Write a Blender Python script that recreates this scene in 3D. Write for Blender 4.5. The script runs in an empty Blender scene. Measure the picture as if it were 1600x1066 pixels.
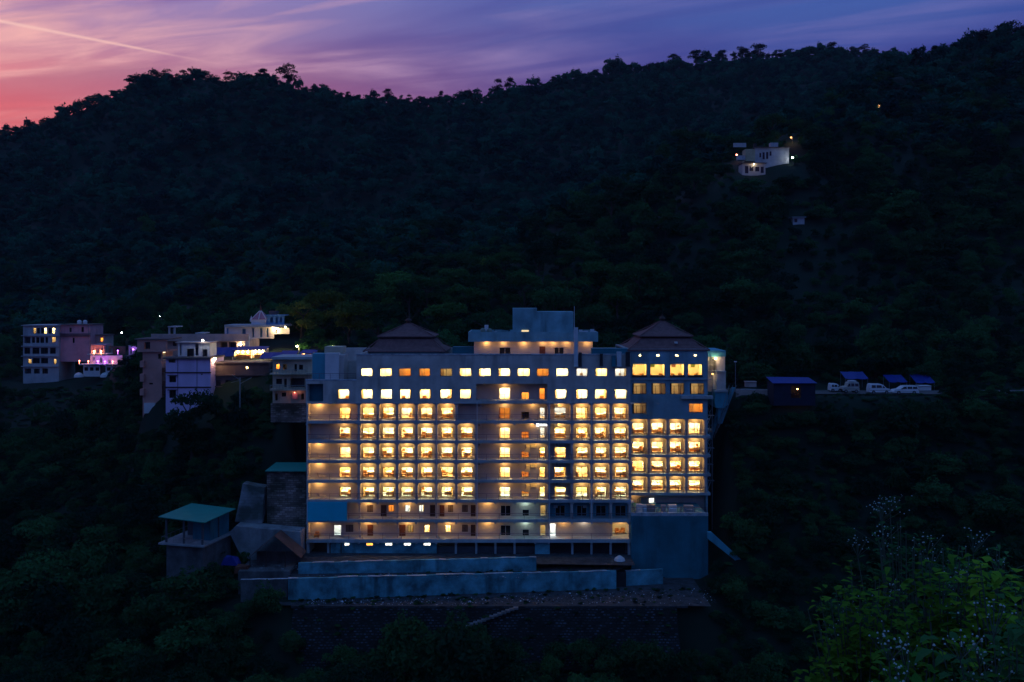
import bpy, math, random
import numpy as np
random.seed(7)
rng = np.random.default_rng(11)
sc = bpy.context.scene
col = sc.collection
R = math.radians

# ------------------------------------------------------------------ camera
F = 1462.0          # focal length in photo pixels (1600 wide)
HZ = 465.0          # row of the horizon in the photo
cam_d = bpy.data.cameras.new('camera')
cam = bpy.data.objects.new('camera', cam_d)
col.objects.link(cam)
cam.location = (0, 0, 0)
cam.rotation_euler = (R(90), 0, 0)
cam_d.sensor_width = 36.0
cam_d.lens = 36.0 * F / 1600.0
cam_d.shift_y = -(533.0 - HZ) / 1600.0
cam_d.clip_start = 0.1
cam_d.clip_end = 6000
sc.camera = cam

def P(px, py, Y):
    return ((px - 800.0) * Y / F, Y, (HZ - py) * Y / F)
def PX(px, Y): return (px - 800.0) * Y / F
def PZ(py, Y): return (HZ - py) * Y / F

# ------------------------------------------------------------------ world: dusk sky
world = bpy.data.worlds.new('World')
sc.world = world
world.use_nodes = True
def build_world():
    nt = world.node_tree
    nt.nodes.clear()
    N, L = nt.nodes.new, nt.links.new
    def math_(op, a, b=None, clamp=False):
        n = N('ShaderNodeMath'); n.operation = op; n.use_clamp = clamp
        for i, v in enumerate((a, b)):
            if v is None: continue
            if isinstance(v, (int, float)): n.inputs[i].default_value = v
            else: L(v, n.inputs[i])
        return n.outputs[0]
    def vdot(v, c):
        n = N('ShaderNodeVectorMath'); n.operation = 'DOT_PRODUCT'
        L(v, n.inputs[0]); n.inputs[1].default_value = c
        return n.outputs['Value']
    def ramp(fac, pts):
        n = N('ShaderNodeValToRGB'); L(fac, n.inputs[0])
        e = n.color_ramp.elements
        while len(e) < len(pts): e.new(0.5)
        for el, (p, c) in zip(e, pts):
            el.position = p; el.color = (*c, 1) if len(c) == 3 else c
        return n.outputs[0]
    def mix(f, a, b, mode='MIX'):
        n = N('ShaderNodeMix'); n.data_type = 'RGBA'; n.blend_type = mode
        if isinstance(f, (int, float)): n.inputs[0].default_value = f
        else: L(f, n.inputs[0])
        for i, v in ((6, a), (7, b)):
            if isinstance(v, tuple): n.inputs[i].default_value = (*v, 1)
            else: L(v, n.inputs[i])
        return n.outputs[2]
    tc = N('ShaderNodeTexCoord')
    d = tc.outputs['Generated']
    sep = N('ShaderNodeSeparateXYZ'); L(d, sep.inputs[0])
    e = math_('MAXIMUM', sep.outputs[2], 0.0)
    # angle to the afterglow
    c = vdot(d, (-0.545, 0.838, 0)); s = vdot(d, (0.838, 0.545, 0))
    a = math_('ABSOLUTE', math_('ARCTAN2', s, c))
    g = math_('EXPONENT', math_('MULTIPLY', math_('POWER', math_('DIVIDE', a, R(25)), 2.0), -1.0))
    B = ramp(e, [(0, (.04, .035, .18)), (.17, (.046, .048, .26)), (.245, (.046, .078, .33)), (.31, (.060, .135, .43)), (.5, (.052, .165, .44)), (1, (.045, .18, .45))])
    S = ramp(e, [(0, (.85, .16, .13)), (.18, (.95, .21, .21)), (.222, (.72, .27, .32)), (.262, (.50, .28, .46)), (.315, (.39, .29, .57)), (.65, (.09, .17, .45)), (1, (.045, .18, .45))])
    base = mix(g, B, S)
    # high cloud sheet: streaks lying along one bearing
    zz = math_('MAXIMUM', sep.outputs[2], 0.03)
    u = math_('DIVIDE', vdot(d, (math.sin(R(-62)), math.cos(R(-62)), 0)), zz)
    v = math_('DIVIDE', vdot(d, (math.cos(R(-62)), -math.sin(R(-62)), 0)), zz)
    comb = N('ShaderNodeCombineXYZ')
    L(math_('MULTIPLY', u, 0.80), comb.inputs[0]); L(math_('MULTIPLY', v, 2.7), comb.inputs[1])
    n1 = N('ShaderNodeTexNoise'); L(comb.outputs[0], n1.inputs['Vector'])
    n1.inputs['Scale'].default_value = 1.0; n1.inputs['Detail'].default_value = 7; n1.inputs['Roughness'].default_value = .55
    n1.inputs['Distortion'].default_value = 1.1
    comb2 = N('ShaderNodeCombineXYZ')
    L(math_('MULTIPLY', u, 0.50), comb2.inputs[0]); L(math_('MULTIPLY', v, 1.25), comb2.inputs[1])
    n2 = N('ShaderNodeTexNoise'); L(comb2.outputs[0], n2.inputs['Vector'])
    n2.inputs['Scale'].default_value = 1.0; n2.inputs['Detail'].default_value = 5; n2.inputs['Distortion'].default_value = .9
    cl = ramp(n1.outputs[0], [(.40, (0, 0, 0)), (.66, (1, 1, 1))])
    pa = ramp(n2.outputs[0], [(.30, (.25, .25, .25)), (.58, (1, 1, 1))])
    wisp = math_('MULTIPLY', cl, pa)
    # the wisps catch the afterglow near it and thin out away from it
    gw = math_('ADD', math_('MULTIPLY', math_('EXPONENT', math_('MULTIPLY', math_('POWER', math_('DIVIDE', a, R(36)), 2.0), -1.0)), .68), .24)
    lit = mix(g, (.26, .22, .52), (1.0, .50, .46))
    c1 = mix(math_('MULTIPLY', wisp, gw), base, lit)
    # darker mauve sheets
    dk = ramp(n2.outputs[0], [(.40, (1, 1, 1)), (.58, (0, 0, 0))])
    c2 = mix(math_('MULTIPLY', dk, .6), c1, mix(1.0, base, (.58, .52, .76), 'MULTIPLY'))
    # contrail
    A = np.array([-800, 1462, HZ - 33.0]); A2 = np.array([-460, 1462, HZ - 100.0])
    n = np.cross(A, A2); n /= np.linalg.norm(n)
    A /= np.linalg.norm(A); t = np.cross(n, A)
    off = math_('ABSOLUTE', vdot(d, tuple(n)))
    along = vdot(d, tuple(t))
    al = abs(float(np.dot(A2 / np.linalg.norm(A2), t)))
    sg = 1.0 if float(np.dot(A2, t)) > 0 else -1.0
    al_n = math_('DIVIDE', math_('MULTIPLY', along, sg), al)
    wid = math_('MAXIMUM', math_('SUBTRACT', .0024, math_('MULTIPLY', al_n, .0010)), .0008)
    trail = math_('SUBTRACT', 1.0, math_('DIVIDE', off, wid), True)
    fade = ramp(math_('ADD', math_('MULTIPLY', al_n, .5), .4), [(0, (1, 1, 1)), (.70, (.8, .8, .8)), (.80, (.22, .22, .22)), (.93, (0, 0, 0))])
    c3 = mix(math_('MULTIPLY', math_('MULTIPLY', trail, fade), .95), c2, (1.0, .60, .54))
    bg = N('ShaderNodeBackground'); L(c3, bg.inputs[0]); bg.inputs[1].default_value = 1.0
    out = N('ShaderNodeOutputWorld'); L(bg.outputs[0], out.inputs[0])
build_world()

sc.view_settings.view_transform = 'Standard'
sc.view_settings.look = 'None'
sc.view_settings.exposure = 0.0
sc.view_settings.gamma = 1.0
sc.view_settings.use_curve_mapping = False
sc.render.engine = 'CYCLES'
sc.cycles.use_light_tree = True
sc.cycles.max_bounces = 7
sc.cycles.diffuse_bounces = 4
sc.cycles.glossy_bounces = 2
sc.cycles.transmission_bounces = 3
sc.cycles.transparent_max_bounces = 6
sc.cycles.caustics_reflective = False
sc.cycles.caustics_refractive = False
sc.cycles.sample_clamp_indirect = 6.0
sc.cycles.use_denoising = True

# ------------------------------------------------------------------ materials
MATS = {}
def mat(name, c, rough=.8, var=.25, scale=.6, streak=0.0, bump=0.0, metal=0.0, spec=.3, c2=None, rand=0.0, fine=0.0):
    """procedural paint / stone / cloth: colour broken by world-space noise, optional run-off streaks and bump"""
    m = bpy.data.materials.new(name); m.use_nodes = True
    nt = m.node_tree; N, L = nt.nodes.new, nt.links.new
    bs = nt.nodes['Principled BSDF']
    bs.inputs['Roughness'].default_value = rough
    bs.inputs['Metallic'].default_value = metal
    bs.inputs['Specular IOR Level'].default_value = spec
    geo = N('ShaderNodeNewGeometry')
    n = N('ShaderNodeTexNoise'); n.inputs['Scale'].default_value = scale; n.inputs['Detail'].default_value = 6
    n.inputs['Roughness'].default_value = .6
    L(geo.outputs['Position'], n.inputs['Vector'])
    r = N('ShaderNodeValToRGB'); L(n.outputs[0], r.inputs[0])
    lo = tuple(x * (1 - var) for x in c) if c2 is None else c2
    hi = tuple(min(1, x * (1 + var * .6)) for x in c)
    r.color_ramp.elements[0].position = .32; r.color_ramp.elements[0].color = (*lo, 1)
    r.color_ramp.elements[1].position = .68; r.color_ramp.elements[1].color = (*hi, 1)
    out = r.outputs[0]
    if streak:
        mp = N('ShaderNodeMapping'); mp.inputs['Scale'].default_value = (.9, .9, .12)
        L(geo.outputs['Position'], mp.inputs['Vector'])
        ns = N('ShaderNodeTexNoise'); ns.inputs['Scale'].default_value = 1.0; ns.inputs['Detail'].default_value = 5
        L(mp.outputs[0], ns.inputs['Vector'])
        rs = N('ShaderNodeValToRGB'); L(ns.outputs[0], rs.inputs[0])
        rs.color_ramp.elements[0].position = .30; rs.color_ramp.elements[0].color = (1 - streak,) * 3 + (1,)
        rs.color_ramp.elements[1].position = .55; rs.color_ramp.elements[1].color = (1, 1, 1, 1)
        pn = N('ShaderNodeTexNoise'); pn.inputs['Scale'].default_value = .16; pn.inputs['Detail'].default_value = 3
        L(geo.outputs['Position'], pn.inputs['Vector'])
        pr = N('ShaderNodeValToRGB'); L(pn.outputs[0], pr.inputs[0]); pr.color_ramp.elements[0].position = .42; pr.color_ramp.elements[1].position = .62
        mx = N('ShaderNodeMix'); mx.data_type = 'RGBA'; mx.blend_type = 'MULTIPLY'; L(pr.outputs[0], mx.inputs[0])
        L(out, mx.inputs[6]); L(rs.outputs[0], mx.inputs[7]); out = mx.outputs[2]
    if fine:
        nf = N('ShaderNodeTexNoise'); nf.inputs['Scale'].default_value = 9; nf.inputs['Detail'].default_value = 3
        L(geo.outputs['Position'], nf.inputs['Vector'])
        rf = N('ShaderNodeValToRGB'); L(nf.outputs[0], rf.inputs[0])
        rf.color_ramp.elements[0].position = .3; rf.color_ramp.elements[0].color = (1 - fine,) * 3 + (1,)
        rf.color_ramp.elements[1].position = .7; rf.color_ramp.elements[1].color = (1, 1, 1, 1)
        mx = N('ShaderNodeMix'); mx.data_type = 'RGBA'; mx.blend_type = 'MULTIPLY'; mx.inputs[0].default_value = 1
        L(out, mx.inputs[6]); L(rf.outputs[0], mx.inputs[7]); out = mx.outputs[2]
    if rand:
        oi = N('ShaderNodeObjectInfo')
        hs = N('ShaderNodeHueSaturation')
        mr = N('ShaderNodeMapRange'); mr.inputs['To Min'].default_value = 1 - rand; mr.inputs['To Max'].default_value = 1 + rand
        L(oi.outputs['Random'], mr.inputs[0]); L(mr.outputs[0], hs.inputs['Value']); L(out, hs.inputs['Color']); out = hs.outputs[0]
    L(out, bs.inputs['Base Color'])
    if bump:
        b = N('ShaderNodeBump'); b.inputs['Strength'].default_value = bump; b.inputs['Distance'].default_value = .05
        n3 = N('ShaderNodeTexNoise'); n3.inputs['Scale'].default_value = scale * 6; n3.inputs['Detail'].default_value = 5
        L(geo.outputs['Position'], n3.inputs['Vector']); L(n3.outputs[0], b.inputs['Height']); L(b.outputs[0], bs.inputs['Normal'])
    MATS[name] = m
    return m

def emat(name, c, strength):
    m = bpy.data.materials.new(name); m.use_nodes = True
    nt = m.node_tree; nt.nodes.clear()
    e = nt.nodes.new('ShaderNodeEmission'); e.inputs[0].default_value = (*c, 1); e.inputs[1].default_value = strength
    o = nt.nodes.new('ShaderNodeOutputMaterial'); nt.links.new(e.outputs[0], o.inputs[0])
    MATS[name] = m
    return m

def glassmat(name):
    m = bpy.data.materials.new(name); m.use_nodes = True
    nt = m.node_tree; nt.nodes.clear(); N, L = nt.nodes.new, nt.links.new
    tr = N('ShaderNodeBsdfTransparent'); tr.inputs[0].default_value = (.93, .95, .93, 1)
    gl = N('ShaderNodeBsdfGlossy'); gl.inputs['Roughness'].default_value = .03
    fr = N('ShaderNodeFresnel'); fr.inputs[0].default_value = 1.5
    mx = N('ShaderNodeMixShader'); L(fr.outputs[0], mx.inputs[0]); L(tr.outputs[0], mx.inputs[1]); L(gl.outputs[0], mx.inputs[2])
    o = N('ShaderNodeOutputMaterial'); L(mx.outputs[0], o.inputs[0])
    MATS[name] = m
    return m

def leafmat(name, c, c2, trans=.25, scale=.05):
    """foliage: hue differs from plant to plant and drifts over the slope, thin leaves let light through"""
    m = bpy.data.materials.new(name); m.use_nodes = True
    nt = m.node_tree; nt.nodes.clear(); N, L = nt.nodes.new, nt.links.new
    oi = N('ShaderNodeObjectInfo'); geo = N('ShaderNodeNewGeometry')
    n = N('ShaderNodeTexNoise'); n.inputs['Scale'].default_value = scale; n.inputs['Detail'].default_value = 5
    L(geo.outputs['Position'], n.inputs['Vector'])
    ad = N('ShaderNodeMath'); ad.operation = 'MULTIPLY_ADD'; L(oi.outputs['Random'], ad.inputs[0]); ad.inputs[1].default_value = .75
    s2 = N('ShaderNodeMath'); s2.operation = 'MULTIPLY'; L(n.outputs[0], s2.inputs[0]); s2.inputs[1].default_value = .5
    L(s2.outputs[0], ad.inputs[2])
    r = N('ShaderNodeValToRGB'); L(ad.outputs[0], r.inputs[0])
    e = r.color_ramp.elements
    e[0].position = .25; e[0].color = (*c2, 1); e[1].position = .95; e[1].color = (*c, 1)
    el = e.new(.6); el.color = (*[(a + b) * .42 for a, b in zip(c, c2)], 1)
    df = N('ShaderNodeBsdfDiffuse'); tl = N('ShaderNodeBsdfTranslucent')
    L(r.outputs[0], df.inputs[0]); L(r.outputs[0], tl.inputs[0])
    mx = N('ShaderNodeMixShader'); mx.inputs[0].default_value = trans
    L(df.outputs[0], mx.inputs[1]); L(tl.outputs[0], mx.inputs[2])
    o = N('ShaderNodeOutputMaterial'); L(mx.outputs[0], o.inputs[0])
    MATS[name] = m
    return m

def brickmat(name, c, mortar, scale, bw=.5, rh=.25, ms=.02, vs=.6):
    m = bpy.data.materials.new(name); m.use_nodes = True
    nt = m.node_tree; N, L = nt.nodes.new, nt.links.new
    bs = nt.nodes['Principled BSDF']; bs.inputs['Roughness'].default_value = .9
    tc = N('ShaderNodeNewGeometry'); sp = N('ShaderNodeSeparateXYZ'); L(tc.outputs['Position'], sp.inputs[0])
    cb = N('ShaderNodeCombineXYZ'); L(sp.outputs[0], cb.inputs[0]); L(sp.outputs[2], cb.inputs[1])
    nz = N('ShaderNodeTexNoise'); nz.inputs['Scale'].default_value = 1.2; L(tc.outputs['Position'], nz.inputs['Vector'])
    va = N('ShaderNodeVectorMath'); va.operation = 'MULTIPLY_ADD'; L(nz.outputs['Color'], va.inputs[0]); va.inputs[1].default_value = (.25, .12, 0); L(cb.outputs[0], va.inputs[2])
    b = N('ShaderNodeTexBrick'); L(va.outputs[0], b.inputs['Vector'])
    b.inputs['Scale'].default_value = scale; b.inputs['Brick Width'].default_value = bw; b.inputs['Row Height'].default_value = rh
    b.inputs['Mortar Size'].default_value = ms; b.inputs['Bias'].default_value = -.3
    b.inputs['Color1'].default_value = (*[x * (1 - vs) for x in c], 1); b.inputs['Color2'].default_value = (*[min(1, x * (1 + vs)) for x in c], 1)
    b.inputs['Mortar'].default_value = (*mortar, 1)
    n = N('ShaderNodeTexNoise'); n.inputs['Scale'].default_value = .35; n.inputs['Detail'].default_value = 5; L(tc.outputs['Position'], n.inputs['Vector'])
    r = N('ShaderNodeValToRGB'); L(n.outputs[0], r.inputs[0])
    r.color_ramp.elements[0].position = .4; r.color_ramp.elements[0].color = (.25, .3, .25, 1); r.color_ramp.elements[1].position = .6; r.color_ramp.elements[1].color = (1, 1, 1, 1)
    mx = N('ShaderNodeMix'); mx.data_type = 'RGBA'; mx.blend_type = 'MULTIPLY'; mx.inputs[0].default_value = 1
    L(b.outputs[0], mx.inputs[6]); L(r.outputs[0], mx.inputs[7]); L(mx.outputs[2], bs.inputs['Base Color'])
    bp = N('ShaderNodeBump'); bp.inputs['Strength'].default_value = .8; bp.inputs['Distance'].default_value = .06
    L(b.outputs['Fac'], bp.inputs['Height']); bp.invert = True; L(bp.outputs[0], bs.inputs['Normal'])
    MATS[name] = m
    return m

mat('tealpaint', (.22, .47, .52), .75, .35, .3, streak=.45)
mat('facade', (.62, .60, .56), .75, .32, .28, streak=.5, bump=.15)
mat('slab', (.42, .50, .54), .8, .25, .3, streak=.35)
mat('plaster', (.58, .53, .50), .8, .14, .4, streak=.12)
mat('bluewall', (.09, .42, .54), .75, .2, .25, streak=.25)
mat('bluesheet', (.01, .58, .76), .5, .12, .3)
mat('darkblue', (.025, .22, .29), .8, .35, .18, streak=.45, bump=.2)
mat('towerpaint', (.26, .46, .54), .75, .32, .25, streak=.45)
mat('roofshingle', (.23, .12, .12), .85, .25, 1.4, fine=.35, bump=.3)
mat('darkwood', (.06, .03, .025), .6, .3, 2)
mat('redwood', (.16, .055, .035), .6, .3, 2)
mat('frame_dark', (.05, .035, .04), .5, .2, 2)
mat('frame_white', (.62, .62, .62), .5, .1, 2)
mat('shutter', (.19, .14, .12), .7, .2, 3)
mat('metal_rail', (.22, .17, .22), .45, .15, 3, metal=.6)
mat('duct', (.62, .72, .76), .4, .15, 1)
mat('ac_white', (.62, .62, .60), .5, .1, 2)
mat('darkpane', (.012, .015, .022), .08, .2, 2, spec=.6)
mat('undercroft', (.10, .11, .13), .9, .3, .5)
mat('room_cream', (.82, .70, .44), .9, .06, .8)
mat('room_yellow', (.84, .66, .30), .9, .08, .8)
mat('room_pale', (.84, .79, .64), .9, .05, .8)
mat('room_white', (.80, .82, .80), .9, .06, .8)
mat('room_amber', (.78, .46, .16), .9, .15, .8)
mat('wood_floor', (.50, .27, .11), .5, .25, 2)
mat('bedwood', (.60, .27, .08), .6, .3, 2)
mat('linen', (.80, .74, .60), .9, .08, 2)
mat('rattan', (.70, .56, .42), .7, .2, 3)
leafmat_late = True
mat('concrete', (.36, .38, .40), .9, .3, .5, streak=.4, bump=.4, fine=.2)
mat('concrete_dim', (.15, .16, .17), .9, .5, .5, streak=.5, bump=.4, fine=.3)
mat('concrete_blue', (.13, .44, .54), .9, .62, .45, streak=.75, bump=.4, fine=.2)
mat('concrete_cap', (.52, .60, .66), .9, .45, .9, bump=.4, fine=.3)
mat('gravel', (.085, .09, .10), .95, .6, 1.2, fine=.5, bump=.6)
mat('asphalt', (.14, .13, .13), .9, .3, .6, fine=.25)
mat('earth', (.009, .030, .018), .95, .5, .05, fine=.4)
mat('greenroof', (.015, .30, .24), .45, .12, .6)
mat('tarp_dark', (.015, .022, .05), .7, .3, .8)
mat('tarp_blue', (.008, .035, .27), .5, .2, .8)
mat('tarp_brown', (.10, .07, .07), .8, .4, .8)
mat('white_paint', (.80, .78, .78), .6, .12, .5, streak=.15)
mat('grey_house', (.46, .50, .52), .8, .2, .4, streak=.3)
mat('pink_house', (.72, .38, .44), .8, .18, .4, streak=.3)
mat('salmon_house', (.68, .34, .28), .8, .2, .3, streak=.3)
mat('purple_house', (.80, .60, .88), .75, .1, .3, streak=.15)
mat('brown_house', (.16, .12, .12), .9, .35, .4, streak=.4)
mat('beige_house', (.62, .54, .40), .85, .25, .4, streak=.45)
mat('pinkish_slab', (.58, .44, .40), .85, .25, .4, streak=.3)
mat('temple_red', (.50, .22, .28), .7, .2, 1)
mat('temple_blue', (.14, .36, .62), .7, .2, 1)
mat('yellowish', (.50, .47, .30), .85, .2, .4, streak=.3)
mat('steel', (.30, .31, .33), .5, .2, 2, metal=.5)
mat('tank_black', (.03, .035, .04), .5, .2, 2)
mat('tank_green', (.22, .30, .24), .5, .2, 2)
mat('van_white', (.86, .88, .90), .2, .05, 1, spec=.7)
mat('van_cream', (.52, .50, .44), .4, .1, 1, spec=.5)
mat('tyre', (.02, .02, .02), .8, .1, 2)
mat('rim', (.32, .33, .35), .4, .1, 2, metal=.7)
mat('rubbish', (.55, .56, .60), .8, .5, 3, rand=.5)
mat('bark', (.075, .06, .05), .9, .4, 2)
mat('red_cloth', (.45, .08, .05), .8, .2, 2)
brickmat('stonewall', (.075, .085, .115), (.006, .010, .009), 1.0, .55, .33, .10, .98)
brickmat('rubblewall', (.50, .37, .32), (.20, .15, .14), 1.0, .9, .34, .05, .5)
brickmat('concretelines', (.36, .38, .41), (.25, .26, .28), 1.0, 2.2, .5, .03, .2)
glassmat('glass')
leafmat('curtain', (.80, .58, .30), (.72, .50, .26), .55, 1.0)
leafmat('curtain_grey', (.62, .50, .36), (.50, .40, .30), .5, 1.0)
leafmat('leaf_far', (.026, .165, .105), (.006, .048, .050))
leafmat('leaf_mid', (.044, .150, .052), (.006, .036, .026))
leafmat('leaf_lit', (.16, .20, .045), (.08, .12, .03))  # brighter, yellower leaf copy: lamplight is put into the colour
leafmat('leaf_ridge', (.010, .030, .022), (.006, .018, .016))
leafmat('leaf_near', (.15, .33, .035), (.05, .17, .03), scale=3)
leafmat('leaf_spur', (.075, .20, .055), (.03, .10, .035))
leafmat('leaf_near_blue', (.09, .26, .08), (.035, .13, .05), scale=3)
mat('hillpaint', (.50, .52, .54), .8, .25, .5, streak=.4)
mat('step_stone', (.27, .26, .27), .9, .5, 1.5, fine=.4)
mat('petal', (.42, .56, .50), .8, .1, 5)
mat('stem', (.09, .13, .09), .8, .2, 5)

WARM = (1.0, .50, .14)
GOLD = (1.0, .58, .17)
emat('lamp_warm', WARM, 14)
emat('lamp_room', (1.0, .82, .48), 95)
emat('lamp_room_dine', (1.0, .74, .34), 40)
emat('lamp_room_dim', (1.0, .78, .50), 6.0)
emat('lamp_room_amber', (1.0, .66, .28), 16)
emat('lamp_room_cool', (1.0, .95, .88), 20)
emat('lamp_green', (.75, 1.0, .88), 10)
emat('lamp_hill', (1.0, .50, .16), 3.2)
emat('lamp_orange', (1.0, .42, .14), 40)
emat('lamp_street', (1.0, .72, .38), 90)
emat('lamp_white', (.95, 1.0, .95), 60)
emat('lamp_red', (1.0, .25, .14), 14)
emat('lamp_purple', (.65, .16, 1.0), 9)
emat('sign_white', (1.0, .97, .92), 5)
emat('slot_glow', (1, .75, .4), 1.1)
emat('led_white', (1, 1, 1), 25)

# ------------------------------------------------------------------ mesh builder and hierarchy
WL = {}      # world location of every object made here
class MB:
    def __init__(s): s.v = []; s.f = []; s.m = []; s.mi = 0
    def face(s, *pts):
        b = len(s.v); s.v.extend(pts); s.f.append(tuple(range(b, b + len(pts)))); s.m.append(s.mi)
    def box(s, x0, x1, y0, y1, z0, z1):
        b = len(s.v)
        s.v += [(x0, y0, z0), (x1, y0, z0), (x1, y1, z0), (x0, y1, z0), (x0, y0, z1), (x1, y0, z1), (x1, y1, z1), (x0, y1, z1)]
        for q in ((0, 3, 2, 1), (4, 5, 6, 7), (0, 1, 5, 4), (1, 2, 6, 5), (2, 3, 7, 6), (3, 0, 4, 7)):
            s.f.append(tuple(b + i for i in q)); s.m.append(s.mi)
        return s
    def pbox(s, px0, px1, py0, py1, Y, y1):      # a box whose front is a photo rectangle at depth Y
        return s.box(PX(px0, Y), PX(px1, Y), Y, y1, PZ(py1, Y), PZ(py0, Y))
    def prism(s, pts, y0, y1):                   # polygon in x,z pushed along y
        n = len(pts); b = len(s.v)
        s.v += [(x, y0, z) for x, z in pts] + [(x, y1, z) for x, z in pts]
        s.f.append(tuple(range(b, b + n))); s.f.append(tuple(range(b + 2 * n - 1, b + n - 1, -1)))
        for i in range(n):
            j = (i + 1) % n; s.f.append((b + i, b + n + i, b + n + j, b + j))
        s.m += [s.mi] * (n + 2)
        return s
    def hull(s, bottom, top):                    # two rings of equal length
        n = len(bottom); b = len(s.v); s.v += list(bottom) + list(top)
        s.f.append(tuple(range(b + n - 1, b - 1, -1))); s.f.append(tuple(range(b + n, b + 2 * n)))
        for i in range(n):
            j = (i + 1) % n; s.f.append((b + i, b + j, b + n + j, b + n + i))
        s.m += [s.mi] * (n + 2)
        return s
    def bar(s, p, q, r, n=5, r2=None):
        p = np.array(p, float); q = np.array(q, float); d = q - p; L = np.linalg.norm(d)
        if L < 1e-6: return s
        d /= L; a = np.cross(d, (0, 0, 1) if abs(d[2]) < .9 else (1, 0, 0)); a /= np.linalg.norm(a); c = np.cross(d, a)
        r2 = r if r2 is None else r2
        ring = [(math.cos(2 * math.pi * i / n), math.sin(2 * math.pi * i / n)) for i in range(n)]
        s.hull([tuple(p + r * (x * a + y * c)) for x, y in ring], [tuple(q + r2 * (x * a + y * c)) for x, y in ring])
        return s
    def lathe(s, prof, cx, cy, n=12):
        b = len(s.v)
        for r, z in prof:
            for i in range(n):
                t = 2 * math.pi * i / n; s.v.append((cx + r * math.cos(t), cy + r * math.sin(t), z))
        for k in range(len(prof) - 1):
            for i in range(n):
                j = (i + 1) % n
                s.f.append((b + k * n + i, b + k * n + j, b + (k + 1) * n + j, b + (k + 1) * n + i)); s.m.append(s.mi)
        s.f.append(tuple(range(b + n - 1, b - 1, -1))); s.m.append(s.mi)
        e = b + (len(prof) - 1) * n; s.f.append(tuple(range(e, e + n))); s.m.append(s.mi)
        return s
    def wall(s, x0, x1, z0, z1, y, th, holes=()):
        """wall slab in the x-z plane with rectangular openings and their reveals"""
        hs = [(max(x0, a), min(x1, b), max(z0, c), min(z1, d)) for a, b, c, d in holes]
        xs = sorted({round(v, 5) for v in [x0, x1] + [h[i] for h in hs for i in (0, 1)]})
        zs = sorted({round(v, 5) for v in [z0, z1] + [h[i] for h in hs for i in (2, 3)]})
        nx, nz = len(xs) - 1, len(zs) - 1
        solid = [[True] * nz for _ in range(nx)]
        for i in range(nx):
            cx = (xs[i] + xs[i + 1]) / 2
            for k in range(nz):
                cz = (zs[k] + zs[k + 1]) / 2
                if any(a < cx < b and c < cz < d for a, b, c, d in hs): solid[i][k] = False
        g = lambda i, k: 0 <= i < nx and 0 <= k < nz and solid[i][k]
        for i in range(nx):
            for k in range(nz):
                if not solid[i][k]: continue
                a, b, c, d = xs[i], xs[i + 1], zs[k], zs[k + 1]
                s.face((a, y, c), (b, y, c), (b, y, d), (a, y, d))
                s.face((b, y + th, c), (a, y + th, c), (a, y + th, d), (b, y + th, d))
                if not g(i - 1, k): s.face((a, y + th, c), (a, y, c), (a, y, d), (a, y + th, d))
                if not g(i + 1, k): s.face((b, y, c), (b, y + th, c), (b, y + th, d), (b, y, d))
                if not g(i, k - 1): s.face((a, y + th, c), (b, y + th, c), (b, y, c), (a, y, c))
                if not g(i, k + 1): s.face((a, y, d), (b, y, d), (b, y + th, d), (a, y + th, d))
        return s
    def pwall(s, px0, px1, py0, py1, Y, th, holes=()):
        return s.wall(PX(px0, Y), PX(px1, Y), PZ(py1, Y), PZ(py0, Y), Y, th, [(PX(a, Y), PX(b, Y), PZ(d, Y), PZ(c, Y)) for a, b, c, d in holes])
    def data(s, name, mats, org=(0, 0, 0), smooth=False):
        me = bpy.data.meshes.new(name)
        me.from_pydata([(x - org[0], y - org[1], z - org[2]) for x, y, z in s.v], [], s.f)
        ms = mats if isinstance(mats, (list, tuple)) else [mats]
        for m in ms: me.materials.append(MATS[m])
        if len(ms) > 1: me.polygons.foreach_set('material_index', s.m)
        if smooth: me.polygons.foreach_set('use_smooth', [True] * len(me.polygons))
        return me
    def build(s, name, mats, parent=None, smooth=False, **props):
        a = np.array(s.v); lo = a.min(0); hi = a.max(0)
        org = ((lo[0] + hi[0]) / 2, (lo[1] + hi[1]) / 2, lo[2])
        return put(name, s.data(name, mats, org, smooth), org, parent, **props)
def put(name, data, loc, parent=None, rz=0, **props):
    o = bpy.data.objects.new(name, data); col.objects.link(o)
    WL[o.name] = tuple(loc)
    if parent is not None:
        o.parent = parent; pl = WL[parent.name]
        o.location = (loc[0] - pl[0], loc[1] - pl[1], loc[2] - pl[2])
    else: o.location = loc
    if rz: o.rotation_euler = (0, 0, rz)
    for k, v in props.items(): o[k] = v
    return o
def thing(name, loc, label, cat, group=None):
    o = bpy.data.objects.new(name, None); col.objects.link(o); o.location = loc; WL[o.name] = tuple(loc)
    o.empty_display_size = .5
    o['label'] = label; o['category'] = cat
    if group: o['group'] = group
    return o
def light(parent, loc, power, color=WARM, r=.08, spot=None):
    d = bpy.data.lights.new('lamp_light', 'SPOT' if spot else 'POINT'); d.energy = power; d.color = color; d.shadow_soft_size = r
    if spot: d.spot_size = R(spot); d.spot_blend = .8
    o = bpy.data.objects.new('lamp_light', d); col.objects.link(o)
    pl = WL[parent.name]; o.parent = parent; o.location = (loc[0] - pl[0], loc[1] - pl[1], loc[2] - pl[2])
    return o

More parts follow.
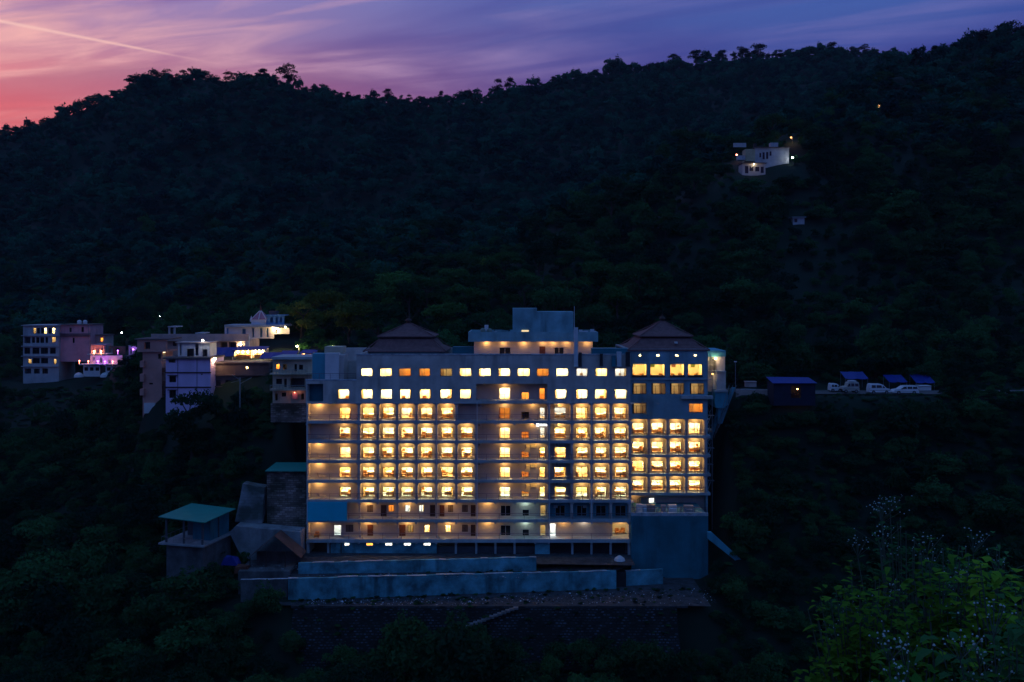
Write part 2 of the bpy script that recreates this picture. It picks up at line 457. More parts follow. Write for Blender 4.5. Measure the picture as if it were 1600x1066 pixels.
# ------------------------------------------------------------------ terrain
# each column: (distance, photo row) going away from the camera
def zc(Y, z): return HZ - z * F / Y      # row of a height at a distance
HB = [(130, zc(130, -53.0)), (133.5, zc(133.5, -52.8)), (137, zc(137, -45.4)), (138.5, zc(138.5, -44.95)), (149, zc(149, -44.95)), (150, zc(150, -42.5)), (166, zc(166, -42.5))]
COLS = {
 -500: [(128, 1095), (160, 950), (200, 830), (250, 720), (300, 650), (400, 540), (550, 430), (700, 340), (780, 320), (1000, 360)],
 -150: [(128, 1090), (160, 915), (200, 775), (250, 660), (300, 595), (400, 490), (550, 355), (700, 240), (760, 232), (1000, 300)],
 0: [(128, 1085), (160, 900), (200, 760), (240, 660), (268, 598), (290, 575), (330, 545), (450, 420), (550, 330), (650, 238), (700, 212), (1000, 290)],
 70: [(128, 1085), (160, 895), (200, 750), (240, 650), (268, 594), (290, 572), (330, 538), (450, 410), (550, 315), (650, 220), (700, 203), (1000, 290)],
 110: [(128, 1085), (160, 893), (200, 745), (240, 645), (268, 592), (290, 571), (330, 534), (450, 405), (550, 300), (650, 205), (700, 183), (1000, 280)],
 150: [(128, 1085), (160, 890), (200, 740), (240, 640), (268, 590), (290, 570), (330, 530), (450, 400), (550, 290), (650, 190), (700, 165), (1000, 280)],
 190: [(128, 1085), (150, 905), (180, 755), (205, 680), (225, 630), (250, 585), (280, 555), (330, 515), (450, 388), (550, 278), (650, 170), (700, 146), (1000, 280)],
 235: [(128, 1085), (145, 930), (165, 780), (178, 690), (184, 640), (196, 585), (215, 566), (250, 545), (330, 500), (450, 375), (550, 265), (650, 155), (700, 128), (1000, 280)],
 300: [(128, 1080), (138, 960), (150, 850), (165, 730), (172, 660), (176, 630), (184, 566), (205, 551), (235, 540), (270, 520), (330, 480), (450, 365), (550, 255), (650, 150), (700, 128), (1000, 260)],
 390: [(128, 1080), (136, 955), (140, 935), (148, 885), (155, 775), (165, 665), (173, 620), (182, 566), (200, 553), (215, 545), (230, 530), (270, 510), (330, 470), (450, 365), (550, 255), (650, 150), (700, 130), (1000, 250)],
 450: [(128, 1075), (136, 948), (143, 908), (150, 850), (156, 790), (160, 690), (164, 645), (172, 600), (182, 562), (200, 552), (215, 540), (260, 500), (330, 455), (450, 360), (550, 260), (650, 165), (700, 134), (1000, 250)],
 485: HB + [(176, 565), (190, 558), (205, 548), (230, 520), (260, 495), (330, 450), (450, 360), (550, 262), (650, 170), (705, 143), (1000, 250)],
 600: HB + [(176, 568), (192, 560), (210, 548), (230, 520), (260, 488), (330, 440), (450, 350), (600, 228), (720, 163), (1000, 250)],
 700: HB + [(177, 575), (192, 566), (210, 552), (230, 520), (260, 480), (310, 430), (350, 410), (450, 345), (600, 235), (760, 162), (1000, 250)],
 800: HB + [(178, 585), (192, 578), (210, 560), (230, 520), (260, 472), (300, 420), (330, 395), (360, 385), (420, 365), (500, 310), (620, 225), (800, 148), (1000, 230)],
 900: HB + [(178, 600), (192, 590), (210, 568), (230, 525), (260, 460), (300, 385), (330, 352), (355, 340), (420, 338), (500, 290), (650, 200), (830, 122), (1000, 210)],
 1000: HB + [(178, 610), (190, 600), (205, 575), (230, 515), (260, 435), (300, 345), (330, 303), (350, 295), (400, 305), (500, 280), (650, 190), (850, 110), (1000, 200)],
 1095: HB[:4] + [(150, zc(150, -44.9)), (160, zc(160, -42)), (168, zc(168, -40)), (176, 612), (186, 600), (205, 560), (230, 495), (260, 405), (295, 295), (330, 258), (350, 250), (400, 268), (500, 258), (650, 182), (870, 101), (1000, 190)],
 1150: [(128, 1085), (140, 960), (150, 850), (158, 740), (164, 645), (167, 618), (180, 604), (205, 555), (235, 470), (265, 375), (288, 280), (325, 238), (345, 232), (400, 250), (500, 248), (650, 178), (880, 96), (1000, 190)],
 1250: [(128, 1085), (140, 950), (150, 830), (158, 720), (163, 645), (166, 616), (178, 606), (205, 548), (235, 460), (265, 362), (290, 272), (322, 222), (345, 208), (400, 225), (500, 232), (650, 172), (890, 87), (1000, 190)],
 1330: [(128, 1085), (140, 945), (150, 820), (158, 715), (163, 645), (166, 617), (178, 607), (205, 548), (240, 450), (280, 330), (330, 215), (370, 168), (395, 158), (450, 172), (550, 190), (650, 162), (890, 86), (1000, 180)],
 1400: [(128, 1085), (140, 940), (150, 815), (158, 712), (163, 645), (166, 617), (178, 607), (205, 550), (240, 455), (280, 345), (330, 235), (400, 135), (450, 112), (480, 115), (550, 140), (650, 150), (890, 87), (1000, 170)],
 1500: [(128, 1085), (140, 935), (150, 810), (158, 710), (164, 640), (168, 616), (178, 606), (205, 550), (240, 455), (290, 320), (350, 195), (430, 108), (480, 88), (520, 95), (700, 150), (1000, 180)],
 1600: [(128, 1085), (140, 930), (150, 805), (158, 705), (165, 640), (170, 616), (180, 606), (205, 550), (240, 450), (290, 310), (350, 180), (430, 88), (490, 62), (530, 70), (700, 150), (1000, 180)],
 1850: [(128, 1085), (145, 900), (165, 720), (180, 610), (205, 550), (240, 440), (290, 290), (350, 150), (430, 55), (490, 30), (530, 40), (700, 120), (1000, 180)],
 2300: [(128, 1085), (145, 900), (165, 720), (180, 610), (205, 550), (240, 440), (290, 290), (350, 150), (430, 55), (490, 30), (530, 40), (700, 120), (1000, 180)],
}
CX = sorted(COLS)
CT = []
for c in CX:
    ys = np.array([p[0] for p in COLS[c]], float); zs = np.array([(HZ - p[1]) * p[0] / F for p in COLS[c]])
    CT.append((ys, zs))
NEARY = np.array([-400, -60, -15, 0, 3, 7, 12, 30, 60, 85, 105]); NEARZ = np.array([22, 9, 1.0, -1.75, -2.3, -3.9, -7.2, -22, -46, -61, -62.5])
ROAD = np.array([(-105, 268, -17), (-84, 240, -14.4), (-69, 214, -12.8), (-55, 195, -12.0), (-35, 188.5, -11.9), (0, 186, -14.2), (25, 181, -16.3), (37, 175.5, -17.2), (52, 171.5, -17.3), (75, 171, -17.3), (110, 172.5, -17.3), (170, 180, -17)], float)
def road_near(X, Y):
    best = np.full(X.shape, 1e9); rz = np.zeros(X.shape)
    for a, b in zip(ROAD[:-1], ROAD[1:]):
        d = b[:2] - a[:2]; L2 = d @ d
        t = np.clip(((X - a[0]) * d[0] + (Y - a[1]) * d[1]) / L2, 0, 1)
        dist = np.hypot(X - a[0] - t * d[0], Y - a[1] - t * d[1])
        m = dist < best; best = np.where(m, dist, best); rz = np.where(m, a[2] + t * (b[2] - a[2]), rz)
    return best, rz
def hnoise(X, Y, s, seed):
    r = np.random.default_rng(seed); out = 0
    for k in range(7):
        a = r.uniform(0, 6.28); w = r.uniform(.6, 1.7) / s
        out = out + np.sin((X * math.cos(a) + Y * math.sin(a)) * w * 6.28 + r.uniform(0, 6.28)) / 7
    return out
def height(X, Y):
    X = np.atleast_1d(np.asarray(X, float)); Y = np.atleast_1d(np.asarray(Y, float))
    Yc = np.maximum(Y, 60.0)
    px = np.clip(800 + X * F / Yc, CX[0], CX[-1])
    i = np.clip(np.searchsorted(CX, px) - 1, 0, len(CX) - 2)
    cz = np.array([np.interp(Yc, ys, zs) for ys, zs in CT])
    ar = np.arange(len(px)); cxa = np.array(CX, float)
    t = (px - cxa[i]) / (cxa[i + 1] - cxa[i]); t = t * t * (3 - 2 * t)
    far = cz[i, ar] * (1 - t) + cz[i + 1, ar] * t
    near = np.interp(Y, NEARY, NEARZ) + .004 * np.abs(X) * np.clip((Y - 10) / 60, 0, 1)
    w = np.clip((Y - 105) / 20, 0, 1); w = w * w * (3 - 2 * w)
    z = near * (1 - w) + far * w
    wild = np.clip((Y - 215) / 120, 0, 1)
    z = z + wild * (hnoise(X, Y, 70, 1) * 6 + hnoise(X, Y, 28, 2) * 2.2)
    d, rz = road_near(X, Y)
    k = np.clip((d - 4.2) / 5.0, 0, 1); k = k * k * (3 - 2 * k)
    ok = (Y > 160)
    z = np.where(ok, (rz - .25) * (1 - k) + z * k, z)
    # level site under the hotel
    inh = np.clip(np.minimum.reduce([(X + 35) / 2, (35 - X) / 2, (Y - 147) / 2, (173 - Y) / 2]), 0, 1)
    z = np.where(inh > 0, np.minimum(z, z * (1 - inh) + (-42.5) * inh), z)
    return z
def ground_z(x, y): return float(height([x], [y])[0])

def axis(pts):
    out = []
    for (a, b, n) in pts: out += list(np.linspace(a, b, n, endpoint=False))
    return np.array(out + [pts[-1][1]])
gx = axis([(-1300, -500, 20), (-500, -140, 50), (-140, 140, 150), (140, 500, 50), (500, 1300, 20)])
gy = axis([(-300, -20, 12), (-20, 40, 30), (40, 120, 26), (120, 260, 140), (260, 500, 70), (500, 1000, 90), (1000, 1100, 4)])
GX, GY = np.meshgrid(gx, gy)
GZ = height(GX.ravel(), GY.ravel()).reshape(GX.shape)
def make_ground():
    nx, ny = len(gx), len(gy)
    v = np.stack([GX, GY, GZ], -1).reshape(-1, 3)
    idx = np.arange(nx * ny).reshape(ny, nx)
    q = np.stack([idx[:-1, :-1], idx[:-1, 1:], idx[1:, 1:], idx[1:, :-1]], -1).reshape(-1, 4)
    me = bpy.data.meshes.new('ground'); me.from_pydata(v.tolist(), [], q.tolist()); me.materials.append(MATS['earth'])
    me.polygons.foreach_set('use_smooth', [True] * len(me.polygons))
    return put('ground', me, (0, 0, 0), kind='structure', label='steep wooded hillsides and valley around the hotel')
make_ground()

def make_road():
    mb = MB(); pts = []
    for a, b in zip(ROAD[:-1], ROAD[1:]):
        for t in np.linspace(0, 1, 6, endpoint=False): pts.append(a + (b - a) * t)
    pts.append(ROAD[-1]); pts = np.array(pts)
    tan = np.gradient(pts, axis=0)[:, :2]; tan /= np.linalg.norm(tan, axis=1)[:, None]
    nrm = np.stack([-tan[:, 1], tan[:, 0]], 1)
    for i in range(len(pts) - 1):
        q = []
        for (j, s) in ((i, -1), (i + 1, -1), (i + 1, 1), (i, 1)):
            q.append((pts[j][0] + nrm[j][0] * 3.4 * s, pts[j][1] + nrm[j][1] * 3.4 * s, pts[j][2] - .02))
        mb.face(*q)
    mb.build('road', 'asphalt', kind='structure', label='mountain road running behind the hotel')
make_road()

# ------------------------------------------------------------------ plants
def crown_mesh(name, lobes, n, leaf, matname, seed, hollow=.72, flat=.5, gaps=0.0):
    """leaf-sized quads spread through the shells of several lobes; ragged outline"""
    r = np.random.default_rng(seed)
    lob = np.array(lobes, float)                      # cx cy cz rx ry rz
    w = (lob[:, 3] * lob[:, 4] + lob[:, 4] * lob[:, 5]); k = r.choice(len(lob), n, p=w / w.sum())
    d = r.normal(size=(n, 3)); d /= np.linalg.norm(d, axis=1)[:, None]
    d[:, 2] = np.where(d[:, 2] < -.25, -d[:, 2] * .6, d[:, 2])
    ph = r.uniform(0, 6.28, (len(lob), 3))
    bumpy = 1 + .16 * np.sin(d[:, 0] * 5 + ph[k, 0]) + .14 * np.sin(d[:, 1] * 6 + ph[k, 1]) + .12 * np.sin(d[:, 2] * 7 + ph[k, 2])
    if gaps:
        keep = (np.sin(d[:, 0] * 6 + ph[k, 0]) + np.sin(d[:, 1] * 7 + ph[k, 1]) + np.sin(d[:, 2] * 6 + ph[k, 2])) > (-3 + gaps * 3)
        k, d, bumpy = k[keep], d[keep], bumpy[keep]; n = len(k)
    rad = (hollow + (1 - hollow) * r.random(n) ** .6) * bumpy
    p = lob[k, :3] + d * lob[k, 3:] * rad[:, None]
    nrm = d * (1 - flat) + r.normal(size=(n, 3)) * .55; nrm[:, 2] += .35; nrm /= np.linalg.norm(nrm, axis=1)[:, None]
    t = np.cross(nrm, r.normal(size=(n, 3))); t /= np.linalg.norm(t, axis=1)[:, None] + 1e-9
    b = np.cross(nrm, t)
    s = leaf * r.uniform(.55, 1.35, n)[:, None]
    v = np.stack([p - t * s, p - b * s * .55, p + t * s, p + b * s * .55], 1).reshape(-1, 3)
    f = np.arange(4 * n).reshape(-1, 4)
    me = bpy.data.meshes.new(name); me.from_pydata(v.tolist(), [], f.tolist()); me.materials.append(MATS[matname])
    return me
def rand_lobes(r, nl, W, H, base):
    out = [(0, 0, base + H * .5, W * .62, W * .62, H * .48)]
    for i in range(nl):
        a = r.uniform(0, 6.28); q = r.uniform(.35, .8) * W
        zz = base + H * r.uniform(.25, .85); s = r.uniform(.3, .52) * W
        out.append((math.cos(a) * q, math.sin(a) * q, zz, s, s * r.uniform(.8, 1.2), s * r.uniform(.55, .9)))
    return out
def trunk_mesh(name, h, rad, seed, spread=1.5, limbs=4):
    r = random.Random(seed); mb = MB()
    p = [(0, 0, -1.2), (r.uniform(-.1, .1), r.uniform(-.1, .1), h * .35), (r.uniform(-.3, .3), r.uniform(-.3, .3), h * .75)]
    mb.bar(p[0], p[1], rad, 7, rad * .75); mb.bar(p[1], p[2], rad * .75, 7, rad * .4)
    for i in range(limbs):
        a = 6.28 * i / limbs + r.uniform(-.5, .5); s = p[1] if i % 2 else p[2]
        e = (s[0] + math.cos(a) * spread * r.uniform(.6, 1), s[1] + math.sin(a) * spread * r.uniform(.6, 1), s[2] + h * r.uniform(.18, .35))
        mb.bar(s, e, rad * .4, 5, rad * .12)
    return mb.data(name, 'bark')
# prototypes live outside the scene; the forest object instances their geometry
FARP, MIDP, SHRUBP = [], [], []
for i in range(7):
    r = random.Random(50 + i); W = 3.2; H = r.uniform(3.8, 6.5)
    FARP.append(bpy.data.objects.new('far_tree_shape', crown_mesh('far_tree_shape', rand_lobes(r, 5, W, H, .3), 620, .42, 'leaf_far', 80 + i)))
for i in range(6):
    r = random.Random(150 + i); W = 2.6; H = r.uniform(3.4, 5.4)
    MIDP.append(bpy.data.objects.new('mid_tree_shape', crown_mesh('mid_tree_shape', rand_lobes(r, 7, W, H, -.3), 2300, .19, 'leaf_mid', 180 + i, gaps=.25)))
for i in range(4):
    r = random.Random(250 + i)
    SHRUBP.append(bpy.data.objects.new('shrub_shape', crown_mesh('shrub_shape', rand_lobes(r, 5, 1.5, 1.7, -.2), 900, .15, 'leaf_mid', 280 + i, gaps=.2)))

def gn_forest(name, pts, protos, label):
    pts = np.array(pts, float)
    me = bpy.data.meshes.new(name); me.from_pydata(pts[:, :3].tolist(), [], [])
    a = me.attributes.new('sc', 'FLOAT_VECTOR', 'POINT'); a.data.foreach_set('vector', pts[:, 3:6].ravel())
    a = me.attributes.new('rz', 'FLOAT_VECTOR', 'POINT'); rr = np.zeros((len(pts), 3)); rr[:, 2] = pts[:, 6]; a.data.foreach_set('vector', rr.ravel())
    a = me.attributes.new('ix', 'INT', 'POINT'); a.data.foreach_set('value', pts[:, 7].astype(np.int32))
    o = put(name, me, (0, 0, 0), kind='stuff', label=label)
    ng = bpy.data.node_groups.new(name, 'GeometryNodeTree')
    ng.interface.new_socket('Geometry', in_out='INPUT', socket_type='NodeSocketGeometry')
    ng.interface.new_socket('Geometry', in_out='OUTPUT', socket_type='NodeSocketGeometry')
    N, L = ng.nodes.new, ng.links.new
    gi, go = N('NodeGroupInput'), N('NodeGroupOutput')
    ip = N('GeometryNodeInstanceOnPoints'); ip.inputs['Pick Instance'].default_value = True
    jn = N('GeometryNodeJoinGeometry')
    for p in protos:
        oi = N('GeometryNodeObjectInfo'); oi.inputs['Object'].default_value = p
        gt = N('GeometryNodeGeometryToInstance'); L(oi.outputs['Geometry'], gt.inputs[0]); L(gt.outputs[0], jn.inputs[0])
    def attr(nm, t):
        n = N('GeometryNodeInputNamedAttribute'); n.data_type = t; n.inputs['Name'].default_value = nm
        return n.outputs['Attribute']
    L(gi.outputs[0], ip.inputs['Points']); L(jn.outputs[0], ip.inputs['Instance'])
    L(attr('ix', 'INT'), ip.inputs['Instance Index']); L(attr('sc', 'FLOAT_VECTOR'), ip.inputs['Scale']); L(attr('rz', 'FLOAT_VECTOR'), ip.inputs['Rotation'])
    L(ip.outputs[0], go.inputs[0])
    md = o.modifiers.new('forest', 'NODES'); md.node_group = ng
    return o

KEEP = []      # (x0,x1,y0,y1) plots without trees
KEEP += [(-35, 34.5, 148, 176), (-34, 29, 133.5, 149)]
def keep_px(px0, px1, Y0, Y1, Ym=None):
    Ym = Ym or Y0 + 2; KEEP.append((PX(px0, Ym), PX(px1, Ym), Y0, Y1))
def hit(px, py, y0=176.0, y1=900.0):
    """distance at which the line of sight through a photo pixel meets the ground"""
    ys = np.arange(y0, y1, .5); g = height(PX(px, ys), ys) - PZ(py, ys); k = np.argmax(g > 0)
    return float(ys[k]) if g[k] > 0 else y1
YHILL = hit(1178, 275)
keep_px(26, 146, 264, 290); keep_px(112, 200, 254, 286); keep_px(212, 262, 179, 204); keep_px(255, 332, 170, 190)
keep_px(324, 424, 172, 190); keep_px(420, 490, 158, 182); keep_px(232, 392, 186, 214); keep_px(346, 448, 198, 222)
keep_px(252, 322, 141, 150, 144); keep_px(198, 222, 238, 249, 244); keep_px(365, 480, 137, 157); keep_px(1156, 1236, YHILL - 6, YHILL + 14, YHILL); keep_px(1292, 1470, 163, 180, 168); keep_px(112, 200, 234, 264, 262); keep_px(30, 142, 256, 272, 270); keep_px(1146, 1290, 166, 178, 168)
keep_px(1105, 1150, 154, 176); keep_px(1205, 1278, 160, 168); keep_px(1238, 1258, 236, 246)
def scatter(y0, y1, step, jit, smin, smax, nproto, pxr=(-260, 1860), squash=(.75, 1.3), density=1.0, roadgap=4.6, seed=1, sl=None, mg=1.5, steep=None):
    r = np.random.default_rng(seed); out = []
    ys = np.arange(y0, y1, step)
    for y in ys:
        xa, xb = PX(pxr[0], y), PX(pxr[1], y)
        xs = np.arange(xa, xb, step); xs = xs + r.uniform(-jit, jit, len(xs)) * step; yy = y + r.uniform(-jit, jit, len(xs)) * step
        m = r.random(len(xs)) < density; xs, yy = xs[m], yy[m]
        if len(xs) == 0: continue
        z = height(xs, yy); d, _ = road_near(xs, yy)
        if steep is not None:
            g = np.hypot(height(xs, yy + 1) - z, height(xs + 1, yy) - z); m = r.random(len(xs)) < np.clip((g - .35) * steep, 0, 1)
            xs, yy, z, d = xs[m], yy[m], z[m], d[m]
        s = (r.uniform(0, 1, len(xs)) ** 2.4 * (smax - smin) + smin) * np.clip(.95 + .75 * hnoise(xs, yy, 34, 21) + .5 * hnoise(xs, yy, 90, 22), .62 if step > 2 else .8, 1.7)
        for x, yv, zv, dv, sv in zip(xs, yy, z, d, s):
            if dv < roadgap + sv * 1.0: continue
            if any(a - sv * mg < x < b + sv * mg and c - sv * mg < yv < e + sv * mg for a, b, c, e in KEEP): continue
            if sl and not sl(x, yv): continue
            out.append((x, yv, zv, sv * r.uniform(.85, 1.2), sv * r.uniform(.85, 1.2), sv * r.uniform(*squash), r.uniform(0, 6.28), r.integers(nproto)))
    return out
far_pts = scatter(330, 930, 5.4, .5, .6, 1.5, 7, seed=1)
gn_forest('far_forest', far_pts, FARP, 'dark blue-green forest covering the far hillsides')
for _px, _py, _Y in ((1236, 215, 300), (1151, 242, 290), (1373, 166, 345), (772, 411, 262), (561, 470, 240), (90, 494, 330), (168, 499, 330), (190, 520, 320), (250, 494, 330), (370, 496, 300)):
    _h = hit(_px, _py + 2.2 * F / _Y); KEEP.append((PX(_px, _h) - 1.2, PX(_px, _h) + 1.2, _h - 13, _h + 2))
_h = hit(1373, 166 + 5 * F / 345); KEEP.append((PX(1373, _h) - 3, PX(1373, _h) + 3, _h - 16, _h + 2))
_h = hit(1248, 349); KEEP.append((PX(1239, _h), PX(1257, _h), _h - 8, _h + 3))
mid_pts = scatter(186, 460, 3.8, .5, .5, 1.55, 6, seed=2, sl=lambda x, y, q=random.Random(3): q.random() < (460 - y) / 120)
gn_forest('hillside_forest', mid_pts, MIDP, 'dark green trees covering the slope behind the hotel')
low_pts = scatter(104, 190, 3.1, .5, .45, 1.5, 6, seed=3, sl=lambda x, y: y < 178 or abs(x) > 40)
gn_forest('valley_forest', low_pts, MIDP, 'dark green thicket filling the valley below the hotel')
shr_pts = scatter(118, 200, 2.3, .5, .5, 1.1, 4, seed=4, roadgap=3.6, squash=(.7, 1.1))
gn_forest('undergrowth', shr_pts, SHRUBP, 'low dark scrub between the trees')

steep_pts = scatter(122, 206, 1.15, .5, .40, .85, 6, seed=8, roadgap=3.4, squash=(.7, 1.1), mg=.9, steep=.55)
gn_forest('slope_thicket', steep_pts, MIDP, 'dense dark bushes clinging to the steep slopes beside the hotel')
verge_pts = scatter(158, 168, 1.3, .5, .25, .42, 4, seed=12, roadgap=2.6, squash=(.6, .9), sl=lambda x, y: x > 38, mg=-99)
gn_forest('verge_scrub', [p for p in verge_pts if not (PX(1205, 164) - .5 < p[0] < PX(1278, 164) + .5 and p[1] > 162.0)], SHRUBP, 'low scrub along the road verge below the parked vans')
gn_forest('village_scrub', [p for p in scatter(196, 262, 2.3, .5, .45, .85, 4, pxr=(-60, 236), seed=17, squash=(.6, 1.0), mg=-99) if p[1] < 257 or not 110 < 800 + p[0] * F / p[1] < 200], SHRUBP, 'low dark scrub on the slope below the village')
gn_forest('road_end_bushes', scatter(164.5, 169, 1.4, .5, .55, .95, 4, pxr=(1474, 1860), seed=14, roadgap=-9, mg=-99) + [(PX(1206 + 7.5 * i, 161.6), 161.6 - .5 * (i % 2), ground_z(PX(1206 + 7.5 * i, 161.6), 161.6) - .1, 1.1, 1.0, 1.15 + .25 * (i % 3), i * 1.3, i % 4) for i in range(10)], SHRUBP, 'dark bushes hiding the end of the road and the foot of the stall')
def grow_tree(name, meshes, x, y, z, s, rz, label, group=None, sz=None, parts=True):
    t = thing(name, (x, y, z), label, 'tree', group)
    t.rotation_euler = (0, 0, rz); t.scale = (s, s, sz or s)
    for nm, me in zip(('trunk', 'crown'), meshes):
        o = bpy.data.objects.new(nm, me); col.objects.link(o); o.parent = t
    return t
RIDGE = []
for i in range(6):
    r = random.Random(300 + i); H = 7.5
    lob = [(r.uniform(-1.6, 1.6), r.uniform(-1.6, 1.6), r.uniform(.28, .86) * H, q := r.uniform(.9, 1.7), q, q * .72) for _ in range(8)]
    lob += [(0, 0, H * .8, 1.5, 1.5, 1.1)]
    RIDGE.append((trunk_mesh('trunk', H * .75, .22, 300 + i, 2.0, 6), crown_mesh('crown', lob, 1500, .22, 'leaf_ridge', 330 + i, hollow=.5, gaps=.45)))
ridge_list = [(70, 181, 15, 0), (100, 171, 16, 0), (137, 149, 20, 0), (180, 140, 14, 0), (205, 124, 16, 0), (228, 117, 18, 0), (245, 108, 16, 0), (262, 105, 22, 0), (285, 107, 18, 0),
 (315, 117, 12, 0), (358, 109, 19, 0), (412, 105, 20, 0), (452, 94, 32, 3), (508, 131, 12, 0), (545, 140, 11, 0), (606, 136, 16, 0), (640, 146, 10, 0), (690, 139, 12, 0), (735, 138, 10, 0),
 (778, 118, 20, 4), (797, 116, 20, 4), (865, 117, 11, 1), (900, 111, 14, 1), (930, 107, 12, 1), (985, 100, 12, 1), (1018, 96, 14, 1), (1053, 82, 25, 1), (1087, 75, 28, 1), (1128, 76, 22, 1),
 (1160, 72, 24, 1), (1187, 65, 30, 1), (1215, 75, 18, 1), (1236, 74, 18, 1), (1265, 71, 22, 1), (1299, 63, 24, 1), (1330, 72, 14, 1), (1352, 66, 18, 1), (1400, 76, 14, 1),
 (1432, 70, 16, 2), (1460, 68, 16, 2), (1490, 66, 18, 2), (1515, 58, 22, 2), (1538, 40, 36, 2), (1560, 44, 32, 2), (1581, 27, 50, 5), (1597, 36, 40, 2)]
lab = ['dark leafy tree standing out against the pink sky on the left hilltop', 'dark leafy tree on the long far ridge under the blue sky',
       'black tree on the crest of the near right hill', 'tall round-crowned tree standing alone above the left hilltop',
       'flat-topped tree on the saddle of the ridge', 'tallest black tree on the crest of the near right hill']
grp = ['trees on the left hilltop', 'trees on the far ridge', 'trees on the near right hill', None, 'trees on the saddle', None]
crestY = lambda px: float(np.interp(px, [0, 480, 600, 700, 800, 900, 1000, 1100, 1150, 1250, 1400, 1420, 1500, 1600], [700, 700, 715, 750, 795, 825, 845, 868, 878, 888, 888, 465, 485, 490]))
ORDN = ['first', 'second', 'third', 'fourth', 'fifth', 'sixth', 'seventh', 'eighth', 'ninth', 'tenth', 'eleventh', 'twelfth', 'thirteenth', 'fourteenth', 'fifteenth', 'sixteenth', 'seventeenth', 'eighteenth', 'nineteenth']
count = [0] * 6
for i, (px, top, hp, k) in enumerate(ridge_list):
    count[k] += 1
    lbl = {0: ORDN[count[0] - 1] + ' dark tree along the pink-lit hilltop, counted up from its low end', 1: ORDN[count[1] - 1] + ' dark tree along the far ridge, counted from the flat-topped pair', 2: ORDN[count[2] - 1] + ' black tree up the crest of the near hill, counted from the far ridge', 4: ('lower' if count[4] == 1 else 'higher') + ' of the two flat-topped trees on the saddle of the ridge'}.get(k, lab[k])
    Y = crestY(px) - 4; x = PX(px, Y); z = ground_z(x, Y); H = PZ(top, Y) - z
    H = max(H, hp * Y / F)
    z = PZ(top, Y) - H
    wx = hp * Y / F
    g = grow_tree('ridge_tree', RIDGE[i % 6], x, Y, z, max(.95, wx * (1.28 if k == 3 else 1.12) / 5.8) * random.uniform(.92, 1.12), random.uniform(0, 6.28), lbl, grp[k], sz=H / 8.0)
MIDT = []
for i in range(5):
    r = random.Random(400 + i); H = 8.0
    lob = [(r.uniform(-2.2, 2.2), r.uniform(-2.2, 2.2), r.uniform(.35, .85) * H, q := r.uniform(1.0, 1.9), q, q * .75) for _ in range(9)]
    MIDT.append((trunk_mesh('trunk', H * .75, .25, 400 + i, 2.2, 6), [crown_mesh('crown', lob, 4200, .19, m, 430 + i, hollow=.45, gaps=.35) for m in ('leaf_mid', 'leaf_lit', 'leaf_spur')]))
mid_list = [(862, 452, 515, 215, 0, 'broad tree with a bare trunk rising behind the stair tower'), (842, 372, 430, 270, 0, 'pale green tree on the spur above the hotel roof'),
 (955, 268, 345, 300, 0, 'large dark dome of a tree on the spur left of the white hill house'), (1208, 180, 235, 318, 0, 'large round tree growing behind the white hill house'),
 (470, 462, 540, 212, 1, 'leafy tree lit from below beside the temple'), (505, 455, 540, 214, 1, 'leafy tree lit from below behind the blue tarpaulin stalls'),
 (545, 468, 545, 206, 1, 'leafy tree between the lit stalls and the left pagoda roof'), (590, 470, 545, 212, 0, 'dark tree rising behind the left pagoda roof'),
 (640, 440, 520, 225, 0, 'broad green tree above the left pagoda roof'), (755, 478, 545, 205, 0, 'tree with spreading palm-like fronds left of the stair tower'),
 (930, 478, 560, 204, 0, 'dark tree between the stair tower and the right pagoda'), (1085, 250, 300, 290, 0, 'green tree left of the white hill house'),
 (672, 1008, 1066, 127, 0, 'bright green tree at the foot of the stone stairway'), (800, 1004, 1062, 127, 0, 'green bush at the foot of the stone retaining wall'),
 (300, 600, 660, 166, 0, 'tree growing against the foot of the lilac house'), (1345, 1010, 1062, 118, 0, 'dark green treetop in the valley to the right')]
for i, (px, top, base, Y, m, lb) in enumerate(mid_list):
    x = PX(px, Y); z = min(ground_z(x, Y), PZ(base, Y)); H = PZ(top, Y) - z
    s = min(max(H / 7.6, .55), 1.9)
    me = MIDT[i % 5]
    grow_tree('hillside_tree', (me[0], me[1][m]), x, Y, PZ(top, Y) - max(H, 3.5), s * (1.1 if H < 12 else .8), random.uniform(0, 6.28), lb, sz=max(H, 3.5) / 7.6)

SPUR = [(575, 448, 235), (612, 425, 250), (668, 432, 245), (700, 415, 262), (735, 440, 232), (705, 470, 215), (790, 395, 268), (820, 425, 240), (885, 385, 268), (880, 420, 238), (925, 400, 250), (965, 440, 224), (1000, 400, 240), (1040, 330, 280)]
for i, (px, top, Y) in enumerate(SPUR):
    x = PX(px, Y); z = ground_z(x, Y); H = min(max(PZ(top, Y) - z, 6.0), 13.0); me = MIDT[(i * 2 + 1) % 5]
    grow_tree('hillside_tree', (me[0], me[1][2]), x, Y, z, H / 7.6 * random.uniform(1.0, 1.25), random.uniform(0, 6.28), 'broad green tree on the wooded spur rising behind the hotel roof', 'green trees on the spur behind the hotel', sz=H / 7.6)

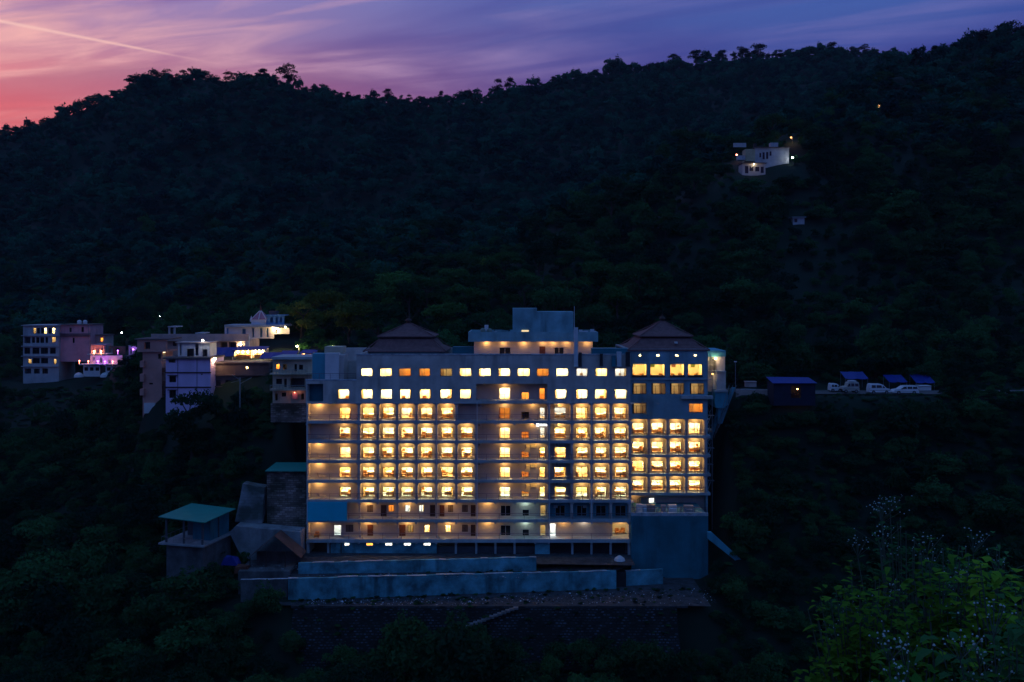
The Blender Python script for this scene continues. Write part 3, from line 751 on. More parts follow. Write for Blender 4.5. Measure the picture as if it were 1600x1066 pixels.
# ------------------------------------------------------------------ hotel
YF = 150.0           # balcony fronts and upper facade
YW = 152.0           # wall behind the balconies
YT = 157.0           # tower front
YTW = 158.8          # wall behind the tower balconies
hotel = thing('hotel', (0, 161, -44.5), 'large many-storey hotel with glowing windows, stacked balconies and two brown pagoda roofs', 'hotel')
CACHE = {}
def window_meshes(w, h, style):
    key = ('win', round(w, 2), round(h, 2), style)
    if key in CACHE: return CACHE[key]
    mb = MB(); t = .065
    th0, th1 = 0, .09
    mb.box(-w / 2, w / 2, th0, th1, 0, t); mb.box(-w / 2, w / 2, th0, th1, h - t, h)
    mb.box(-w / 2, -w / 2 + t, th0 + .003, th1 - .003, t, h - t); mb.box(w / 2 - t, w / 2, th0 + .003, th1 - .003, t, h - t)
    if style in ('door', 'slide', 'sash', 'dark_door'): mb.box(-t / 2, t / 2, .01, .08, t, h - t)
    if style == 'door': mb.box(-w / 2 + t, -t / 2, .015, .075, h * .46, h * .46 + .05); mb.box(t / 2, w / 2 - t, .015, .075, h * .46, h * .46 + .05)
    if style == 'rail': mb.box(-w / 2 + t, w / 2 - t, .015, .075, h * .72, h * .72 + .06); mb.box(-w * .22, -w * .22 + t, .01, .08, t, h * .72); mb.box(w * .22, w * .22 + t, .01, .08, t, h * .72)
    if style == 'narrow': mb.box(-w / 2 + t, w / 2 - t, .015, .075, h * .42, h * .42 + .05)
    pm = MB(); pm.box(-w / 2 + t * .6, w / 2 - t * .6, .035, .047, t * .6, h - t * .6)
    CACHE[key] = (mb, pm)
    return CACHE[key]
def shared(key, mb, matname):
    k = (key, matname)
    if k not in CACHE: CACHE[k] = mb.data(key[0] if isinstance(key, tuple) else key, matname)
    return CACHE[k]
def window(px0, px1, py0, py1, Y, style='slide', frame='frame_dark', pane='glass', root=None, inset=.1, floor=None, label=None):
    """a window in a wall whose front is at Y; position from its photo rectangle"""
    root = root or hotel
    x0, x1, z0, z1 = PX(px0, Y), PX(px1, Y), PZ(py1, Y), PZ(py0, Y)
    if floor is not None: z0 = max(z0, floor)
    w, h = round((x1 - x0) * 20) / 20, round((z1 - z0) * 20) / 20
    fm, pm = window_meshes(w, h, style)
    key = ('window', w, h, style)
    o = put('window', shared(key, fm, frame), ((x0 + x1) / 2, Y + inset, z0), root)
    if label: o['label'] = label
    put('pane', shared(('pane', w, h), pm, pane), ((x0 + x1) / 2, Y + inset, z0), o)
    return ((x0 + x1) / 2, z0, z1, w, h, o)
ROOMW = {'dine': 'room_cream', 'warm': 'room_cream', 'gold': 'room_yellow', 'pale': 'room_pale', 'cool': 'room_white', 'dim': 'room_cream', 'amber': 'room_amber'}
ROOML = {'dine': 'lamp_room_dine', 'warm': 'lamp_room', 'gold': 'lamp_room', 'pale': 'lamp_room', 'cool': 'lamp_room_cool', 'dim': 'lamp_room_dim', 'amber': 'lamp_room_amber'}
def room(xc, zf, zt, Y, w, depth, kind, root=None, yoff=.25):
    """the lit room behind a window: five inner faces and a ceiling lamp panel"""
    key = ('room', round(w, 2), round(zt - zf, 2), round(depth, 2))
    h = round(zt - zf, 2); a = w / 2
    if key not in CACHE:
        mb = MB(); mb.mi = 0
        mb.face((-a, depth, 0), (a, depth, 0), (a, depth, h), (-a, depth, h))
        mb.face((-a, 0, 0), (-a, depth, 0), (-a, depth, h), (-a, 0, h)); mb.face((a, depth, 0), (a, 0, 0), (a, 0, h), (a, depth, h))
        mb.face((-a, depth, h), (a, depth, h), (a, 0, h), (-a, 0, h))
        mb.mi = 1; mb.face((-a, 0, 0), (a, 0, 0), (a, depth, 0), (-a, depth, 0))
        CACHE[key] = mb
    k2 = (key, kind)
    if k2 not in CACHE: CACHE[k2] = CACHE[key].data('room', [ROOMW[kind], 'wood_floor'])
    r = put('room', CACHE[k2], (xc, Y + yoff, zf), root or hotel)
    lk = ('room_lamp', round(min(w, depth), 1), kind)
    if lk not in CACHE:
        s = .6; m = MB(); m.box(-s, s, -s, s, -.05, 0); CACHE[lk] = m.data('room_lamp', ROOML[kind])
    put('room_lamp', CACHE[lk], (xc, Y + yoff + depth * .5, zt - .02), r)
    return r
# furniture: beds, armchairs, balcony chairs (each its own thing, shapes shared)
def furn_meshes():
    b = MB(); b.mi = 0
    b.box(-.8, .8, -2.0, 0, .12, .36)                        # base
    for sx in (-.72, .72):
        for sy in (-1.92, -.1): b.box(sx - .05, sx + .05, sy - .05, sy + .05, 0, .12)
    b.mi = 1; b.box(-.85, .85, .0, .12, 0, .95); b.box(-.78, .78, -1.96, -.01, .36, .58)
    b.box(-.7, -.08, -.5, -.06, .58, .74); b.box(.08, .7, -.5, -.06, .58, .74)
    b.mi = 0; b.box(-.79, .79, -1.99, -1.75, .581, .62)
    CACHE['bed'] = b.data('bed', ['bedwood', 'linen'])
    c = MB(); c.box(-.32, .32, -.3, .3, .22, .44); c.box(-.32, .32, .22, .34, .44, .92); c.box(-.38, -.3, -.3, .3, .12, .62); c.box(.3, .38, -.3, .3, .12, .62)
    for sx in (-.3, .3):
        for sy in (-.25, .25): c.box(sx - .03, sx + .03, sy - .03, sy + .03, 0, .22)
    CACHE['armchair'] = c.data('armchair', 'bedwood')
    k = MB(); pts = [(-.42, .95), (-.30, .5), (-.22, .42), (.25, .40), (.34, .38)]
    for sy in (-.26, .26):
        for p, q in zip(pts[:-1], pts[1:]): k.bar((p[0], sy, p[1]), (q[0], sy, q[1]), .03, 5)
        k.bar((-.26, sy, .45), (-.40, sy, 0), .025, 5); k.bar((.28, sy, .40), (.36, sy, 0), .025, 5)
        k.bar((-.33, sy, .62), (.30, sy, .62), .025, 5)
    for p, q in zip(pts[:-1], pts[1:]): k.hull([(p[0], -.25, p[1]), (q[0], -.25, q[1]), (q[0], .25, q[1]), (p[0], .25, p[1])], [(p[0], -.25, p[1] + .03), (q[0], -.25, q[1] + .03), (q[0], .25, q[1] + .03), (p[0], .25, p[1] + .03)])
    CACHE['bchair'] = k.data('balcony_chair', 'rattan')
    t = MB(); t.lathe([(.3, .42), (.3, .46)], 0, 0, 12); t.lathe([(.03, .0), (.03, .42)], 0, 0, 6); t.lathe([(.18, 0), (.16, .03)], 0, 0, 10)
    CACHE['btable'] = t.data('balcony_table', 'rattan')
    d = MB(); d.box(-.5, .5, -.25, .2, .70, .75); d.box(-.48, -.42, -.22, .18, 0, .7); d.box(.42, .48, -.22, .18, 0, .7); d.box(-.2, .2, .1, .15, .9, 1.3)
    CACHE['desk'] = d.data('desk', 'bedwood')
furn_meshes()
WHERE = 'an upper room'
def bed(x, y, z, rz=0): put('bed', CACHE['bed'], (x, y, z), rz=rz, label='wooden bed inside ' + WHERE, category='bed', group='beds in the lit hotel rooms')
def armchair(x, y, z, rz=0): put('armchair', CACHE['armchair'], (x, y, z), rz=rz, label='brown armchair inside ' + WHERE, category='armchair', group='armchairs in the lit hotel rooms')
def bchair(x, y, z, rz=0): put('balcony_chair', CACHE['bchair'], (x, y, z), rz=rz, label='pale rattan chair outside ' + WHERE, category='chair', group='rattan chairs on the hotel balconies')
def desk(x, y, z, rz=0): put('desk', CACHE['desk'], (x, y, z), rz=rz, label='small brown desk inside ' + WHERE, category='desk', group='desks in the lit hotel rooms')
ORD = ['first', 'second', 'third', 'fourth', 'fifth', 'sixth', 'seventh', 'eighth', 'ninth', 'tenth', 'eleventh', 'twelfth', 'thirteenth', 'fourteenth']
FLN = ['top', 'second', 'middle', 'fourth', 'lowest']
def where_main(a, k):
    L = [530, 566.6, 597.6, 626.9, 657.6, 689.5, 720.5]; Rr = [866.3, 900, 929.6, 960]
    if a in L: return 'the ' + ORD[L.index(a)] + ' room from the end terrace, ' + FLN[k] + ' balcony floor'
    if a in Rr: return 'the ' + ORD[Rr.index(a)] + ' room after the stair bay, ' + FLN[k] + ' balcony floor'
    return 'the stair bay room, ' + FLN[k] + ' balcony floor'
def furnish(xc, zf, Y, w, depth, rr):
    yb = Y + .25 + depth
    k = rr.random()
    if k < .5: bed(xc + rr.uniform(-.15, .35), yb - .2, zf + .01)
    else: bed(xc + w / 2 - .2 if rr.random() < .7 else xc - w / 2 + .2, yb - 1.3, zf + .01, rz=(-math.pi / 2 if rr.random() < .7 else math.pi / 2))
    if rr.random() < .3: armchair(xc + rr.choice([-.62, .6]), Y + 1.1, zf + .01, rr.uniform(-.6, .6))
    elif rr.random() < .4: desk(xc + rr.choice([-.7, .7]), Y + 1.2, zf + .01, rr.choice([0, 1.57]))
def curtain(wo, xc, z0, w, h, Y, side, frac=.22, m='curtain'):
    mb = MB(); n = 8; cw = w * frac
    xs = [(-w / 2 + .03 + cw * i / n) if side < 0 else (w / 2 - .03 - cw * i / n) for i in range(n + 1)]
    for i in range(n):
        y0, y1 = .16 + .05 * (i % 2), .16 + .05 * ((i + 1) % 2)
        mb.face((xc + xs[i], Y + y0, z0 + .03), (xc + xs[i + 1], Y + y1, z0 + .03), (xc + xs[i + 1], Y + y1, z0 + h - .06), (xc + xs[i], Y + y0, z0 + h - .06))
    mb.build('curtain', m, wo)
def ceiling_lamp(x, y, z, power=26, color=WARM, m='lamp_warm', root=None, r=.10):
    """flush ceiling fitting with its bulb"""
    if 'cl' not in CACHE:
        mb = MB(); mb.lathe([(.13, 0), (.16, .05), (.16, .07)], 0, 0, 10); CACHE['cl'] = mb
    k = ('ceiling_lamp', m)
    if k not in CACHE: CACHE[k] = CACHE['cl'].data('ceiling_lamp', m)
    o = put('ceiling_lamp', CACHE[k], (x, y, z - .075), root or hotel)
    light(o, (x, y - .08, z - .30), power, color, r)
    return o
FLY = [631 + 30.9 * k for k in range(8)]               # photo rows of the main floors
def zt(k): return PZ(FLY[k], YF)                        # ceiling of row k (bottom of the slab above)
def zf(k): return PZ(FLY[k] + 26.3, YF)                 # floor of row k
XL, XR = PX(479, YF), PX(985, YF)
YB = 172.0
rr = random.Random(5)

# ---- upper facade: two rows of punched windows
top_row = [(563.8, 582), (593.4, 612), (623.4, 641.8), (654.8, 672), (688, 706.4), (718, 736.4), (748, 767), (779, 797), (808.7, 827.5), (839, 857.5), (869, 888), (900.6, 918), (930.5, 949), (961, 979)]
sec_row = [(527.6, 545.4), (564, 582), (594.7, 612.6), (624.7, 642), (655.7, 673), (688, 706), (718.6, 736.4), (867, 885), (900, 918), (929.7, 948), (960.6, 979)]
holes = [(a, b, 576, 588) for a, b in top_row] + [(a, b, 608.4, 623.2) for a, b in sec_row if a > 557] + [(744, 855, 600, 626)]
mb = MB(); mb.pwall(557, 985, 554.5, 631, YF, .28, holes); mb.build('upper_wall', 'facade', hotel)
mb = MB(); mb.pwall(478, 557, 594, 631, YF, .28, [(479.6, 505, 600, 627.6), (527.6, 545.4, 608.4, 623.2)]); mb.build('wing_wall', 'facade', hotel)
mb = MB(); mb.pbox(556.6, 985.3, 553.2, 555.0, YF - .06, YF + .4); mb.build('parapet_cap', 'concrete_cap', hotel)
mb = MB(); mb.pbox(477.5, 557, 593, 595, YF - .05, YF + .4); mb.build('parapet_cap', 'concrete_cap', hotel)
kinds_top = ['pale', 'warm', 'amber', 'amber', 'dim', 'warm', 'pale', 'pale', 'warm', 'amber', 'pale', 'cool', 'warm', 'cool']
for (a, b), k in zip(top_row, kinds_top):
    xc, z0, z1, w, h, wo = window(a, b, 576, 588, YF, 'plain' if k == 'pale' else 'slide')
    room(xc, z0 - .9, z1 + .75, YF, 2.8, 2.4, k, yoff=.3)
    if k in ('amber', 'dim'): curtain(wo, xc, z0, w, h, YF + .2, rr.choice([-1, 1]), rr.uniform(.25, .4))
    elif rr.random() < .6: curtain(wo, xc, z0, w, h, YF + .2, rr.choice([-1, 1]), .18)
    WHERE = 'the white-lit window of the top floor, ' + ORD[top_row.index((a, b))] + ' from the wing'
    if k == 'cool': desk(xc, YF + 1.0, z0 - .88)
for (a, b) in sec_row:
    xc, z0, z1, w, h, wo = window(a, b, 608.4, 623.2, YF, rr.choice(['plain', 'plain', 'slide']))
    room(xc, z0 - .8, z1 + .65, YF, 2.8, 2.4, rr.choice(['pale', 'pale', 'warm']), yoff=.3)
    if rr.random() < .75: curtain(wo, xc, z0, w, h, YF + .2, rr.choice([-1, 1]), rr.uniform(.1, .2))
    WHERE = 'the ' + ORD[sec_row.index((a, b))] + ' square window from the wing end, floor above the balconies'
    if rr.random() < .5: armchair(xc + rr.uniform(-.5, .5), YF + .9, z0 - .55)
# dark recess of the wing and recessed loggia in the middle
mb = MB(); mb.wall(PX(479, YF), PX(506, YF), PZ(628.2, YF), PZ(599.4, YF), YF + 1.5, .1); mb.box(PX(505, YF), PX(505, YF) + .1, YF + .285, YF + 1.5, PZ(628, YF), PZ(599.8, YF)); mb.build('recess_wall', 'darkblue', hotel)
lw = [(780, 797, 606, 625.4), (814.7, 826.5, 613, 625), (842.8, 851.3, 606.5, 625.4)]
mb = MB(); mb.pwall(742, 857, 598.5, 627, YW, .2, lw); mb.build('loggia_wall', 'plaster', hotel)
mb = MB(); mb.box(PX(743, YF), PX(856, YF), YF + .29, YW - .003, PZ(626.6, YF), PZ(625.6, YF)); mb.build('loggia_floor', 'slab', hotel)
mb = MB(); mb.box(PX(743, YF), PX(856, YF), YF + .29, YW - .003, PZ(599.9, YF), PZ(598.4, YF)); mb.build('loggia_ceiling', 'slab', hotel)
for i, (a, b, c, d) in enumerate(lw):
    xc, z0, z1, w, h, wo = window(a, b, c, d, YW, ('door', 'slide', 'narrow')[i])
    room(xc, z0 - (.9 if i == 1 else 0), z1 + .35, YW, (2.6, 2.0, 1.6)[i], 2.2, ('pale', 'amber', 'amber')[i])
ceiling_lamp(PX(788, YF), YW - .5, PZ(600.2, YF), 22)
# ---- ledge and balcony slabs
def slab(k, px0, px1, Y0, Y1, py0, py1, m='slab'):
    mb = MB(); mb.box(PX(px0, Y0), PX(px1, Y0), Y0, Y1, PZ(py1, Y0), PZ(py0, Y0)); return mb.build('balcony_slab', m, hotel)
slab(0, 478.5, 985.4, YF - .12, YW + 4.2, 629.6, 630.9)
for k in range(7):
    y0 = FLY[k] + 26.3
    slab(k, 478.5, 985.4, YF - .1, YW + 4.2, y0, FLY[k + 1] + (0 if k < 6 else .8))
# ---- rooms behind the balconies, rows 0-4
bays = [(566.6, 584.5), (597.6, 615.4), (626.9, 645.2), (657.6, 675.5), (689.5, 708), (720.5, 738.3)]
rbays = [(866.3, 884), (900, 918), (929.6, 947.6), (960, 978.4)]
finsL = [560.5, 590.2, 620.3, 650.5, 681.5, 713, 743.6]
finsR = [857.6, 893.6, 924.5, 954.6, 984.3]
def fin_mesh(h, depth, r=.46, t=.38):
    key = ('fin', round(h, 2), round(depth, 2))
    if key in CACHE: return CACHE[key]
    mb = MB(); n = 5; pts = [(-t / 2, 0), (t / 2, 0)]
    for i in range(n + 1):
        a = math.pi / 2 * i / n; pts.append((t / 2 + r * (1 - math.cos(a)), h - r + r * math.sin(a)))
    for i in range(n + 1):
        a = math.pi / 2 * (1 - i / n); pts.append((-t / 2 - r * (1 - math.cos(a)), h - r + r * math.sin(a)))
    mb.prism(pts, 0, depth); CACHE[key] = mb.data('divider_fin', 'plaster')
    return CACHE[key]
def fin(px, Y, z0, z1, depth):
    put('divider_fin', fin_mesh(z1 - z0 - .004, depth), (PX(px, Y), Y + .06, z0 + .002), hotel)
def railing(px0, px1, Y, z, posts, h=.98):
    mb = MB(); xa, xb = PX(px0, Y), PX(px1, Y)
    mb.box(xa, xb, Y, Y + .06, z + h - .07, z + h)
    for q in (.36, .66): mb.box(xa, xb, Y + .02, Y + .035, z + h * q, z + h * q + .015)
    for p in posts: mb.box(PX(p, Y) - .03, PX(p, Y) + .03, Y + .005, Y + .055, z, z + h - .05)
    mb.build('railing', 'metal_rail', hotel)
def room_kind(): return rr.choice(['warm', 'warm', 'gold', 'warm', 'pale'])
for k in range(5):
    f, t = zf(k), zt(k); py = FLY[k]; wy0, wy1 = py + 6.2, py + 25.6
    ho = [(530, 548)] + [b for b in bays if not (k == 0 and b[0] > 715)] + rbays + [(780, 797), (842.8, 851.3)]
    holes = [(a, b, wy0, wy1) for a, b in ho] + [(814.7, 826.5, wy0 + 6.5, wy1)]
    mb = MB(); mb.wall(PX(478.6, YW), PX(985, YW), f - .2, t + .2, YW, .22, [(PX(a, YW), PX(b, YW), max(PZ(d, YW), f + .03), PZ(c, YW)) for a, b, c, d in holes])
    mb.build('room_wall', 'plaster', hotel)
    for (a, b) in ho:
        st = 'narrow' if b - a < 10 else 'door'
        kind = room_kind()
        if a == 842.8: kind = 'cool' if k < 2 else 'gold'
        if a == 780: kind = 'amber' if k == 0 else 'pale'
        if a == 866.3 and k == 0: kind = 'cool'
        xc, z0, z1, w, h, wo = window(a, b, wy0, wy1, YW, st, floor=f + .04, frame='frame_white' if kind == 'cool' else 'frame_dark')
        room(xc, f + .02, t - .02, YW, 2.9 if w > 1.2 else 1.7, 3.2, kind)
        if a in (780, 842.8):
            curtain(wo, xc, z0, w, h, YW + .14, -1, .12); continue
        WHERE = where_main(a, k)
        furnish(xc, f + .02, YW, 2.9, 3.2, rr)
        if rr.random() < .4: curtain(wo, xc, z0, w, h, YW + .14, rr.choice([-1, 1]), rr.uniform(.1, .22))
    # stair window
    xc, z0, z1, w, h, wo = window(814.7, 826.5, wy0 + 6.5, wy1, YW, 'slide', floor=f + .04)
    room(xc, f + .02, t - .02, YW, 2.0, 2.4, 'amber')
    if k >= 2:   # lit underside of the stair flight and its landing, seen past the wall
        mb = MB(); pts = [(PX(818, YW), PZ(py + 13.5, YW)), (PX(827.6, YW), PZ(py + 13.5, YW)), (PX(828, YW), PZ(py + 2, YW)), (PX(822, YW), PZ(py + 2, YW)), (PX(822.8, YW), PZ(py + 7, YW))]
        mb.prism(pts, YW - .35, YW - .004); so = mb.build('stair_flight', 'room_cream', hotel)
        mb = MB(); mb.pbox(829.4, 838, py + 1.6, py + 6.8, YW - .3, YW - .004); mb.build('stair_landing', 'room_cream', hotel)
        ceiling_lamp(PX(840.2, YW), YW - .6, t, 16, GOLD)
        ceiling_lamp(PX(826, YW), YW - .9, t, 12, GOLD)
    for p in (finsL if k else finsL[:-1]) + finsR: fin(p, YF, f, t, YW - YF - .064)
    posts = [480, 515, 558] + finsL[1:] + [760, 779, 800, 818, 840] + finsR + [910, 940, 970]
    railing(479, 985, YF, f, posts)
    # ceiling lamps: one per room bay, one on the end terrace, one by the middle window
    for (a, b) in ho:
        if a in (842.8,): continue
        if a == 866.3 and k >= 2: continue
        dim = .75 if a == 530 else 1
        ceiling_lamp(PX((a + b) / 2, YW), YW - .55, t, 40 * dim if a != 780 else 40, GOLD if a not in (530, 780) else WARM)
    if k != 1: ceiling_lamp(PX(498.5, YW), YW - .55, t, 62)
    if k in (0, 1): ceiling_lamp(PX(832, YW), YW - .5, t, 30)
    # chairs out on the balconies
    for (a, b) in bays[:6 if k else 5] + rbays:
        WHERE = where_main(a, k)
        if rr.random() < .72: bchair(PX(a, YW) - .35 + rr.uniform(-.1, .1), YF + .75, f + .005, rr.uniform(-.3, .3))
        WHERE = where_main(a, k) + ', turned round'
        if rr.random() < .45: bchair(PX(b, YW) + .25, YF + .7, f + .005, math.pi + rr.uniform(-.3, .3))
    if k >= 1:
        WHERE = 'on the wide end terrace, ' + FLN[k] + ' balcony floor'
        bchair(PX(502, YW), YF + .9, f + .005, .1 + .2 * k); put('balcony_table', CACHE['btable'], (PX(508.5, YW), YF + .9, f + .005), label='small round rattan table on the wide end terrace, ' + FLN[k] + ' balcony floor', category='table', group='tables on the end terraces')
    for p in (748.5, 870):
        mb = MB(); x = PX(p, YW); mb.box(x - .4, x + .4, YW - .34, YW - .01, t - .72, t - .22); a = mb.build('air_conditioner', 'ac_white', hotel)
        mb = MB(); mb.lathe([(.2, 0), (.2, .02)], 0, 0, 12); me = mb.data('fan_grille', 'steel')
        g = put('fan_grille', me, (x, YW - .345, t - .47), a); g.rotation_euler = (R(90), 0, 0)
# illuminated sign over the middle balcony (over-exposed: an emblem and a row of strokes)
mb = MB(); zs = PZ(664, YW)
for p, w, h in [(840, .17, .40), (842.8, .08, .24), (844.6, .07, .22), (846.4, .08, .24), (848.2, .07, .22), (850, .08, .24), (851.8, .07, .22), (853.6, .08, .24)]:
    mb.box(PX(p, YW) - w, PX(p, YW) + w, YW - .16, YW - .10, zs - h / 2, zs + h / 2)
sg = mb.build('sign_lettering', 'sign_white', hotel)
mb = MB(); mb.box(PX(838, YW), PX(855, YW), YW - .095, YW - .004, zs - .05, zs + .05); mb.build('sign_rail', 'steel', hotel)
# ---- two service floors below
def plain_door(px0, px1, py0, py1, Y, m='darkwood', lit=None):
    mb = MB(); mb.pbox(px0, px1, py0, py1, Y - .05, Y - .003); d = mb.build('door', m, hotel)
    mb = MB(); x = PX(px1, Y) - .12; z = PZ((py0 + py1) / 2, Y); mb.box(x - .02, x + .02, Y - .1, Y - .052, z - .08, z + .08); mb.build('handle', 'steel', d)
for k in (5, 6):
    f, t = zf(k), zt(k); o = FLY[k]
    lit5 = [(607, 616, o + 3.6, o + 14.4, 'amber'), (633, 642, o + 3.6, o + 14.4, 'cool'), (654.4, 662.6, o + 3.6, o + 14.4, 'cool')]
    lit6 = [(637, 646, o + 4, o + 15.6, 'dim'), (663, 671.6, o + 4, o + 15.6, 'warm'), (696, 705, o + 4, o + 15.6, 'warm')]
    dark = [(573.6, 583, 'shutter'), (700, 708, 'shutter'), (722, 731, 'shutter')] if k == 5 else [(540, 552, 'shutter'), (722, 731, 'shutter')]
    doors = [(595, 604, 'darkwood'), (672, 680, 'darkwood'), (687, 694.4, 'redwood'), (735.6, 743, 'darkwood')] if k == 5 else [(574, 583, 'redwood'), (624, 633.6, 'redwood'), (735.6, 743, 'darkwood')]
    lit = lit5 if k == 5 else lit6
    holes = [(a, b, c, d) for a, b, c, d, _ in lit] + [(a, b, o + 3.8, o + 15) for a, b, _ in dark] + [(782, 798, o + 4.5, o + 23.5), (816, 827, o + 11, o + 21.5), (844, 852.6, o + 4, o + 24)]
    if k == 5: holes += [(a, b, o + 4.5, o + 24) for a, b in ((867.6, 883), (901, 917), (931, 947), (961, 978))]
    else: holes += [(521.6, 533, o + 4, o + 24.8), (859.5, 868, o + 2, o + 25.2), (957, 982, o + 2, o + 25.4)]
    hz = [(PX(a, YW), PX(b, YW), max(PZ(d, YW), f + .03), PZ(c, YW)) for a, b, c, d in holes]
    split = PX(858, YW)
    mb = MB(); mb.wall(PX(478.6, YW), split, f - .2, t + .2, YW, .22, [h for h in hz if h[0] < split]); mb.build('service_wall', 'plaster', hotel)
    mb = MB(); mb.wall(split, PX(985, YW), f - .2, t + .2, YW, .22, [h for h in hz if h[0] > split]); mb.build('service_wall', 'bluewall' if k == 5 else 'plaster', hotel)
    for a, b, c, d, kd in lit:
        xc, z0, z1, w, h, wo = window(a, b, c, d, YW, 'sash', 'darkwood'); room(xc, f + .02, t - .02, YW, 1.7, 1.8, kd); curtain(wo, xc, z0, w, h, YW + .14, 1, .25)
    for a, b, m in dark: window(a, b, o + 3.8, o + 15, YW, 'sash', 'darkwood', m)
    for a, b, m in doors: plain_door(a, b, o + 3.8, o + 24.6, YW, m)
    window(782, 798, o + 4.5, o + 23.5, YW, 'dark_door', 'frame_white', 'darkpane', floor=f + .04)
    window(816, 827, o + 11, o + 21.5, YW, 'plain', 'frame_white', 'darkpane')
    xc, z0, z1, w, h, wo = window(844, 852.6, o + 4, o + 24, YW, 'narrow', 'frame_white', floor=f + .04); room(xc, f + .02, t - .02, YW, 1.5, 1.6, 'dim')
    if k == 5:
        for a, b in ((867.6, 883), (901, 917), (931, 947), (961, 978)): window(a, b, o + 4.5, o + 24, YW, 'dark_door', 'frame_white', 'darkpane', floor=f + .04)
        for p in (868, 914):
            mb = MB(); x = PX(p, YW); mb.box(x - .32, x + .32, YW - .3, YW - .005, PZ(o + 7.6, YW), PZ(o + 4, YW)); mb.build('air_conditioner', 'ac_white', hotel)
        for p in finsR: fin(p, YF, f, t, YW - YF - .064)
    else:
        xc, z0, z1, w, h, wo = window(521.6, 533, o + 4, o + 24.8, YW, 'plain', 'frame_white', floor=f + .04); room(xc, f + .02, t - .02, YW, 1.9, 2.0, 'cool')
        room(PX(863.8, YW), f + .02, t - .02, YW, 1.2, 1.6, 'cool')
        room(PX(969.5, YW), f + .02, t - .02, YW, 2.5, 2.4, 'dim')
        WHERE = 'the lit alcove of the lowest gallery next to the basement block'
        armchair(PX(966, YW), YW + 1.2, f + .03, .3); WHERE = 'the lit alcove, the one nearer the blue basement block'; armchair(PX(974, YW), YW + 1.4, f + .03, -.4)
        put('sofa', CACHE['armchair'], (PX(497, YW), YF + 1.0, f + .005), label='low reddish-brown chair on the lowest gallery at the hotel end', category='chair')
    for p in (575, 637, 702, 762): ceiling_lamp(PX(p, YW), YW - .55, t, 48)
    ceiling_lamp(PX(821, YW), YW - .5, t, 24, (.70, 1.0, .86), 'lamp_green')
    if k == 6:
        for p in (498, 880, 912, 969): ceiling_lamp(PX(p, YW), YW - .5, t, 30 if p != 912 else 20, WARM if p != 912 else (1, .92, .8))
    railing(543 if k == 5 else 479, 985, YF, f, [515, 545, 566, 598, 627, 656, 686, 716, 745, 780, 819, 858, 894, 924, 954, 984] if k == 6 else [545, 567, 598, 627, 656, 686, 716, 745, 780, 819, 858, 894, 924, 954])
    for p in finsL[:1] + finsL[2:3] + finsL[4:5]:
        mb = MB(); x = PX(p, YF); mb.box(x - .13, x + .13, YF + .9, YF + 1.2, f + .002, t - .002); mb.build('column', 'plaster', hotel)
mb = MB(); mb.pbox(480, 542, 784.6, 814, YF - .2, YF - .12); mb.build('blue_sheet', 'bluesheet', hotel, label='plain bright blue sheet closing off the end gallery')
for p in [479.5, 560.5, 590, 620.3, 650.5, 681.5, 713, 743.6, 774, 804, 836, 857.6, 893.6, 924.5, 954.6, 982]:     # beam ends under the slabs
    for k in (0, 4, 5, 6):
        if k == 0 and p > 600 and p < 740: continue
        mb = MB(); x = PX(p, YF); z = zt(k + 1); mb.box(x - .16, x + .16, YF - .02, YF + .3, z - .28, z + .01); mb.build('beam_end', 'slab', hotel)
# downpipes on the facade
for p, k0, k1 in ((682.6, 0, 5), (745.5, 0, 7), (858.4, 0, 7), (924, 0, 6), (480.4, 0, 7)):
    mb = MB(); mb.bar((PX(p, YF), YF - .18, zf(k1 - 1)), (PX(p, YF), YF - .18, zt(k0) + .3), .06, 6); mb.build('drainpipe', 'duct', hotel)
# ---- body of the block: sides, back, roof
ztop = PZ(554.5, YF); zroof = ztop - 1.0; zbot = -44.0
mb = MB()
mb.box(XL - .06, XL + .2, YF + .29, YB, PZ(868, YF), PZ(596, YF)); mb.box(XR - .2, XR + .03, YF + .29, YB, zbot, ztop - .02)
mb.box(XL + .2, XR - .2, YB - .25, YB, zbot, ztop - .02); mb.box(XL + .2, XR - .2, YW + 4.3, YW + 4.5, zbot, zroof - .3)
xw = PX(557, YF); mb.box(xw, xw + .25, YF + .29, YB - .25, PZ(594, YF), ztop - .02)
mb.build('outer_wall', 'facade', hotel)
mb = MB(); mb.box(xw + .25, XR - .2, YF + .28, YB - .25, zroof - .3, zroof); mb.build('roof_slab', 'concrete', hotel)
zwing = PZ(594, YF) - .35
mb = MB(); mb.box(XL + .2, xw, YF + .28, YB - .25, zwing - .3, zwing); mb.build('wing_roof', 'concrete', hotel)
railing(479, 556, YF + .1, PZ(593, YF), [480, 499, 516, 530, 556], .95)
mb = MB(); mb.pbox(488, 508.4, 553, 594, YF + 3, YF + 6); mb.build('stair_head', 'bluewall', hotel)
mb = MB(); mb.pbox(508, 529.5, 552, 594.6, YF + 1.6, YF + 2.9); mb.build('shaft', 'white_paint', hotel)
mb = MB(); mb.pbox(529.9, 537, 555, 594.6, YF + 2, YF + 6); mb.build('shaft_side', 'plaster', hotel)
mb = MB(); mb.pbox(507, 536, 542, 551.9, YF + 4, YF + 7); mb.build('tank_room', 'beige_house', hotel)
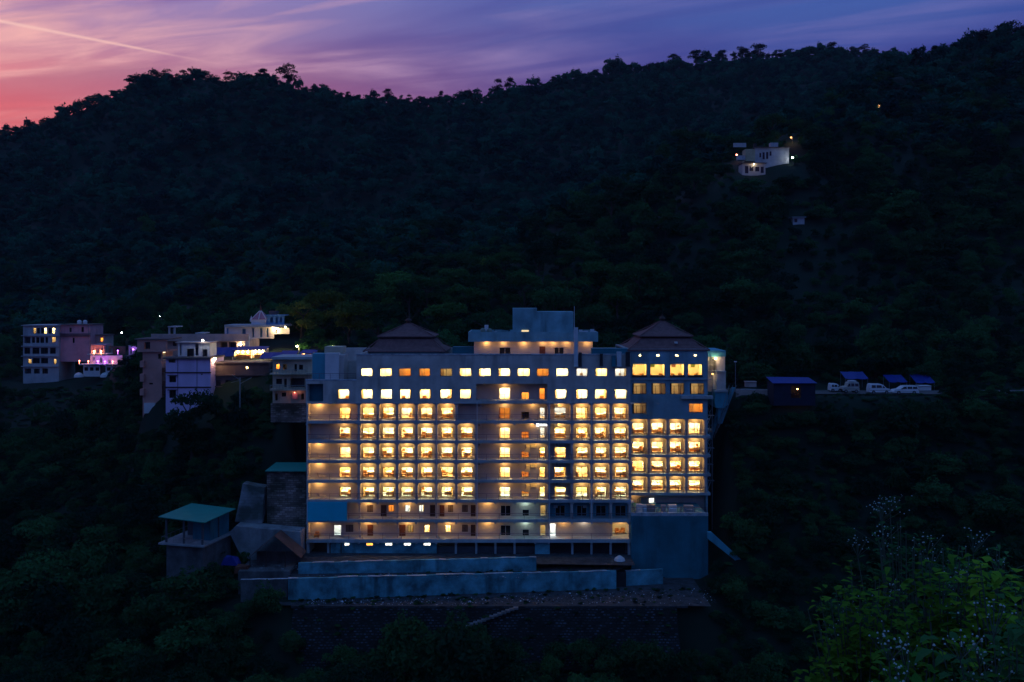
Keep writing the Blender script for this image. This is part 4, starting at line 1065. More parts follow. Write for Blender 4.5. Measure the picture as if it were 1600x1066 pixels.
# ---- base: podium walls, undercroft columns
fz = zf(6)
mb = MB(); holes = [(538, 546, 848.4, 853), (572, 583, 848.4, 853), (601.6, 613, 848.4, 853), (630.6, 642, 848.4, 853), (661.6, 673, 848.4, 853)]
mb.wall(PX(533, YF), PX(682, YF), -43.9, PZ(848.2, YF + .5), YF + .5, .25, [(PX(a, YF + .5), PX(b, YF + .5), PZ(d, YF + .5), PZ(c, YF + .5) - .02) for a, b, c, d in holes]); mb.build('podium_wall', 'concrete_blue', hotel)
for i, (a, b, c, d) in enumerate(holes):
    xc, z0, z1, w, h, wo = window(a, b, c + .3, d, YF + .5, 'sash', 'frame_white'); room(xc, z0 - .6, z1 + .02, YF + .5, 1.5, 1.2, ('cool', 'amber', 'cool', 'cool', 'cool')[i], yoff=.28)
mb = MB(); mb.box(PX(516, YF), PX(531, YF), YF + .4, YF + .7, -43.9, PZ(848.2, YF)); mb.build('podium_wall', 'concrete_blue', hotel)
mb = MB(); mb.box(PX(836, YF), PX(859, YF), YF + .4, YF + .7, -43.9, PZ(848.2, YF)); mb.build('podium_wall', 'concrete_blue', hotel)
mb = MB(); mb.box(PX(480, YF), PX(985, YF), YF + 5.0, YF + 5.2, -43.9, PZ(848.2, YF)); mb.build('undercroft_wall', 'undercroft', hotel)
for p in (481, 512, 712, 744, 774, 804, 894.5, 924.5, 954.5, 983):
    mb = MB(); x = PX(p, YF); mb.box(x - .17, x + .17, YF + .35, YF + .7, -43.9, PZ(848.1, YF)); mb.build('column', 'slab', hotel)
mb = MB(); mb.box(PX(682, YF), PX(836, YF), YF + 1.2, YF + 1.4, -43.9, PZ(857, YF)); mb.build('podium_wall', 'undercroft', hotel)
# ---- rooftop penthouse and lift tower
YP = 158.0
mb = MB(); wins = [(780, 798, 543, 556), (866, 881, 543, 556)]
mb.wall(PX(740.6, YP), PX(926, YP), zroof, PZ(533, YP), YP, .25, [(PX(a, YP), PX(b, YP), PZ(d, YP), PZ(c, YP)) for a, b, c, d in wins])
mb.box(PX(740.6, YP), PX(740.6, YP) + .25, YP + .25, YP + 9, zroof, PZ(533, YP)); mb.box(PX(926, YP) - .25, PX(926, YP), YP + .25, YP + 9, zroof, PZ(533, YP)); mb.box(PX(740.6, YP) + .25, PX(926, YP) - .25, YP + 8.8, YP + 9, zroof, PZ(533, YP))
mb.build('penthouse_wall', 'plaster', hotel)
for a, b, c, d in wins: window(a, b, c, d, YP, 'sash', 'frame_white', 'darkpane')
mb = MB(); mb.pbox(843, 852, 541.5, 562, YP - .06, YP - .003); mb.build('penthouse_door', 'redwood', hotel)
mb = MB(); z0, z1 = PZ(534, YP - 1.4), PZ(519, YP - 1.4); xa, xb = PX(731.6, YP - 1.4), PX(934.5, YP - 1.4)
mb.wall(xa, xb, z0, z1, YP - 1.4, .2); mb.box(xa, xa + .2, YP - 1.2, YP + 10, z0, z1); mb.box(xb - .2, xb, YP - 1.2, YP + 10, z0, z1); mb.box(xa + .2, xb - .2, YP + 9.8, YP + 10, z0, z1)
mb.build('penthouse_fascia', 'tealpaint', hotel)
mb = MB(); mb.box(xa + .2, xb - .2, YP - 1.2, YP + 9.8, z0 + .05, z0 + 1.15); mb.build('penthouse_roof', 'concrete', hotel)
for p, pw in ((760, 20), (786.6, 16), (818.5, 20), (848.5, 12), (864.5, 16), (885, 15), (917, 15)): ceiling_lamp(PX(p, YP), YP - .45, z0 + .05, pw * 1.8)
YU = 160.5; zr = z0 + 1.15
mb = MB(); mb.box(PX(801, YU), PX(896, YU), YU, YU + 6, zr + .002, PZ(487, YU)); mb.box(PX(801, YU), PX(839, YU), YU, YU + 6, PZ(487, YU) + .001, PZ(481.8, YU)); mb.build('lift_tower', 'tealpaint', hotel)
mb = MB(); mb.pbox(815, 826, 516, 518.4, YU - .08, YU - .003); mb.build('slot_lamp', 'slot_glow', hotel)
mb = MB(); x, y, _ = P(897.4, 480, YU - 2); mb.bar((x, y, zr), (x, y, PZ(479, YU - 2)), .05, 6); mb.build('antenna_mast', 'duct', hotel)
def water_tank(px, Y, zb, r, h, m, label):
    t = MB(); t.lathe([(r * .96, 0), (r, .1), (r, h * .35), (r * .96, h * .38), (r, h * .41), (r, h * .75), (r * .6, h * .92), (r * .25, h * .95), (r * .25, h)], 0, 0, 14)
    put('water_tank', t.data('water_tank', m, smooth=True), (PX(px, Y), Y, zb), label=label, category='tank')
water_tank(754.5, YP + .2, zr, .42, 1.1, 'tank_green', 'left pale green water tank on the penthouse roof')
water_tank(765, YP + .3, zr, .42, 1.05, 'tank_green', 'right pale green water tank on the penthouse roof')
mb = MB(); mb.pbox(757, 763, 508, 517, YP + .6, YP + 1.3); mb.build('white_box', 'white_paint', label='small white box between the two rooftop water tanks', category='box')
mb = MB(); x0, x1 = PX(770, YP), PX(797, YP); mb.hull([(x0, YP + 3, zr + .9), (x1, YP + 3, zr + .5), (x1, YP + 6, zr + .5), (x0, YP + 6, zr + .9)], [(x0, YP + 3, zr + .97), (x1, YP + 3, zr + .57), (x1, YP + 6, zr + .57), (x0, YP + 6, zr + .97)])
for x in (x0 + .2, x1 - .2):
    for y in (YP + 3.2, YP + 5.8): mb.bar((x, y, zr), (x, y, zr + .55), .04)
mb.build('solar_panel', 'darkpane', label='tilted dark solar panel on the penthouse roof', category='solar panel')
for k, (p, w, h) in enumerate(((908, .5, .7), (915, .9, .5), (926, .6, .8), (930, .35, .5), (774, .5, .4), (784, .8, .3))):
    mb = MB(); x = PX(p, YP); mb.box(x - w / 2, x + w / 2, YP + .5 + .1 * k, YP + 1.2, zr + .001, zr + h); mb.box(x - w / 2 - .03, x + w / 2 + .03, YP + .47 + .1 * k, YP + 1.23, zr + h + .001, zr + h + .06)
    mb.build('roof_equipment_box', 'duct', label=('narrow grey duct head beside the tall exhaust duct on the penthouse roof', 'wide low grey box behind the tall exhaust duct on the penthouse roof', 'tall grey box near the penthouse roof corner', 'smallest grey box on the very corner of the penthouse roof', 'low grey box beside the rooftop solar panel', 'flat grey box in front of the rooftop solar panel')[k], category='equipment', group='equipment boxes on the penthouse roof')
# exhaust ducts over the parapet
for p0, p1, q0, q1, m in ((897, 903, 512, 573, 'duct'), (904.5, 909, 551, 573, 'tank_black'), (937.6, 942, 553, 572, 'tank_black'), (964, 971, 550, 573, 'duct'), (978, 984.5, 550, 573, 'tank_black'), (956, 962, 556, 573, 'darkblue')):
    mb = MB(); mb.pbox(p0, p1, q0, q1, YF - .75, YF - .14); mb.pbox(p0 - .6, p1 + .6, q1 - 1.6, q1 + .2, YF - .8, YF - .75); mb.pbox(p0 - .4, p1 + .4, q0, q0 + 1.2, YF - .79, YF - .751)
    mb.build('exhaust_duct', m, hotel)
mb = MB(); mb.box(PX(926, YF), XR - .3, YF + 1.5, YF + 3.5, zroof + .001, PZ(545, YF + 1.5)); mb.build('plant_box', 'darkblue', hotel)
mb = MB(); mb.box(PX(706, YP), PX(740, YP), YP + 1.5, YP + 4, zroof + .001, PZ(543, YP)); mb.build('roof_parapet_room', 'darkblue', hotel)
# ---- pagoda roofs
def pagoda(cx, cy, hw, hd, ze, z1, z2, z3, up):
    """two-tier hipped roof: flared lower tier, short neck, upper tier, finial"""
    def ring(w, d, z): return [(cx - w, cy - d, z), (cx + w, cy - d, z), (cx + w, cy + d, z), (cx - w, cy + d, z)]
    mb = MB(); w1, d1 = hw * up * .93, hd * up * .93
    wm, dm = hw * .80, hd * .80
    mb.hull(ring(hw, hd, ze - .18), ring(hw, hd, ze)); mb.hull(ring(hw, hd, ze + .001), ring(wm, dm, ze + (z1 - ze) * .36)); mb.hull(ring(wm, dm, ze + (z1 - ze) * .36), ring(w1, d1, z1))
    lower = mb.build('pagoda_roof', 'roofshingle', hotel)
    mb = MB(); mb.hull(ring(w1 * .97, d1 * .97, z1 - .1), ring(w1 * .97, d1 * .97, z2)); mb.build('neck', 'darkwood', lower)
    mb = MB(); wu, du = hw * up, hd * up
    mb.hull(ring(wu, du, z2 - .1), ring(wu, du, z2 + .06)); mb.hull(ring(wu, du, z2 + .061), ring(wu * .55, du * .55, z2 + (z3 - z2) * .40)); mb.hull(ring(wu * .55, du * .55, z2 + (z3 - z2) * .40), ring(.35, .35, z3)); mb.build('upper_tier', 'roofshingle', lower)
    for sx in (-1, 1):
        for sy in (-1, 1):
            m = MB(); m.bar((cx + sx * wu, cy + sy * du, z2 + .06), (cx + sx * .35, cy + sy * .35, z3), .09, 5); m.bar((cx + sx * hw, cy + sy * hd, ze), (cx + sx * w1, cy + sy * d1, z1), .09, 5); m.build('hip_cap', 'roofshingle', lower)
    mb = MB(); mb.lathe([(.36, z3 - .1), (.34, z3 + .35), (.62, z3 + .42), (.55, z3 + .55), (.16, z3 + .9), (.05, z3 + 1.25)], cx, cy, 8); mb.build('finial', 'darkwood', lower)
YL = 160.0
hwL = (PX(697, YL) - PX(567, YL)) / 2
pagoda((PX(697, YL) + PX(567, YL)) / 2, YL + 6.5, hwL, 6.5, PZ(549, YL), PZ(530, YL + 2), PZ(526, YL + 2.2), PZ(505, YL + 6.5), .70)
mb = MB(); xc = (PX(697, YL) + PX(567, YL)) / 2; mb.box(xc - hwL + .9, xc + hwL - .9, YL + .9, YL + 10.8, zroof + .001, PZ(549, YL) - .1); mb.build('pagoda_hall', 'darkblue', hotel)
# ---- tower
xt0, xt1 = XR + .04, PX(1104.5, YT)
tw = [(988, 1010.5, 569, 587), (1016, 1038.6, 569, 587), (1047, 1069.4, 569, 587), (1074.7, 1097.6, 569, 587)]
tc = [(988, 1010, 599, 616), (1018, 1040, 599, 616), (1047, 1069, 599, 616), (1078, 1100, 599, 616), (988, 1010, 630, 646.5)]
tv = [(998, 1002.4, 553.8, 557.2), (1025.4, 1031, 553.8, 557.2), (1055, 1060.4, 553.8, 557.2), (1084, 1089.2, 553.8, 557.2)]
te = [(1076.6, 1098.4, 630.6, 644.6)]
allh = tw + tc + tv + te
mb = MB(); mb.wall(xt0, xt1, PZ(655, YT), PZ(547, YT), YT, .3, [(PX(a, YT), PX(b, YT), PZ(d, YT), PZ(c, YT)) for a, b, c, d in allh]); mb.build('tower_wall', 'towerpaint', hotel)
for i, (a, b, c, d) in enumerate(tw):
    xc, z0, z1, w, h, wo = window(a, b, c, d, YT, 'plain', 'darkwood', inset=.06); room(xc, z0 - .7, z1 + .35, YT, 2.85, 4.2, 'dine', yoff=.32)
    mb = MB(); mb.box(xc - 1.25, xc + 1.25, YT - .14, YT - .003, z0 - .25, z0 - .02); mb.build('window_sill', 'darkwood', hotel)
    WHERE = 'the ' + ORD[i] + ' yellow tower window after the main block'
    for q in range(2):
        WHERE = 'the ' + ORD[i] + ' yellow tower window after the main block, ' + ('inner' if q == 0 else 'outer') + ' one'
        armchair(xc - .7 + 1.4 * q, YT + 1.6, z0 - .68, rr.uniform(-1, 1))
    mb = MB(); mb.box(xc - .8 + .3 * i, xc - .1 + .3 * i, YT + 4.44, YT + 4.5, z1 - .85, z1 - .2); mb.build('wall_picture', ('yellowish', 'leaf_lit', 'redwood', 'leaf_lit')[i], label=('yellow framed picture', 'green and yellow picture', 'dark red picture', 'green plant picture')[i] + ' on the wall inside the upper tower window', category='picture')
for i, (a, b, c, d) in enumerate(tc):
    xc, z0, z1, w, h, wo = window(a, b, c, d, YT, 'rail', 'darkwood', inset=.06); room(xc, z0 - .3, z1 + .3, YT, 2.85, 3, 'dim', yoff=.32)
    curtain(wo, xc, z0, w, h, YT + .2, 1, .42, 'curtain_grey'); curtain(wo, xc, z0, w, h, YT + .24, -1, .12, 'darkwood')
for a, b, c, d in tv:
    xc, z0, z1, w, h, wo = window(a, b, c, d, YT, 'plain', 'darkwood'); room(xc, z0 - .5, z1 + .5, YT, 1.5, 1.5, 'pale', yoff=.32)
for a, b, c, d in te:
    xc, z0, z1, w, h, wo = window(a, b, c, d, YT, 'plain', 'darkwood'); room(xc, z0 - .6, z1 + .4, YT, 2.6, 2.6, 'amber', yoff=.32); curtain(wo, xc, z0, w, h, YT + .2, -1, .4)
mb = MB(); mb.box(xt0, xt1 + .7, YT - .3, YT - .003, PZ(593.2, YT), PZ(592, YT)); mb.build('ledge', 'concrete_cap', hotel)
mb = MB(); mb.box(PX(1063, YT), PX(1112, YT), YT - 1.0, YT - .003, PZ(622.5, YT), PZ(618, YT)); mb.build('canopy_slab', 'slab', hotel)
TLY = [655 + 29.8 * k for k in range(5)]
tb = [(988, 1006), (1018, 1036), (1046.6, 1064.5), (1076, 1094)]
for k in range(4):
    t, f = PZ(TLY[k], YT), PZ(TLY[k] + 25.6, YT)
    mb = MB(); mb.wall(xt0, PX(1104, YTW), f - .2, t + .2, YTW, .22, [(PX(a, YTW), PX(b, YTW), max(PZ(TLY[k] + 24.6, YTW), f + .03), PZ(TLY[k] + 5.6, YTW)) for a, b in tb]); mb.build('room_wall', 'plaster', hotel)
    mb = MB(); mb.box(xt0, PX(1110, YT), YT - .1, YTW + 4, PZ(TLY[k + 1] - .2, YT), f); mb.build('balcony_slab', 'slab', hotel)
    for a, b in tb:
        WHERE = 'the ' + ORD[tb.index((a, b))] + ' tower room after the main block, ' + ['top', 'second', 'third', 'lowest'][k] + ' tower balcony floor'
        xc, z0, z1, w, h, wo = window(a, b, TLY[k] + 5.6, TLY[k] + 24.6, YTW, 'door', floor=f + .04); room(xc, f + .02, t - .02, YTW, 2.85, 3.2, room_kind()); furnish(xc, f + .02, YTW, 2.85, 3.2, rr)
        ceiling_lamp(xc, YTW - .55, t - .01, 38, GOLD)
        if rr.random() < .8: bchair(xc + 1.25, YT + .8, f + .005, math.pi + rr.uniform(-.3, .3))
    for p in (1013.8, 1043.5, 1072.6, 1102.6): fin(p, YT, f, t, YTW - YT - .064)
    railing(984.9, 1103, YT, f, [986, 1013.8, 1030, 1043.5, 1060, 1072.6, 1090, 1102], .95)
# tower flanks, roof, base
mb = MB(); mb.box(xt1 - .02, xt1 + .2, YT + .31, YB, zbot, PZ(547, YT)); mb.box(xt0, xt1 - .02, YB - .3, YB - .02, zbot, PZ(547, YT)); mb.box(xt0, xt1 - .02, YTW + 4.6, YTW + 4.8, zbot, PZ(656, YT)); mb.build('tower_flank', 'towerpaint', hotel)
mb = MB(); mb.box(xt0, xt1 + .2, YT + .02, YB, PZ(547, YT) + .002, PZ(547, YT) + .2); mb.build('tower_roof_slab', 'concrete', hotel)
cxT = PX(1035, 163.5); hwT = PX(1110, YT - .5) - cxT
pagoda(cxT, YT + 6.8, hwT, 7.0, PZ(547, YT - .2), PZ(529, YT + 2), PZ(525.5, YT + 2.2), PZ(502, YT + 6.8), .66)
mb = MB(); mb.pbox(1055, 1059, 534.5, 537, YT + .8, YT + 1.8); mb.build('skylight', 'white_paint', hotel)
# recess below the tower rooms and the blue box
mb = MB(); mb.wall(xt0, PX(1101, YTW), PZ(812, YTW), PZ(772, YTW), YTW + .3, .2, [(PX(1014.5, YTW), PX(1022.5, YTW), PZ(798, YTW), PZ(779.5, YTW))]); mb.build('recess_wall', 'plaster', hotel)
xc, z0, z1, w, h, wo = window(1014.5, 1022.5, 779.5, 798, YTW + .3, 'plain', 'frame_white'); room(xc, z0, z1 + .3, YTW + .3, 1.6, 1.6, 'cool')
mb = MB(); mb.pbox(1001, 1013.5, 778, 799, YTW - .5, YTW + .25); mb.build('water_heater', 'steel', hotel)
for q in (0, 1): 
    mb = MB(); x = PX(999 - 3 * q, YTW); mb.bar((x, YTW - .2, PZ(803, YTW)), (x, YTW - .2, PZ(777 + 2 * q, YTW)), .07); mb.bar((x, YTW - .2, PZ(777 + 2 * q, YTW)), (x + 1.2, YTW - .2, PZ(777 + 2 * q, YTW)), .07); mb.build('pipe', 'steel', hotel)
ceiling_lamp(PX(992, YT), YTW - .4, PZ(774.5, YT), 16, WARM)
YX = 149.2
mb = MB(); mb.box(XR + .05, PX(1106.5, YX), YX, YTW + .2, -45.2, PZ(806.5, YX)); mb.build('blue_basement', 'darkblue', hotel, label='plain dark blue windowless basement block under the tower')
mb = MB(); mb.box(XR + .05, PX(1106.5, YX), YX - .02, YX + .25, PZ(806.4, YX), PZ(801.5, YX)); mb.build('parapet', 'concrete_cap', hotel)
railing(988, 1105, YX + .3, PZ(801, YX) - .4, [989, 1005, 1026, 1043, 1064, 1085, 1104], 1.2)
for k, (p, w, h, m) in enumerate(((998, 1.0, .5, 'white_paint'), (1006, .7, .4, 'duct'), (1016, 1.4, .45, 'steel'), (1036, .8, .35, 'rubbish'), (1050, 1.3, .4, 'duct'), (1075, 1.5, .3, 'concrete'))):
    mb = MB(); x = PX(p, YX + 3); z = PZ(806.4, YX); mb.box(x - w / 2, x + w / 2, YX + 2.2, YX + 3.2, z + .002, z + h + .8); mb.box(x - w * .3, x + w * .35, YX + 2.0, YX + 2.19, z + .002, z + h + .3); mb.build('stored_crate', m, label=('white crate at the hotel end of the basement roof terrace', 'small pale box next to the white crate on the basement terrace', 'wide steel-grey crate on the basement roof terrace', 'small rubbish heap box midway along the basement terrace', 'long pale box midway along the basement terrace', 'low concrete block at the outer end of the basement terrace')[k], category='crate', group='stored material on the basement terrace')
# ---- service core behind the tower: stair, landing, lamp
YS = 163.0
mb = MB(); mb.pbox(1104, 1134, 548, 557.5, YS, YB); mb.build('core_parapet', 'bluewall', hotel)
mb = MB(); mb.pbox(1119.5, 1133, 557.6, 580, YS + .1, YB); mb.build('core_wall', 'plaster', hotel)
mb = MB(); mb.pbox(1118.5, 1134.5, 580, 582, YS - .5, YB); mb.build('core_ledge', 'slab', hotel)
mb = MB(); mb.pbox(1119.5, 1134, 582.1, 610, YS, YB); mb.build('core_wall', 'facade', hotel)
mb = MB(); mb.pbox(1116, 1138, 610, 613, YS - .6, YB); mb.build('core_ledge', 'slab', hotel)
mb = MB(); mb.prism([(PX(1117, YS), PZ(613.2, YS)), (PX(1137, YS), PZ(613.2, YS)), (PX(1137, YS), PZ(632, YS)), (PX(1130, YS), PZ(638, YS)), (PX(1118, YS), PZ(637, YS)), (PX(1116, YS), PZ(626, YS))], YS - .3, YB); mb.build('core_tank', 'bluewall', hotel)
mb = MB(); mb.prism([(PX(1123, YS), PZ(636, YS)), (PX(1131, YS), PZ(636, YS)), (PX(1126, YS), PZ(660, YS)), (PX(1123, YS), PZ(660, YS))], YS + .3, YS + 2); mb.build('core_funnel', 'bluewall', hotel)
mb = MB(); mb.pbox(1104.8, 1119.4, 557.6, 612, YS + 1.6, YS + 1.8); mb.build('stairwell_wall', 'plaster', hotel)
xc, z0, z1, w, h, wo = window(1107, 1118.5, 559, 580, YS + .9, 'door', 'frame_white')
ln = thing('wall_lamp', P(1118, 561, YS), 'bright warm lamp on the service stair beside the right pagoda roof', 'lamp')
mb = MB(); x, y, z = P(1117.8, 560.5, YS - .3); mb.lathe([(.05, z - .14), (.15, z - .08), (.17, z), (.15, z + .08), (.05, z + .14)], x, y, 10); mb.build('bulb', 'lamp_street', ln); mb = MB(); mb.bar((x, y, z + .14), (x + .3, y + .3, z + .2), .03); mb.build('bracket', 'steel', ln)
light(ln, (x, y - .5, z), 8, WARM, .12)
mb = MB(); mb.pbox(1114, 1118.4, 585, 608, YS + .6, YS + .7); mb.build('lit_door', 'room_pale', hotel); ceiling_lamp(PX(1113, YS), YS - .2, PZ(584, YS), 4, (1, .95, .85))
# steel escape stair zig-zag with its buttress
mb = MB()
for i in range(5):
    a = (PX(1108 + 2 * (i % 2), YT), YT + 1.5, PZ(640 + 26 * i, YT)); b = (PX(1118 - 2 * (i % 2), YT), YT + 3.5, PZ(653 + 26 * i, YT)); c = (a[0], YT + 1.5, PZ(666 + 26 * i, YT))
    mb.bar(a, b, .07); mb.bar(b, c, .07); mb.bar((a[0], a[1], a[2] + 1), (b[0], b[1], b[2] + 1), .03); mb.bar((b[0], b[1], b[2] + 1), (c[0], c[1], c[2] + 1), .03)
    mb.box(b[0] - .5, b[0] + .5, b[1] - .5, b[1] + .5, b[2] - .06, b[2])
for p in (1106.5, 1117.5): mb.bar((PX(p, YT), YT + 2.4, PZ(605, YT)), (PX(p, YT), YT + 2.4, -40), .07)
es = mb.build('escape_stair', 'steel', hotel)
mb = MB()
for q, (xa, ya, xb, yb) in enumerate(((1149, 606, 1128, 662), (1140, 612, 1120, 668), (1133, 640, 1117, 690))):
    mb.prism([(PX(xa - 5, YS), PZ(ya, YS)), (PX(xa, YS), PZ(ya, YS)), (PX(xb, YS), PZ(yb, YS)), (PX(xb - 6, YS), PZ(yb, YS))], YS - .2 + q * 1.2, YS + .6 + q * 1.2)
mb.build('raking_wall', 'concrete_blue', hotel)
for q in range(3):
    mb = MB(); o = 1.3 * q; mb.bar((PX(1150 - 6 * q, YS), YS - .4 - o * .1, PZ(602, YS)), (PX(1122 - 4 * q, YS), YS - .4 - o * .1, PZ(668 + 8 * q, YS)), .05); mb.build('stair_handrail', 'steel', hotel)
mb = MB(); Yc = 147.6; mb.prism([(PX(1106, Yc), PZ(832, Yc)), (PX(1112, Yc), PZ(832, Yc)), (PX(1160, Yc), PZ(876, Yc)), (PX(1154, Yc), PZ(880, Yc)), (PX(1106, Yc), PZ(842, Yc))], Yc, Yc + .7); mb.build('raking_strut', 'bluewall', hotel)

# ------------------------------------------------------------------ site below the hotel
def slant_wall(name, x0, y0, x1, y1, zb, zt0, zt1, th, m, label, cat='wall', cap=True, n=34, jag=.06, seed=1):
    """masonry wall along a slanting line with a worn, uneven top"""
    r = random.Random(seed); root = thing(name, ((x0 + x1) / 2, (y0 + y1) / 2, zb), label, cat)
    d = np.array([x1 - x0, y1 - y0]); d /= np.linalg.norm(d); nx, ny = -d[1] * th, d[0] * th
    mb = MB(); cp = MB()
    pts = [(x0 + (x1 - x0) * i / n, y0 + (y1 - y0) * i / n, zt0 + (zt1 - zt0) * i / n + r.uniform(-jag, jag)) for i in range(n + 1)]
    for a, b in zip(pts[:-1], pts[1:]):
        mb.hull([(a[0], a[1], zb), (b[0], b[1], zb), (b[0] + nx, b[1] + ny, zb), (a[0] + nx, a[1] + ny, zb)], [a, b, (b[0] + nx, b[1] + ny, b[2]), (a[0] + nx, a[1] + ny, a[2])])
        e = .06
        if r.random() < .55: cp.hull([(a[0] - nx * .1, a[1] - ny * .15, a[2] + .002), (b[0] - nx * .1, b[1] - ny * .15, b[2] + .002), (b[0] + nx, b[1] + ny, b[2] + .002), (a[0] + nx, a[1] + ny, a[2] + .002)],
                [(a[0] - nx * .1, a[1] - ny * .15, a[2] + e), (b[0] - nx * .1, b[1] - ny * .15, b[2] + e), (b[0] + nx, b[1] + ny, b[2] + e), (a[0] + nx, a[1] + ny, a[2] + e)])
    mb.build('wall_face', m, root)
    if cap: cp.build('coping', 'concrete_cap', root)
    return root
zg = -44.7
Xa, Xb = PX(466, 142), PX(838, 143.5)
slant_wall('retaining_wall', Xa, 142, Xb, 143.6, -42.4, PZ(880, 142), PZ(871, 143.6), .5, 'concrete_blue', 'upper blue-grey retaining wall directly below the hotel podium', seed=3)
slant_wall('retaining_wall', PX(450, 138), 138, PX(963, 143.6), 143.6, zg - .4, PZ(904, 138), PZ(892.5, 143.6), .5, 'concrete_blue', 'long lower blue-grey retaining wall above the gravel strip', seed=4)
slant_wall('retaining_wall', PX(978, 145), 145, PX(1036, 146), 146, zg - .4, PZ(893, 145), PZ(890, 146), .5, 'concrete_blue', 'short stained retaining wall stub at the foot of the blue basement', seed=5, n=5)
# terraces behind the walls
mb = MB(); mb.face((Xa, 142.4, -41.0), (Xb, 144, -41.0), (PX(985, 150), 144.4, -41.35), (PX(985, 150), 151.5, -41.35), (PX(470, 150), 151.5, -41.1)); mb.build('terrace', 'gravel', kind='structure')
mb = MB(); mb.face((PX(450, 138), 138.4, -41.95), (PX(963, 143.6), 143.9, -41.95), (PX(985, 146), 146.3, -42.0), (PX(985, 150), 150.2, -42.0), (PX(450, 150), 148, -41.95)); mb.build('terrace', 'gravel', kind='structure')
mb = MB()
for i in range(24):
    a = PX(430, 136) + (PX(1110, 136) - PX(430, 136)) * i / 24; b = PX(430, 136) + (PX(1110, 136) - PX(430, 136)) * (i + 1) / 24
    ya = 135.7 + .9 * math.sin(i * .7) * .3; yb = 135.7 + .9 * math.sin((i + 1) * .7) * .3
    mb.face((a, ya, zg), (b, yb, zg), (b, 150, zg), (a, 150, zg))
mb.build('gravel_strip', 'gravel', kind='structure')
# stone-pitched bank with its stair
bank = thing('stone_bank', (0, 133.5, -52), 'dark stone-pitched bank below the gravel strip', 'retaining wall')
mb = MB(); xs = np.linspace(PX(455, 134), PX(1060, 134), 40)
def bank_y(t): return 131.2 + 4.3 * t
for a, b in zip(xs[:-1], xs[1:]):
    for t0, t1 in ((0, .33), (.33, .66), (.66, 1)):
        f = lambda x, t: (x, bank_y(t) + .12 * math.sin(x * 1.7 + t * 9), -52.3 + 7.55 * t + .06 * math.sin(x * 2.3))
        mb.face(f(a, t0), f(b, t0), f(b, t1), f(a, t1))
mb.build('stone_face', 'stonewall', bank)
mb = MB(); mb.box(PX(455, 135.5), PX(1075, 135.5), 135.42, 135.9, zg - .25, zg + .05); mb.build('edge_kerb', 'gravel', bank)
stair = thing('stone_stairway', P(735, 1000, 132.5), 'pale stone stairway climbing diagonally up the stone bank', 'stairs')
for i in range(24):
    t = i / 23; px = 662 + (806 - 662) * t; z = PZ(1004, 132.6) + (zg - PZ(1004, 132.6)) * t; tt = (z + 52.3) / 7.55; y = bank_y(tt)
    mb = MB(); x = PX(px, y); mb.box(x - .36, x + .36, y - .75, y + .2, z - .26, z + .0); mb.build('step', 'step_stone', stair)
# rubble and litter on the gravel: too small to count
def litter(name, n, boxes, smin, smax, m, label, seed):
    r = np.random.default_rng(seed); mb = MB()
    for _ in range(n):
        b = boxes[r.integers(len(boxes))]; x = r.uniform(b[0], b[1]); y = r.uniform(b[2], b[3]); z = b[4]; s = r.uniform(smin, smax) * (2.2 if r.random() < .05 else 1)
        a = r.uniform(0, 6.28); c, d = math.cos(a) * s, math.sin(a) * s; h = s * r.uniform(.2, .9); k = r.uniform(.4, 1)
        mb.hull([(x - c, y - d, z), (x + d * k, y - c * k, z), (x + c, y + d, z), (x - d * k, y + c * k, z)], [(x - c * .6, y - d * .5, z + h), (x + d * .5, y - c * .4, z + h * r.uniform(.5, 1.2)), (x + c * .5, y + d * .6, z + h), (x - d * .5, y + c * .5, z + h * .7)])
    mb.build(name, m, kind='stuff', label=label)
gb = [(PX(480, 137) + i * 4, PX(480, 137) + i * 4 + 4, 136 + .03 * i, 138 + .4 * i, zg + .004) for i in range(15)]
litter('stone_rubble', 1500, gb, .03, .12, 'gravel', 'small grey stones strewn along the gravel strip', 1)
litter('scattered_litter', 300, gb, .04, .12, 'rubbish', 'pale scraps of litter scattered along the gravel strip', 2)
litter('scattered_litter', 160, [(PX(840, 145), PX(984, 145), 144.6, 149, -41.32), (PX(470, 141), PX(830, 143), 140, 142, -41.93)], .05, .16, 'rubbish', 'pale scraps lying on the terraces below the hotel', 3)
mb = MB(); x, y, z = P(968, 877, 147); mb.lathe([(.9, -41.3), (.75, -40.95), (.3, -40.6), (.05, -40.5)], x, y, 9); mb.build('cement_bag_heap', 'white_paint', label='pale heap of sacks under the hotel next to the blue basement', category='heap')
mb = MB(); mb.box(PX(962, 144), PX(979, 144), 144.5, 146, zg - .3, PZ(893, 145)); mb.build('gap_shade_box', 'tank_black', label='black box painting the shade in the gap between the long and the short retaining wall', category='shade_box')  # black box stands in for the shade in the gap between the walls

